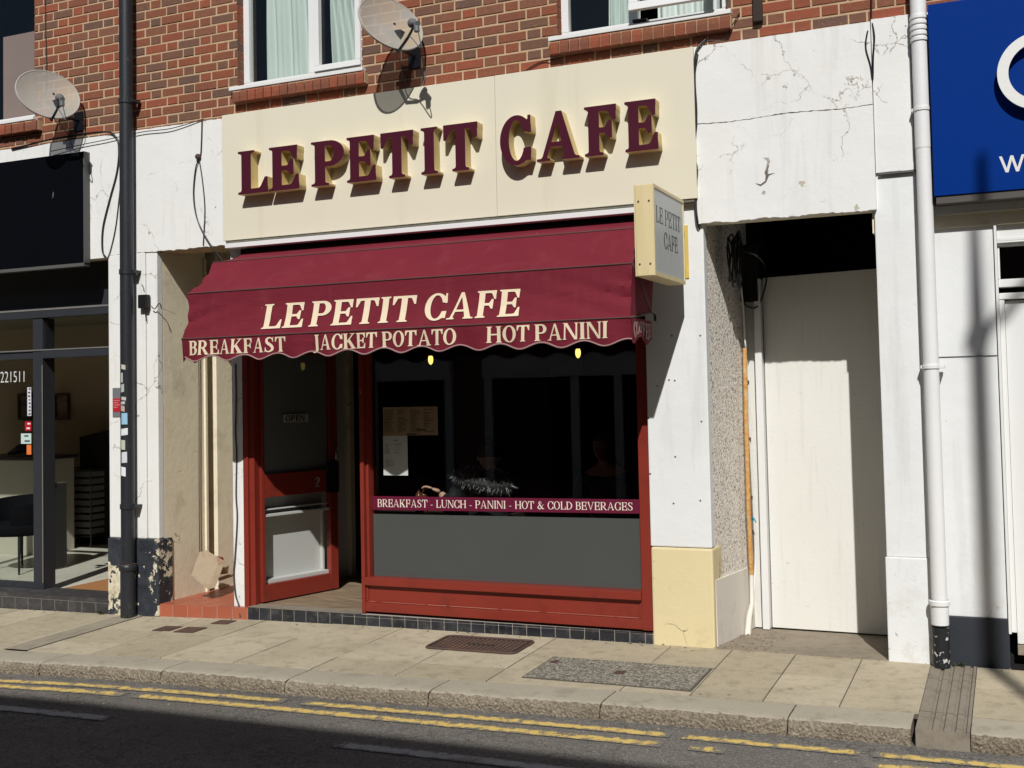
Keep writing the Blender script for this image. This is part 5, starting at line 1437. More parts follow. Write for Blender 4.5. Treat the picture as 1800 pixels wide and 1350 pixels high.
# ------------------------------------------------------------------ pipes
dp = empty("drainpipe", (PX(225, 1075, -.10), -.10, gz(-6.6)), "black drainpipe down the white pier, dotted with old stickers", "drainpipe")
xt, xb_ = PX(222, 20, -.09), PX(226, 1000, -.09); ztop = 6.4
def pipe_x(z): return xt + (xb_ - xt) * (z - PZ(222, 20, -.09)) / (PZ(226, 1000, -.09) - PZ(222, 20, -.09))
m = MB(); m.tube([(pipe_x(z), -.095, z) for z in (.30, 1.2, 2.75, 4.2, ztop)], .056, 20); obj("pipe", m.mesh("pipe", smooth=True), MAT['black_pipe'], dp)
m = MB(); m.tube([(pipe_x(0), -.095, gz(-6.6) - .01), (pipe_x(.3), -.095, .33)], .062, 20); m.lathe([(.060, 0), (.072, .01), (.072, .05), (.060, .06)], (pipe_x(.32), -.095, .30), n=20); obj("pipe_foot", m.mesh("pipe_foot", smooth=True), MAT['black_pipe'], dp)
for z_ in (PZ(222, 178, -.1), PZ(222, 478, -.1), PZ(225, 890, -.1)):
    m = MB(); m.lathe([(.056, -.022), (.063, -.020), (.063, .020), (.056, .022)], (pipe_x(z_), -.095, z_), n=20); m.box(pipe_x(z_) + .05, pipe_x(z_) + .085, -.11, -.02, z_ - .012, z_ + .012); obj("bracket", m.mesh("bracket"), MAT['black_pipe'], dp)
m = MB()
for k in range(3): m.tube([(pipe_x(.35) + .066 * math.cos(a), -.095 + .066 * math.sin(a), .335 + k * .011 + .006 * math.sin(a * 2 + k)) for a in [i * .35 for i in range(19)]], .0045, 5)
obj("wire_tie", m.mesh("wire_tie", smooth=True), MAT['iron'], dp)
stk = [(640, 648, .55, (.55, .52, .42)), (655, 672, .35, (.45, .45, .42)), (676, 690, .5, (.42, .45, .42)), (697, 703, .6, (.50, .48, .45)), (706, 711, .6, (.50, .48, .45)), (712, 722, .55, (.48, .38, .32)), (726, 746, .75, (.30, .52, .70)), (754, 766, .9, (.72, .74, .76)), (773, 790, .6, (.50, .52, .42)), (795, 814, .7, (.62, .64, .68)), (820, 836, .65, (.76, .77, .80))]
for i, (a, b, wd, c_) in enumerate(stk):
    z1, z0 = PZ(223, a, -.15), PZ(223, b, -.15); m = MB(); r_ = .0572
    a0 = -math.pi / 2 - .35 * (1 if i % 3 else .6); a1 = a0 + wd * 1.25; tl = ((i * 37) % 5 - 2) * .004
    m.grid(lambda u, v: (pipe_x(z0) + r_ * math.cos(a0 + (a1 - a0) * u), -.095 + r_ * math.sin(a0 + (a1 - a0) * u), z0 + (z1 - z0) * v + tl * u), 8, 1)
    obj("sticker", m.mesh("sticker"), paint("sticker_paper", c_, .7, .05, 30, dirt=((.2, .2, .2), 90, .55, .7)), dp)
wp = empty("drainpipe", (PX(1650, 1100, -.1), -.1, 0), "white drainpipe with black foot beside the blue sign", "drainpipe")
xa_, xb2 = PX(1612, 30, -.09), PX(1650, 1020, -.09)
wx = xb2
m = MB(); m.tube([(wx, -.09, .28), (wx, -.09, 2.0), (wx, -.09, 3.1)], .045, 20); obj("pipe", m.mesh("pipe", smooth=True), MAT['white_pipe'], wp)
m = MB(); m.tube([(wx, -.09, 3.1), (wx, -.09, 3.2), (wx - .003, -.09, 6.4)], .047, 20)
for k in range(5): m.lathe([(.047, 0), (.054, .004), (.054, .022), (.047, .026)], (wx, -.09, PZ(1612, 55, -.09) - .07 + k * .034), n=20)
obj("upper_pipe", m.mesh("upper_pipe", smooth=True), MAT['white_pipe'], wp)
m = MB(); m.lathe([(.045, 0), (.060, .006), (.060, .030), (.052, .036), (.050, -.11)], (wx, -.09, PZ(1655, 1065, -.09)), n=20); obj("socket", m.mesh("socket", smooth=True), MAT['white_pipe'], wp)
m = MB(); m.tube([(wx, -.09, gz(0) + .0), (wx, -.09, .235)], .050, 18); obj("pipe_foot", m.mesh("pipe_foot", smooth=True), MAT['pipe_base'], wp)
for z_ in (PZ(1620, 192, -.1), PZ(1630, 645, -.1)):
    m = MB(); m.lathe([(.047, -.012), (.052, -.011), (.052, .011), (.047, .012)], (wx, -.09, z_), n=20); m.box(wx + .045, wx + .075, -.10, -.02, z_ - .01, z_ + .01); m.box(wx - .06, wx - .045, -.10, -.05, z_ - .009, z_ + .009); obj("bracket", m.mesh("bracket", .002), MAT['white_pipe'], wp)

# ------------------------------------------------------------------ cables
def cable(lab, pts, r=.005, mat='black', name="cable", cat="cable", k=6, group=None):
    p3 = [P(a, b, y) if not isinstance(y, Vector) else y for a, b, y in pts]
    m = MB(); m.tube(cat_rom(p3, k), r, 6)
    return obj(name, m.mesh(name, smooth=True), MAT[mat] if isinstance(mat, str) else mat, label=lab, cat=cat, group=group)
cable("thick black cable looping down the white band left of the black pipe", [(20, 262, -.03), (100, 243, -.035), (180, 232, -.035), (203, 240, -.035), (209, 265, -.035), (205, 305, -.03), (193, 350, -.03), (181, 400, -.03), (180, 440, -.03), (186, 452, -.03)], .0075)
cable("thin black cable running close beside the black pipe to the shop corner", [(214, 300, -.03), (209, 350, -.03), (203, 400, -.03), (194, 440, -.03), (188, 456, -.03)], .004)
cable("thin black cable slung from the left shop sign to the brick edge", [(90, 266, -.05), (140, 255, -.04), (190, 245, -.04), (250, 232, -.04), (300, 226, -.04), (352, 211, -.03), (357, 210, -.03)], .0035)
cable("black cable running from the brick edge down to the awning top", [(355, 211, -.03), (354, 250, -.03), (352, 275, -.03), (344, 295, -.035), (340, 340, -.035), (345, 380, -.04), (358, 410, -.05), (377, 440, -.06), (392, 458, -.2)], .005)
cable("second black cable hanging straight below the rusty fixing", [(350, 280, -.03), (356, 320, -.03), (360, 370, -.03), (357, 432, -.03)], .004)
cable("twisted black cable bundle hanging on the right edge of the cream sign", [(1240, 70, -.03), (1224, 90, -.07), (1221, 140, -.066), (1224, 200, -.066), (1221, 260, -.066), (1224, 320, -.066), (1222, 350, -.064), (1226, 390, -.06), (1232, 402, .05), (1262, 408, .35), (1285, 422, .7)], .008)
cable("thin cable beside the bundle on the edge of the cream sign", [(1227, 95, -.062), (1220, 150, -.068), (1225, 215, -.062), (1219, 262, -.068), (1226, 300, -.062), (1222, 345, -.062), (1228, 398, -.05), (1245, 412, .2), (1275, 415, .6)], .0045)
cable("black cable forming a long narrow loop down the cracked white block", [(1532, -30, -.02), (1531, 35, -.03), (1524, 60, -.06), (1522, 85, -.06), (1530, 115, -.06), (1534, 140, -.06), (1535, 100, -.06), (1537, 65, -.06), (1533, 40, -.04)], .0055)
cable("thin black wire stretched over the bricks under the right window", [(920, 127, -.012), (940, 114, -.015), (957, 107, -.015), (985, 103, -.03)], .004)
cable("thin wires from the brick wall to the top corner of the cream sign", [(1300, 22, -.012), (1285, 48, -.03), (1272, 70, -.03), (1245, 72, -.05), (1226, 88, -.07)], .0035)
cable("thin dark wire down the brick beside the left window", [(80, -40, -.012), (80, 50, -.012), (82, 120, -.012), (80, 175, -.012)], .0035)
def on_rev(px, py, x): return P(px, py, x, 0)
wx0 = X_P1 + .016
m = MB(); m.tube(cat_rom([P(349, 610, wx0 - .004, 0), P(350, 700, wx0 - .004, 0), P(350, 850, wx0 - .004, 0), P(351, 970, wx0 - .004, 0)], 4), .0035, 6)
obj("cable", m.mesh("cable", smooth=True), MAT['black'], label="thin wire down the cream side wall behind the slab", cat="cable")
cable("ragged dark cable down the white post beside the red door", [(414, 640, FY - .002), (415, 700, FY - .004), (414, 760, FY - .004), (416, 800, FY - .003), (415, 870, FY - .005), (417, 912, FY - .005), (413, 980, FY - .01), (411, 1010, FY - .01), (414, 1045, FY - .012), (419, 1062, FY - .02), (422, 1084, -.03)], .006, mat=paint("grey_lead", (.05, .05, .05), .6, .3))
# rusty fixing on the band, junction box on the pier
fx = P(350, 276, -.024); m = MB(); m.lathe([(.012, 0), (.026, .012), (.020, .028), (.008, .034)], fx, (0, -1, 0), 9); obj("fixing", m.mesh("fixing"), MAT['iron'], label="rusty cable fixing on the white band above the awning", cat="fixing")
jb = P(253, 530, -.05); t = empty("junction_box", jb, "black junction box on the white pier beside the awning", "junction box")
m = MB(); m.box(jb.x - .043, jb.x + .043, -.075, -.0225, jb.z - .055, jb.z + .055); obj("case", m.mesh("case", .006), MAT['black'], t)
m = MB(); m.tube(cat_rom([(jb.x, -.04, jb.z - .055), (jb.x + .004, -.035, jb.z - .12), (jb.x + .005, -.03, jb.z - .16)], 4), .004, 6); m.tube(cat_rom([P(266, 538, -.05), P(272, 543, -.04), P(280, 533, -.04), P(284, 543, -.03)], 6), .004, 6); m.tube(cat_rom([P(253, 512, -.03), P(252, 505, -.03), P(249, 500, -.03)], 4), .003, 6)
obj("leads", m.mesh("leads", smooth=True), MAT['black'], t)
# red notice on the left pier
a, b = P(198, 682, -.025), P(217, 733, -.025)
t = empty("notice", (a.x, -.023, b.z), "red and grey notice stuck on the white pier beside the black pipe", "notice")
m = MB(); m.box(a.x, b.x + .004, -.0265, -.0225, b.z, a.z); obj("plate", m.mesh("plate"), paint("grey_notice", (.17, .175, .18), .6, .08, 20), t)
h_ = a.z - b.z
m = MB(); m.box(a.x + .002, b.x + .0035, -.0285, -.0268, b.z + h_ * .18, a.z - h_ * .36); obj("red_panel", m.mesh("red_panel"), paint("red_notice", (.46, .018, .03), .5, .05), t)
m = MB(); text_rows(m, a.x + .012, b.x - .01, b.z + h_ * .22, b.z + h_ * .60, -.0292, 5, 3, 0); obj("print", m.mesh("print"), paint("faded_print", (.62, .25, .25), .6, .05), t)

# ------------------------------------------------------------------ red tiled entrance step and the leaning slab
stp = empty("entrance_step", (-5.95, 0, 0), "orange quarry tiled step in front of the cream side entrance", "step")
m = MB(); zt_l = lambda x: .036 + .015 * (x + 6.39) / .9
x0s, x1s = X_P1 - .003, -5.478
m.hexa([(x0s + .004, -.0205, -.11), (x1s, -.0205, -.11), (x1s, 1.56, -.11), (x0s + .004, 1.56, -.11)], [(x0s + .004, -.0205, zt_l(x0s) - .003), (x1s, -.0205, zt_l(x1s) - .003), (x1s, 1.56, zt_l(x1s) - .003), (x0s + .004, 1.56, zt_l(x0s) - .003)])
obj("step_bed", m.mesh("step_bed"), MAT['grout'], stp)
rnd = random.Random(6); m = MB(); n = 6; w_ = (x1s - x0s) / n
for i in range(n):
    a, b = x0s + i * w_ + .002, x0s + (i + 1) * w_ - .002
    m.hexa([(a, -.022, gz(a) - .05), (b, -.022, gz(b) - .05), (b, -.0206, gz(b) - .05), (a, -.0206, gz(a) - .05)], [(a, -.022, zt_l(a) - .001), (b, -.022, zt_l(b) - .001), (b, -.0206, zt_l(b) - .001), (a, -.0206, zt_l(a) - .001)], rnd.random())
    for j in range(11):
        y0 = -.0195 + j * .15; dz = rnd.uniform(-.0008, .0008)
        if a < x0s + .05: a_ = a + (.0 if y0 < .2 else .0)
        m.hexa([(a, y0 + .0015, -.01), (b, y0 + .0015, -.01), (b, y0 + .1485, -.01), (a, y0 + .1485, -.01)], [(a, y0 + .0015, zt_l(a) + dz), (b, y0 + .0015, zt_l(b) + dz), (b, y0 + .1485, zt_l(b) + dz), (a, y0 + .1485, zt_l(a) + dz)], rnd.random())
obj("step_tiles", m.mesh("step_tiles", .0012), MAT['orange_tile'], stp)
MAT['slabstone'] = paint("cream_painted_stone", (.36, .28, .19), .85, .14, 8, dirt=((.24, .13, .08), 12, .52, .8), bump=.5, bs=25)
# square slab leaning on a corner against the reveal
p1, p2, p3_, p4 = P(350, 970, .30), P(335, 1012, .18), P(365, 1037, .20), P(383, 990, .34)
m = MB(); th = Vector((.035, .055, .01)); m.hexa([p2, p3_, p3_ + th, p2 + th], [p1, p4, p4 + th, p1 + th])
obj("stone_slab", m.mesh("stone_slab", .008), MAT['slabstone'], label="square cream stone slab leaning against the side wall on the orange step", cat="slab")
rnd = random.Random(2)
for i, (px, py, yy, s_, lab, mt) in enumerate(((380, 985, .52, .05, "broken brick wedged behind the leaning stone slab", 'iron'), (390, 1003, .50, .045, "cream lump of rubble low behind the leaning stone slab", 'slabstone'))):
    c = P(px, py, yy); m = MB()
    V = [c + Vector((sx * s_ * rnd.uniform(.7, 1.2), sy * s_ * rnd.uniform(.7, 1.2), sz * s_ * rnd.uniform(.5, .9))) for sz in (-1, 1) for sx, sy in ((-1, -1), (1, -1), (1, 1), (-1, 1))]
    m.hexa(V[:4], V[4:]); obj("rubble", m.mesh("rubble", .01), MAT[mt] if mt != 'iron' else paint("broken_brick", (.30, .10, .06), .9, .2, 20, bump=.6), label=lab, cat="rubble")
q0 = P(382, 1013, .75); m = MB(); m.tube([P(386, 1018, .6), P(409, 1010, .8), P(418, 1006, .95)], .016, 8); obj("waste_pipe", m.mesh("waste_pipe", smooth=True), MAT['slabstone'], label="cream waste pipe along the foot of the side wall", cat="pipe")

# ------------------------------------------------------------------ passage: boarded door, conduit, cables
bd = empty("boarded_door", (-1.2, .87, 0), "tall white boarded door set back in the passage", "door")
bx0, bx1 = PX(1346, 700, .87), X_R0 + .04; bz0 = PZ(1363, 1103, .87); bz1 = PZ(1440, 480, .87)
m = MB(); m.wallq([(bx0, bz0), (bx1, bz0 - .004), (bx1, bz1 + .01), (bx0, bz1 - .01)], .87, .90); obj("panel", m.mesh("panel", .003), MAT['board'], bd)
zj0, zj1 = PZ(1530, 735, .868), PZ(1530, 765, .868)
m = MB(); m.box(PX(1497, 735, .868), bx1, .8675, .8696, zj1, zj0); obj("patch_strip", m.mesh("patch_strip", .001), MAT['board'], bd)
m = MB()
for px in (1346,):
    m.box(bx0 - .055, bx0 - .006, .80, .95, -.03, bz1 - .02)
obj("jamb", m.mesh("jamb", .004), MAT['whitepaint'], bd)
m = MB(); xx = X_Q1 + .06; m.box(xx, bx0 - .058, .86, .95, -.03, bz1 - .1); obj("side_boarding", m.mesh("side_boarding", .003), MAT['board'], bd)
def rx(y): return X_Q1 + .008 + (y) * .085
def pass_p(px, py, dx=.03):
    """point on the passage's left wall, dx proud of it"""
    y = .4
    for _ in range(12): q = P(px, py, rx(y) + dx, 0); y = q.y
    return q
cp = empty("conduit", pass_p(1318, 1100), "orange rusted conduit pipe up the pebbledash passage wall", "conduit")
m = MB(); m.tube([pass_p(1309, 612), pass_p(1312, 750), pass_p(1316, 900), pass_p(1321, 1010)], .016, 10); obj("pipe", m.mesh("pipe", smooth=True), MAT['orange'], cp)
m = MB(); m.tube([pass_p(1321, 1010), pass_p(1322, 1060), pass_p(1317, 1085), pass_p(1314, 1122)], [.015, .017, .02, .024], 10); obj("pipe_foot", m.mesh("pipe_foot", smooth=True), MAT['offwhite_render'], cp)
for py in (615, 672, 772, 875, 935):
    a = pass_p(1310 + (py - 612) * .03, py); m = MB(); m.tube([a + Vector((0, 0, -.012)), a + Vector((0, 0, .012))], .021, 10)
    obj("clip", m.mesh("clip"), MAT['iron'], cp)
a = pass_p(1318, 915); m = MB()
for k in range(4): m.tube([(a.x + .024 * math.cos(t), a.y + .024 * math.sin(t), a.z + k * .007 + .006 * math.sin(t + k)) for t in [i * .5 for i in range(14)]], .0045, 5)
m.tube(cat_rom([a, a + Vector((.03, -.02, .02)), a + Vector((.05, -.03, -.01))], 4), .004, 5)
obj("blue_tie", m.mesh("blue_tie"), paint("blue_twine", (.03, .22, .30), .8, .1), cp)
m = MB(); m.tube(cat_rom([pass_p(1300, 480), pass_p(1306, 540), pass_p(1311, 620), pass_p(1316, 680, .045), pass_p(1321, 800, .045), pass_p(1325, 900, .04), pass_p(1328, 980, .04), pass_p(1325, 1040, .04)], 5), .007, 6)
obj("cable", m.mesh("cable", smooth=True), MAT['whitepaint'], label="white cable running down beside the orange conduit", cat="cable")
m = MB(); rr = random.Random(4); cc = pass_p(1281, 455, .05)
for k in range(9):
    ph = rr.uniform(0, 6); ra, rb_ = .065 + rr.uniform(-.02, .02), .15 + rr.uniform(-.03, .05); off = Vector((rr.uniform(.0, .08), rr.uniform(-.02, .02), rr.uniform(-.03, .03)))
    m.tube([cc + off + Vector((.01 * math.sin(t * 2 + ph), ra * math.cos(t), rb_ * math.sin(t))) for t in [i * .3 for i in range(22)]], .006, 6)
obj("cable_coil", m.mesh("cable_coil", smooth=True), MAT['black'], label="coil of black cable hung high on the passage wall", cat="cable coil")
m = MB(); m.tube(cat_rom([pass_p(1300, 440, .1), pass_p(1330, 450, .3), P(1345, 470, .84), P(1346, 500, .82), P(1330, 540, .8), P(1306, 530, .72), P(1302, 490, .7)], 6), .006, 6)
obj("cable", m.mesh("cable", smooth=True), MAT['black'], label="black cable drooping in a loop at the top of the boarded door", cat="cable")
m = MB(); zq = PZ(1320, 470, .84); m.box(bx0 - .16, bx0 - .02, .78, .86, zq - .25, zq + .16); obj("meter_box", m.mesh("meter_box", .006), MAT['dark'], label="dark box above the orange conduit in the passage", cat="box")
# timber stub on the bricks at the top
a, b = PX(1324, 20, -.03), PX(1340, 20, -.03); m = MB(); m.box(a, b, -.045, -.008, PZ(1332, 38, -.03), 5.0); obj("timber_batten", m.mesh("timber_batten", .004), paint("dark_timber", (.035, .024, .016), .8, .2, 20), label="dark timber batten on the bricks above the white block", cat="batten")

# ------------------------------------------------------------------ pavement ironwork
gr = empty("grating", (-3.3, -.35, -.015), "rusty brown square patterned iron cover on the pavement below the cafe window", "cover")
gx0, gx1, gy0, gy1 = -3.655, -2.985, -.545, -.165
def gpt(x, y, dz): return (x, y, gz(x, y) + .004 + dz)
def rrect(x0, x1, y0, y1, r, n=5):
    out = []
    for cx, cy, a in ((x1 - r, y1 - r, 0), (x0 + r, y1 - r, 90), (x0 + r, y0 + r, 180), (x1 - r, y0 + r, 270)):
        for i in range(n + 1): t = math.radians(a + 90 * i / n); out.append((cx + r * math.cos(t), cy + r * math.sin(t)))
    return out
m = MB(); m.prism(rrect(gx0, gx1, gy0, gy1, .05), lambda u, v, d: gpt(u, v, d), -.02, .001); obj("plate", m.mesh("plate"), paint("dark_iron", (.030, .020, .016), .8, .3, 12, bump=.4), gr)
m = MB(); nx, ny = 17, 9
for i in range(nx):
    for j in range(ny):
        x0 = gx0 + .035 + i * (gx1 - gx0 - .07) / nx; y0 = gy0 + .03 + j * (gy1 - gy0 - .06) / ny
        w_, h_ = (gx1 - gx0 - .07) / nx * .62, (gy1 - gy0 - .06) / ny * .62
        if 6 <= i <= 11 and j == 4: continue
        m.hexa([gpt(x0, y0, .001), gpt(x0 + w_, y0, .001), gpt(x0 + w_, y0 + h_, .001), gpt(x0, y0 + h_, .001)], [gpt(x0 + .003, y0 + .003, .007), gpt(x0 + w_ - .003, y0 + .003, .007), gpt(x0 + w_ - .003, y0 + h_ - .003, .007), gpt(x0 + .003, y0 + h_ - .003, .007)])
m.tube([Vector(gpt(*p, .003)) for p in rrect(gx0 + .008, gx1 - .008, gy0 + .008, gy1 - .008, .045)] + [Vector(gpt(*rrect(gx0 + .008, gx1 - .008, gy0 + .008, gy1 - .008, .045)[0], .003))], .008, 6, cap=False)
obj("raised_pattern", m.mesh("raised_pattern"), MAT['iron'], gr)
mx0, mx1, my0, my1 = -2.725, -1.690, -1.035, -.520
mh = empty("manhole_cover", (-2.2, -.78, -.015), "large speckled grey infill manhole cover beside the kerb", "manhole cover")
def m_speck():
    g = NT("speckled_aggregate"); v = g.vor(95, 'F1', out="Color")
    c = g.ramp(g.sep(v)[0], [(0, (.07, .064, .055)), (.35, (.17, .155, .125)), (.7, (.27, .245, .195)), (1, (.42, .385, .31))])
    return g.done(c, .85, g.bump(g.vor(95, 'F1'), .6, .006), spec=.3)
m = MB(); e = .012
m.hexa([gpt(mx0, my0, -.02), gpt(mx1, my0, -.02), gpt(mx1, my1, -.02), gpt(mx0, my1, -.02)], [gpt(mx0, my0, -.001), gpt(mx1, my0, -.001), gpt(mx1, my1, -.001), gpt(mx0, my1, -.001)]); obj("frame", m.mesh("frame"), MAT['joint'], mh)
m = MB(); m.hexa([gpt(mx0 + e, my0 + e, -.0005), gpt(mx1 - e, my0 + e, -.0005), gpt(mx1 - e, my1 - e, -.0005), gpt(mx0 + e, my1 - e, -.0005)], [gpt(mx0 + e, my0 + e, .003), gpt(mx1 - e, my0 + e, .003), gpt(mx1 - e, my1 - e, .003), gpt(mx0 + e, my1 - e, .003)]); obj("infill", m.mesh("infill"), m_speck(), mh)
m = MB()
for x_, y_, w_ in ((-2.19, -.79, .03), (-2.66, -.66, .02)): m.hexa([gpt(x_ - w_, y_ - .035, .002), gpt(x_ + w_, y_ - .035, .002), gpt(x_ + w_, y_ + .035, .002), gpt(x_ - w_, y_ + .035, .002)], [gpt(x_ - w_, y_ - .035, .005), gpt(x_ + w_, y_ - .035, .005), gpt(x_ + w_, y_ + .035, .005), gpt(x_ - w_, y_ + .035, .005)])
obj("keyhole_plate", m.mesh("keyhole_plate"), MAT['iron'], mh)
for i, (x0, x1, y0, y1, lab) in enumerate(((-6.0, -5.835, -.50, -.345, "small rusty square cover on the pavement, nearest the black pipe"), (-5.78, -5.60, -.525, -.35, "small rusty square cover on the pavement, second from the black pipe"), (-5.68, -5.53, -.215, -.09, "small rusty square cover close against the orange step"))):
    m = MB(); m.hexa([gpt(x0, y0, -.01), gpt(x1, y0, -.01), gpt(x1, y1, -.01), gpt(x0, y1, -.01)], [gpt(x0, y0, .001), gpt(x1, y0, .001), gpt(x1, y1, .001), gpt(x0, y1, .001)])
    for k in range(4): yy = y0 + (k + .5) * (y1 - y0) / 4; m.hexa([gpt(x0 + .015, yy - .006, .0012), gpt(x1 - .015, yy - .006, .0012), gpt(x1 - .015, yy + .006, .0012), gpt(x0 + .015, yy + .006, .0012)], [gpt(x0 + .015, yy - .004, .003), gpt(x1 - .015, yy - .004, .003), gpt(x1 - .015, yy + .004, .003), gpt(x0 + .015, yy + .004, .003)])
    obj("access_cover", m.mesh("access_cover"), MAT['iron'], label=lab, cat="cover", group="small iron covers near the step")
# weeds and grit at wall feet
MAT['weed'] = paint("dry_weed", (.06, .07, .025), .8, .3, 30)
def weed(x, y, lab, n=26, s=.06):
    m = MB(); r = random.Random(int(abs(x) * 100))
    for i in range(n):
        a = r.uniform(0, 6.28); l = s * r.uniform(.4, 1); b = Vector((x + r.uniform(-.02, .02), y + r.uniform(-.01, .01), gz(x))); t = b + Vector((math.cos(a) * l * .8, math.sin(a) * l * .5 - .01, l * r.uniform(.3, .8))); sd = Vector((-math.sin(a), math.cos(a), 0)) * .004
        m.face([b - sd, b + sd, (b + t) / 2 + sd * 1.4 + Vector((0, 0, .01)), t, (b + t) / 2 - sd * 1.4 + Vector((0, 0, .01))])
    obj("weed", m.mesh("weed"), MAT['weed'], label=lab, cat="weed")
weed(-6.93, -.05, "tuft of dry weed at the foot of the white pier beside the left shop")
weed(-6.56, -.15, "dry weed at the foot of the black pipe", 14, .04)
weed(-.32, -.04, "small weed at the foot of the navy plinth", 16, .05)
m = MB(); rr = random.Random(12)
for i in range(420):
    k = rr.random()
    if k < .45: x_, y_ = rr.uniform(X_Q1 - .05, X_Q1 + .35), rr.uniform(-.03, .6)
    elif k < .75: x_ = rr.uniform(-9, 1.0); y_ = -.03 - abs(rr.gauss(0, .03))
    else: x_ = rr.uniform(-8, 1.2); y_ = rr.uniform(-2.2, YK(-3) - .02)
    s_ = rr.uniform(.002, .007) * (1.4 if k < .45 else 1); z_ = (.005 - .05 * max(y_, 0) if k < .45 and y_ > -.02 else gz(x_, y_) + .004) if y_ > -1.3 else road_z(x_, y_)
    V = [(x_ + sx * s_ * rr.uniform(.5, 1.3), y_ + sy * s_ * rr.uniform(.5, 1.3), z_ + (s_ * rr.uniform(.5, 1) if sz else -.002)) for sz in (0, 1) for sx, sy in ((-1, -1), (1, -1), (1, 1), (-1, 1))]
    m.hexa(V[:4], V[4:], rr.random())
obj("grit", m.mesh("grit"), MAT['rough_concrete'], label="loose grit and crumbs along the wall foot and gutter", cat="grit", kind='stuff')

# ------------------------------------------------------------------ left shop
ls = empty("left_shopfront", (-8, .2, 0), "charcoal framed shopfront under a blank black sign", "shopfront")
LY = .2
def bxp(m, px0, px1, pya, pyb, y0, y1):
    """box from pixel columns px0..px1 and rows pya (top)..pyb on plane LY"""
    m.box(PX(px0, 700, LY), PX(px1, 700, LY), y0, y1, PZ((px0 + px1) / 2, pyb, LY), PZ((px0 + px1) / 2, pya, LY))
zr = .045
zT0, zT1 = PZ(120, 628, LY), PZ(120, 612, LY); zU0, zU1 = PZ(120, 556, LY), PZ(120, 545, LY)
xM0, xM1 = PX(58, 700, LY), PX(75, 700, LY); xR = X_P0 + .02
m = MB()
m.box(xM0, xM1, LY, LY + .14, zr, zU0 - .001); m.box(XL, xM0 - .0005, LY + .01, LY + .07, zT0, zT1); m.box(xM1 + .0005, xR, LY - .004, LY + .07, zT0, zT1)
m.box(XL, xR, LY - .01, LY + .08, zU0, zU1 + .03); m.box(XL, xR, LY + .02, LY + .10, zU1 + .031, 2.95); m.box(XL, xM0 - .0005, LY + .005, LY + .06, zr, zr + .05)
m.box(xR - .03, xR + .02, LY + .02, LY + .08, zr, zT0 - .001); m.box(-9.35, -9.27, LY + .005, LY + .07, zr + .051, zT0 - .001); m.box(-9.35, -9.27, LY + .005, LY + .07, zT1 + .001, zU0 - .001)
obj("frame", m.mesh("frame", .004), MAT['char'], ls)
m = MB(); m.box(XL, xR, LY - .013, LY - .0105, zU1 + .012, zU1 + .026); m.box(XL, xR, LY - .008, LY - .0045, zT1 - .010, zT1 - .001); m.box(xM1 - .004, xM1 + .004, LY - .006, LY - .0005, .1, zT0 - .06)
obj("worn_edge", m.mesh("worn_edge"), MAT['char_edge'], ls)
m = MB(); m.box(XL, xM0, LY + .03, LY + .036, zr + .05, zT0); obj("pane", m.mesh("pane"), MAT['glass'], ls)
m = MB(); m.box(XL, xM0, LY + .03, LY + .036, zT1, zU0); m.box(xM1, xR, LY + .03, LY + .036, zT1, zU0); obj("top_pane", m.mesh("top_pane"), MAT['glass'], ls)
p_ = sans("221511", lambda u, v, d: (u, LY + .029 - d, v), PX(1, 663, LY + .03), PX(43, 663, LY + .03), PZ(20, 672, LY + .03), PZ(20, 653, LY + .03), .001, thin=-.012)
obj("number_lettering", p_, MAT['pvc'], ls)
m = MB(); m.box(XL, X_P0 - .013, -.0085, .30, -.15, .034); obj("riser", m.mesh("riser"), MAT['grout'], ls)
rnd = random.Random(4); m = MB(); x = X_P0 - .014
while x > XL:
    x0 = x - .152; m.hexa([(x0 + .002, -.010, gz(x0) - .06), (x - .002, -.010, gz(x) - .06), (x - .002, -.0086, gz(x) - .06), (x0 + .002, -.0086, gz(x0) - .06)], [(x0 + .002, -.010, .006), (x - .002, -.010, .006), (x - .002, -.0086, .006), (x0 + .002, -.0086, .006)], rnd.random())
    x = x0
m.box(XL, X_P0 - .0135, -.012, .31, .0345, .044)
m.box(XL, X_P0 - .0135, -.011, -.0086, .009, .034)
obj("riser_tiles", m.mesh("riser_tiles", .0015), MAT['dark_tile'], ls)
# stickers on the glass
def sticker(px0, py0, px1, py1, col, lab, marks=None, name="window_sticker"):
    y = LY + .0285; a, b = P(px0, py0, y), P(px1, py1, y); m = MB(); m.box(a.x, b.x, y - .001, y, b.z, a.z)
    if marks:
        r = random.Random(px0)
        for i in range(marks): zz = b.z + (a.z - b.z) * (i + .5) / marks; ww = (b.x - a.x); m.box(a.x + ww * r.uniform(.15, .45), b.x - ww * r.uniform(.1, .3), y - .0017, y - .0011, zz - .006, zz + .008, mi=1)
    obj(name, m.mesh(name), [paint("sticker_base", col, .5, .03), MAT['ink'] if sum(col) > 1 else MAT['paper']], label=lab, cat="sticker")
sticker(48, 681, 55, 731, (.66, .66, .70), "tall white sticker with dark marks on the left shop glass", 8)
sticker(44, 741, 55, 757, (.50, .01, .03), "small red sticker on the left shop glass", 2)
sticker(37, 762, 55, 780, (.55, .68, .66), "pale square sticker on the left shop glass", 2)
sticker(47, 782, 55, 799, (.80, .20, .05), "orange sticker lowest on the left shop glass")
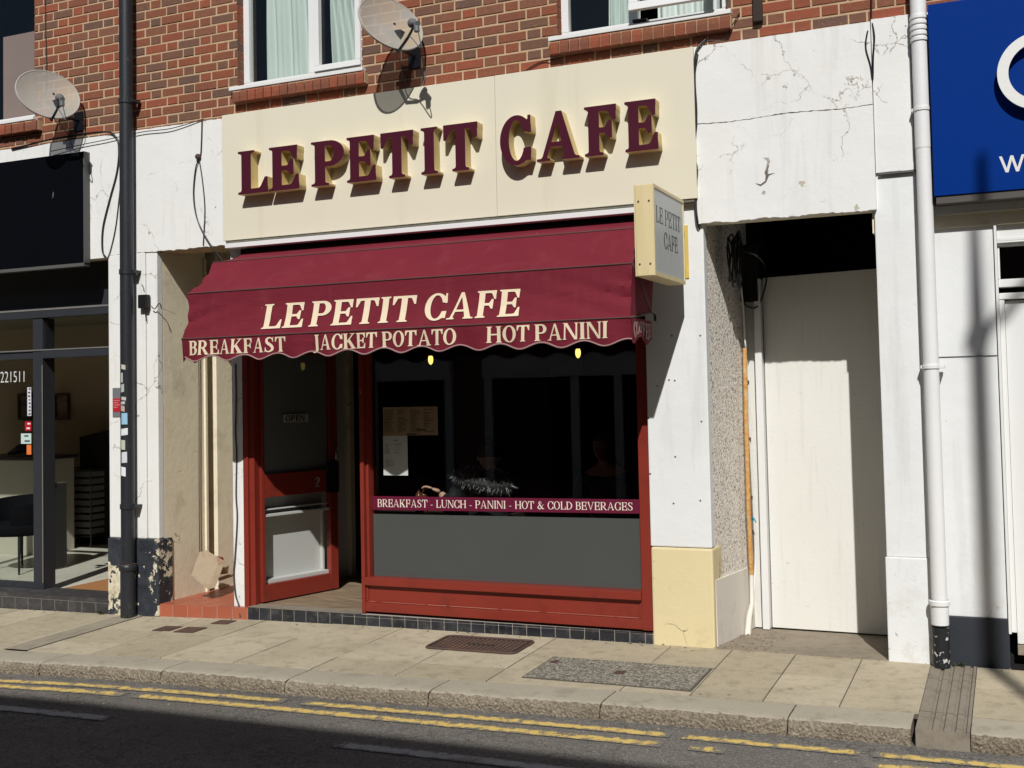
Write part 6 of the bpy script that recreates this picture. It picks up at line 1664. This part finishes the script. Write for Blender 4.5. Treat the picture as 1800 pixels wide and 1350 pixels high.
# its blank black sign
bs_ = empty("shop_sign", (-9, -.09, 2.85), "blank black fascia sign over the left shop", "sign")
sx1 = PX(146, 330, -.09); zs_0, zs_1 = PZ(145, 461, -.09), PZ(145, 266, -.09)
m = MB(); m.box(XL, sx1, -.090, -.0195, zs_0, zs_1); obj("panel", m.mesh("panel", .002), MAT['blacksign'], bs_)
m = MB(); m.box(sx1 + .0005, sx1 + .008, -.088, -.0195, zs_0 - .001, zs_1 + .001); obj("end_strip", m.mesh("end_strip"), MAT['grey_edge'], bs_)
m = MB(); m.box(XL, sx1, -.086, -.02, zs_0 - .03, zs_0 - .001); obj("bottom_rail", m.mesh("bottom_rail"), MAT['grey_edge'], bs_)
c = P(93, 343, -.092); m = MB(); m.prism([(-.008, -.03), (.006, -.012), (.010, .015), (.002, .03), (-.006, .01)], lambda u, v, d: (c.x + u, -.0905 - d, c.z + v), 0, .001); obj("scratch", m.mesh("scratch"), MAT['grey_edge'], bs_)
# interior
lr = empty("left_shop_room", (-9, 2, 0)); tag(lr, "brown walled room inside the left shop", "room"); lr["kind"] = 'structure'
LX0, LX1 = -13.2, X_P0 - .03
m = MB(); m.box(LX0, LX1 + .02, 3.2, 3.25, -.1, 2.9); m.box(LX0 - .05, LX0, .3, 3.25, -.1, 2.9); m.box(LX1, LX1 + .025, .31, 3.2, -.1, 2.9); obj("room_walls", m.mesh("room_walls"), MAT['brown_wall'], lr, kind='structure')
m = MB(); m.box(LX0, LX1, .3, 3.2, 2.62, 2.66); obj("ceiling", m.mesh("ceiling"), MAT['ceil'], lr, kind='structure')
m = MB(); rnd = random.Random(3)
for i in range(12):
    for j in range(6):
        x0 = LX0 + i * .53; y0 = .311 + j * .49
        m.box(x0 + .001, min(x0 + .529, LX1), y0 + .001, min(y0 + .489, 3.2), -.02, .020, rnd.random())
obj("floor", m.mesh("floor"), MAT['pale_floor'], lr, kind='structure')
a, b = P(84, 1043, .03, 2), P(186, 1020, .03, 2)
m = MB(); m.box(-7.75, LX1 - .01, .32, 1.02, .021, .034); obj("door_mat", m.mesh("door_mat", .003), MAT['mat'], label="brown coir mat inside the left shop doorway", cat="mat")
# under-stair opening: solid corner wedge, its shade put into the dark colour
yv = 2.95; a1, a2, a3, a4 = P(140, 768, yv), P(192, 700, yv), P(192, 812, yv), P(140, 798, yv)
m = MB(); m.prism([(a4.x, .02), (LX1 - .002, .02), (LX1 - .002, a2.z + .14), (a1.x, a1.z)], lambda u, v, d: (u, d, v), yv, 3.199); obj("stair_shade_wedge", m.mesh("stair_shade_wedge"), MAT['dark'], label="dark wedge painted as the shaded understair opening in the back of the left shop", cat="stair")
# pictures
def picture(px0, py0, px1, py1, lab, cols):
    y = 3.19; a, b = P(px0, py0, y), P(px1, py1, y); t = empty("picture", (a.x, y, b.z), lab, "picture", "framed pictures in the left shop")
    m = MB(); f = .03
    for q in ((a.x, b.x, a.z - f, a.z), (a.x, b.x, b.z, b.z + f), (a.x, a.x + f, b.z + f, a.z - f), (b.x - f, b.x, b.z + f, a.z - f)): m.box(q[0], q[1], y - .025, y, q[2], q[3])
    obj("frame", m.mesh("frame", .003), paint("dark_red_frame", (.04, .014, .010), .4, .1), t)
    m = MB(); m.box(a.x + f, b.x - f, y - .01, y - .004, b.z + f, a.z - f); g = NT("print_paper"); c_ = g.ramp(g.noise(1.3, 5, .6, g.scaled((1, 1, 6))), [(.35, cols[0]), (.5, cols[1]), (.65, cols[2])]); obj("print", m.mesh("print"), g.done(c_, .6), t)
picture(97, 692, 123, 738, "framed picture hanging right of the door post in the left shop", [(.14, .07, .05), (.26, .16, .11), (.36, .28, .22)])
picture(33, 692, 58, 738, "framed picture half hidden behind the tall white sticker", [(.07, .06, .04), (.13, .11, .08), (.2, .17, .13)])
# reception desk, things on it, chair, drawer unit, box
dk0 = P(-40, 803, 2.0); dk1 = P(66, 803, 2.0)
MAT['desk'] = paint("cream_desk_front", (.48, .45, .36), .5, .03); MAT['darkwood'] = paint("dark_desk_top", (.035, .028, .024), .4, .1)
t = empty("reception_desk", (dk1.x - .6, 2.2, 0), "cream fronted reception desk with dark top in the left shop", "desk")
m = MB(); m.box(dk1.x - 1.9, dk1.x - .02, 2.0, 2.55, .02, dk1.z - .04); obj("desk_front", m.mesh("desk_front", .004), MAT['desk'], t)
m = MB(); m.box(dk1.x - 1.95, dk1.x, 1.95, 2.6, dk1.z - .04, dk1.z); obj("desk_top", m.mesh("desk_top", .006), MAT['darkwood'], t)
c = P(34, 796, 2.1); m = MB(); m.tube(cat_rom([(c.x - .16, 2.1, dk1.z + .03), (c.x - .05, 2.1, dk1.z + .06), (c.x + .04, 2.12, dk1.z + .09), (c.x + .10, 2.14, dk1.z + .05)], 5), [.02, .022, .025, .03, .035, .04, .045, .05, .055, .055, .055, .05, .05, .045, .04, .035][:16], 10)
obj("hairdryer", m.mesh("hairdryer", smooth=True), MAT['black'], label="dark handheld dryer lying on the reception desk", cat="hairdryer")
ch = P(22, 950, 1.05)
t = empty("tub_chair", (ch.x, 1.1, .02), "dark tub chair behind the left shop glass", "chair")
MAT['navycloth'] = paint("navy_chair_cloth", (.006, .006, .008), .9, .1, spec=.1)
m = MB()
def tub(u, v):
    a = math.radians(-150 + 300 * u); r = .30 + .05 * v; return (ch.x + r * math.cos(a + math.pi / 2) , 1.15 + r * math.sin(a + math.pi / 2), .45 + v * (.30 - .10 * abs(2 * u - 1) ** 2))
m.grid(tub, 30, 8); m.grid(lambda u, v: Vector(tub(u, v)) + Vector(((ch.x - tub(u, v)[0]) * .16, (1.15 - tub(u, v)[1]) * .16, 0)), 30, 8); obj("shell", m.mesh("shell", smooth=True), MAT['navycloth'], t)
m = MB(); m.lathe([(.05, .36), (.30, .38), (.33, .42), (.33, .47), (.28, .50), (.02, .505)], (ch.x, 1.15, 0), n=24); obj("seat", m.mesh("seat", smooth=True), MAT['navycloth'], t)
for sx, sy in ((-1, -1), (1, -1), (1, 1), (-1, 1)):
    m = MB(); m.tube([(ch.x + sx * .2, 1.15 + sy * .2, .38), (ch.x + sx * .27, 1.15 + sy * .27, .02)], [.016, .010], 8); obj("leg", m.mesh("leg", smooth=True), MAT['black'], t)
DY = 2.72
dr0, dr1 = P(92, 826, DY), P(160, 950, DY)
t = empty("drawer_trolley", ((dr0.x + dr1.x) / 2, DY + .2, .02), "dark wire framed trolley of drawers inside the left shop", "trolley")
MAT['drawer'] = paint("smoky_plastic_drawer", (.20, .19, .17), .45, .05); MAT['wire'] = paint("grey_wire", (.12, .115, .105), .4, .05, metal=.6)
W_ = dr1.x - dr0.x; zt3 = dr0.z
m = MB()
for x_ in (dr0.x, dr1.x, dr0.x + W_ * .52):
    for y_ in (DY, DY + .4): m.tube([(x_, y_, .02), (x_, y_, zt3)], .009, 6)
for z_ in (zt3, .14): m.tube([(dr0.x, DY, z_), (dr1.x, DY, z_), (dr1.x, DY + .4, z_), (dr0.x, DY + .4, z_), (dr0.x, DY, z_)], .009, 6)
obj("frame", m.mesh("frame", smooth=True), MAT['wire'], t)
for c_, n_, x0, x1 in ((0, 5, dr0.x + .015, dr0.x + W_ * .52 - .015), (1, 9, dr0.x + W_ * .52 + .015, dr1.x - .015)):
    h_ = (zt3 - .16) / n_
    for k in range(n_):
        m = MB(); m.box(x0, x1, DY + .005, DY + .38, .15 + k * h_ + .012, .15 + (k + 1) * h_ - .008); m.box(x0 - .005, x1 + .005, DY - .005, DY + .004, .15 + (k + 1) * h_ - .03, .15 + (k + 1) * h_ - .008); obj("drawer", m.mesh("drawer", .006), MAT['drawer'], t)
a, b = P(78, 803, 1.2), P(93, 850, 1.2); m = MB(); m.box(a.x, b.x, 1.2, 1.32, .03, a.z - .0); m.box(b.x - .05, b.x - .02, 1.196, 1.1995, a.z - .12, a.z - .02, mi=1); m.box(a.x + .02, a.x + .05, 1.196, 1.1995, a.z - .3, a.z - .24, mi=1)
m2 = MB(); m2.box(a.x, b.x, 1.2, 1.215, b.z, a.z); m2.box(b.x - .04, b.x - .015, 1.1985, 1.1995, a.z - .12, a.z - .03, mi=1); m2.box(a.x + .012, a.x + .03, 1.1985, 1.1995, b.z + .03, b.z + .10, mi=1); m2.box(a.x + .02, b.x - .02, 1.201, 1.4, .03, b.z - .001, mi=2)
obj("display_stand", m2.mesh("display_stand", .002), [paint("pale_card", (.40, .38, .31), .8, .05), MAT['ink'], MAT['dim_grey']], label="pale printed display card on a dark stand by the left shop door post", cat="display")

# ------------------------------------------------------------------ right shop
b2 = empty("blue_sign", (.6, -.15, 2.8), "deep blue fascia sign with big white ring letter and small white lettering", "sign")
bxa = PX(1634, 120, -.15); bz0_, bz1_ = 2.795, PZ(1634, 8, -.15)
m = MB(); m.box(bxa, 3.0, -.150, -.013, bz0_, bz1_); obj("panel", m.mesh("panel", .003), MAT['blue'], b2)
m = MB(); m.box(bxa + .01, 3.0, -.14, -.013, bz0_ - .045, bz0_ - .001); m.box(bxa - .02, bxa - .001, -.10, -.0135, bz0_ - .04, bz1_ - .06); obj("under_frame", m.mesh("under_frame"), paint("bronze_trim", (.085, .075, .066), .6, .1), b2)
oL = P(1752, 115, -.21); ro, ri = .225, .165
m = MB(); n = 64
cx_, cz_ = oL.x + ro, (PZ(1800, 57, -.21) + PZ(1800, 208, -.21)) / 2 + .02
V = []; 
for y_ in (-.21, -.195):
    for r_ in (ro, ri): V += [(cx_ + r_ * math.cos(i * 2 * math.pi / n), y_, cz_ + r_ * math.sin(i * 2 * math.pi / n)) for i in range(n)]
F = []
for i in range(n):
    j = (i + 1) % n
    F += [(i, j, n + j, n + i), (2 * n + i, 3 * n + i, 3 * n + j, 2 * n + j), (i, 2 * n + i, 2 * n + j, j), (n + i, n + j, 3 * n + j, 3 * n + i)]
m.raw(V, F); ow = obj("ring_letter", m.mesh("ring_letter"), paint("white_letter_face", (.80, .80, .77), .4, .02), b2)
m = MB()
for k in range(3): a_ = k * 2.1; m.tube([(cx_ + .195 * math.cos(a_), -.195, cz_ + .195 * math.sin(a_)), (cx_ + .195 * math.cos(a_), -.150, cz_ + .195 * math.sin(a_))], .008, 6)
obj("letter_pegs", m.mesh("letter_pegs"), MAT['char'], b2)
zl0, zl1 = PZ(1770, 303, -.152), PZ(1770, 274, -.152); xl0 = PX(1758.5, 275, -.152)
wfn = lambda u, v, d: (u, -.1505 - d, v)
m = MB(); hh_ = zl1 - zl0; q = hh_ * .16
def stroke(m, x0, z0, x1, z1): m.prism([(x0 - q / 2, z0), (x0 + q / 2, z0), (x1 + q / 2, z1), (x1 - q / 2, z1)], lambda u, v, d: (u, -.1508 - d, v), 0, .0015)
m1 = MB(); W2 = hh_ * 1.25
for i, (x0, za, x1, zb2) in enumerate(((0, zl1, .27, zl0), (.27, zl0, .5, zl1), (.5, zl1, .73, zl0), (.73, zl0, 1, zl1))):
    m1.prism([(xl0 + x0 * W2 - q / 2, za), (xl0 + x0 * W2 + q / 2, za), (xl0 + x1 * W2 + q / 2, zb2), (xl0 + x1 * W2 - q / 2, zb2)], lambda u, v, d, i=i: (u, -.1508 - d - i * .0004, v), 0, .0015)
obj("small_letter", m1.mesh("small_letter"), MAT['pvc'], b2)
rs = empty("right_shopfront", (.6, .05, 0), "white painted shop door and transom window below the blue sign", "shopfront")
RY = .06; z_tr0, z_tr1 = PZ(1780, 515, RY), PZ(1780, 428, RY)
m = MB()
x_f = xw1 + .002
m.box(x_f, x_f + .016, .0, .12, .20, 2.74); 
m.box(x_f + .0165, 2.2, RY - .01, .12, PZ(1790, 525, RY), PZ(1790, 514, RY)); m.box(x_f + .0165, 2.2, RY - .03, .12, PZ(1790, 504, RY), PZ(1790, 490, RY))
m.box(x_f + .0165, x_f + .028, RY - .02, .12, PZ(1790, 489, RY), PZ(1790, 432, RY)); m.box(x_f + .0165, 2.2, RY - .03, .12, PZ(1790, 431, RY), 2.74)
m.box(x_f + .0165, x_f + .045, RY - .005, .12, .20, PZ(1790, 526, RY))
m.box(x_f + .0165, 2.2, RY - .055, .0, PZ(1790, 424, RY), PZ(1790, 418, RY))
obj("frame", m.mesh("frame", .003), MAT['whitepaint'], rs)
m = MB(); m.box(x_f + .046, 1.4, RY + .02, .10, .13, PZ(1790, 527, RY)); dr_ = obj("door", m.mesh("door", .004), MAT['whitepaint'], rs)
m = MB(); m.box(x_f + .046, 1.4, RY - .0, .12, .07, .125); obj("door_sill", m.mesh("door_sill"), MAT['rough_concrete'], rs)
m = MB(); m.box(x_f + .028, 2.2, RY + .03, RY + .036, PZ(1790, 490, RY), PZ(1790, 432, RY)); obj("transom_pane", m.mesh("transom_pane"), MAT['glass'], rs)
m = MB(); m.box(x_f, 2.3, .6, .65, -.1, 2.8); m.box(x_f, 2.3, .13, .6, 2.75, 2.8); m.box(x_f - .0, 2.3, .13, .65, -.1, .05); obj("dark_backing", m.mesh("dark_backing"), MAT['dark'], rs)
m = MB(); m.box(1.4, 2.2, RY - .02, .3, 0, 2.3); m.box(2.2, XR, .0, .3, -.03, 2.7); obj("shop_wall", m.mesh("shop_wall"), MAT['whiteclean'], rs)

# ------------------------------------------------------------------ over the road: the building whose shadow lies on the road, and the lamp post
ob = empty("opposite_building", (-2, -9.6, -.2), "shaded brick terrace across the road behind the viewer", "building")
HOP = 7.02
m = MB(); m.box(-24, 20, -15, -9.6, -.3, HOP); obj("wall", m.mesh("wall"), paint("dull_red_brick", (.16, .075, .05), .9, .2, 8, bump=.3), ob)
m = MB(); m.box(-24.2, 20.2, -15.2, -9.45, HOP, HOP + .10); obj("parapet", m.mesh("parapet"), MAT['rough_concrete'], ob)
def opp_window(x_, z_, w_, h_, f=.07):
    m = MB()
    for q in ((x_, x_ + w_, z_, z_ + f), (x_, x_ + w_, z_ + h_ - f, z_ + h_), (x_, x_ + f, z_ + f, z_ + h_ - f), (x_ + w_ - f, x_ + w_, z_ + f, z_ + h_ - f), (x_ + w_ / 2 - .03, x_ + w_ / 2 + .03, z_ + f, z_ + h_ - f)): m.box(q[0], q[1], -9.598, -9.55, q[2], q[3])
    w = obj("window", m.mesh("window"), MAT['whitepaint'], ob)
    m = MB(); m.box(x_ + f, x_ + w_ - f, -9.597, -9.58, z_ + f, z_ + h_ - f); obj("pane", m.mesh("pane"), MAT['blacksign'], w)
for x_ in range(-14, 8, 3): opp_window(x_, 4.4, 1.1, 1.5)
# its shops: pale fascia boards over dark glass between white posts
for k, (x0, x1) in enumerate(((-16.5, -13.2), (-12.6, -8.6), (-8.0, -4.2), (-3.4, 1.5), (2.2, 6.5))):
    m = MB(); m.box(x0, x1, -9.598, -9.45, 1.95, 2.35); obj("fascia", m.mesh("fascia"), MAT['whitepaint'], ob)
    m = MB(); m.box(x0, x1, -9.598, -9.58, .3, 1.949); obj("shop_window", m.mesh("shop_window"), MAT['blacksign'], ob)
    for t_ in (0, .42, .62, 1):
        m = MB(); xx = x0 + (x1 - x0 - .14) * t_; m.box(xx, xx + .14, -9.579, -9.52, .0, 1.949); obj("post", m.mesh("post"), MAT['whitepaint'], ob)
fp = MB(); fp.box(-40, 40, -9.6, -7.0, -.3, -.10); obj("far_pavement", fp.mesh("far_pavement"), MAT['rough_concrete'], kind='structure')
base = P(1727, 800, .02); D_ = 6.55
lx, ly = base.x + SUN_A * (D_ + .02), -D_
zk_ = P(1727, 580, .02).z + SUN_B * D_
lp = empty("street_lamp", (lx, ly, -.2), "tall grey street lamp on the far side of the road", "street lamp")
m = MB(); m.tube([(lx, ly, -.25), (lx, ly, 1.2)], .085, 14); m.tube([(lx, ly, 1.2), (lx, ly, zk_ - .1), (lx, ly, 9.25)], [.055, .050, .024], 14); obj("pole", m.mesh("pole", smooth=True), MAT['grey_plastic'], lp)
zk = P(1727, 580, .02).z + SUN_B * D_
m = MB(); m.tube(cat_rom([(lx, ly, zk - .04), (lx + .12, ly, zk + .10), (lx + .55, ly, zk + .55), (lx + 1.3, ly, zk + .75)], 6), .030, 8); obj("arm", m.mesh("arm", smooth=True), MAT['grey_plastic'], lp)
m = MB(); m.box(lx + 1.2, lx + 1.8, ly - .12, ly + .12, zk + .70, zk + .84); obj("lantern", m.mesh("lantern", .03), MAT['grey_plastic'], lp)
m = MB(); m.box(lx - .062, lx + .062, ly - .062, ly + .062, zk - .07, zk + .02); obj("collar", m.mesh("collar", .01), MAT['grey_plastic'], lp)

# screw holes left in the white piers, and broken plaster on the white block
for px, py in ((1176, 668), (1186, 669), (1187, 803), (1233, 741), (1184, 885), (1231, 880), (1143, 833), (1140, 735), (1181, 590), (1231, 590)):
    c = P(px, py, -.0225); m = MB(); m.lathe([(.006, -.002), (.0065, .0006)], c, (0, -1, 0), 8); obj("screw_hole", m.mesh("screw_hole"), MAT['iron'], terrace)
MAT['raw_plaster'] = paint("raw_plaster", (.42, .385, .33), .9, .2, 30, bump=.5); MAT['crack_dark'] = paint("open_crack", (.15, .13, .105), .9, .3, 20)
def patch(pts, mat, name, lift=.0012):
    q = [P(a, b, -.0555) for a, b in pts]; m = MB(); m.prism([(v.x, v.z) for v in q][::-1], lambda u, v, d: (u, -.0553 - d, v), 0, lift); obj(name, m.mesh(name), MAT[mat], terrace)
patch([(1342, 277), (1351, 277), (1354, 284), (1350, 292), (1351, 301), (1348, 309), (1344, 304), (1347, 292), (1349, 283)], 'raw_plaster', "broken_plaster")
patch([(1350, 288), (1352, 292), (1349, 300), (1350, 306), (1362, 304), (1352, 308), (1347, 320), (1337, 327), (1328, 322), (1337, 324), (1345, 318), (1346, 308), (1344, 303), (1348, 297)], 'crack_dark', "open_crack", .0022)
patch([(1342, 334), (1346, 337), (1344, 342), (1339, 340)], 'raw_plaster', "broken_plaster")
patch([(1479, 148), (1482, 156), (1487, 172), (1491, 184), (1492, 187), (1488, 186), (1484, 172), (1480, 158)], 'crack_dark', "open_crack")
patch([(1491, 184), (1510, 181), (1530, 179), (1530, 181), (1512, 183), (1492, 187)], 'crack_dark', "open_crack")
patch([(1417, 150), (1414, 160), (1406, 174), (1406, 194), (1404, 194), (1404, 174), (1410, 163)], 'crack_dark', "open_crack")
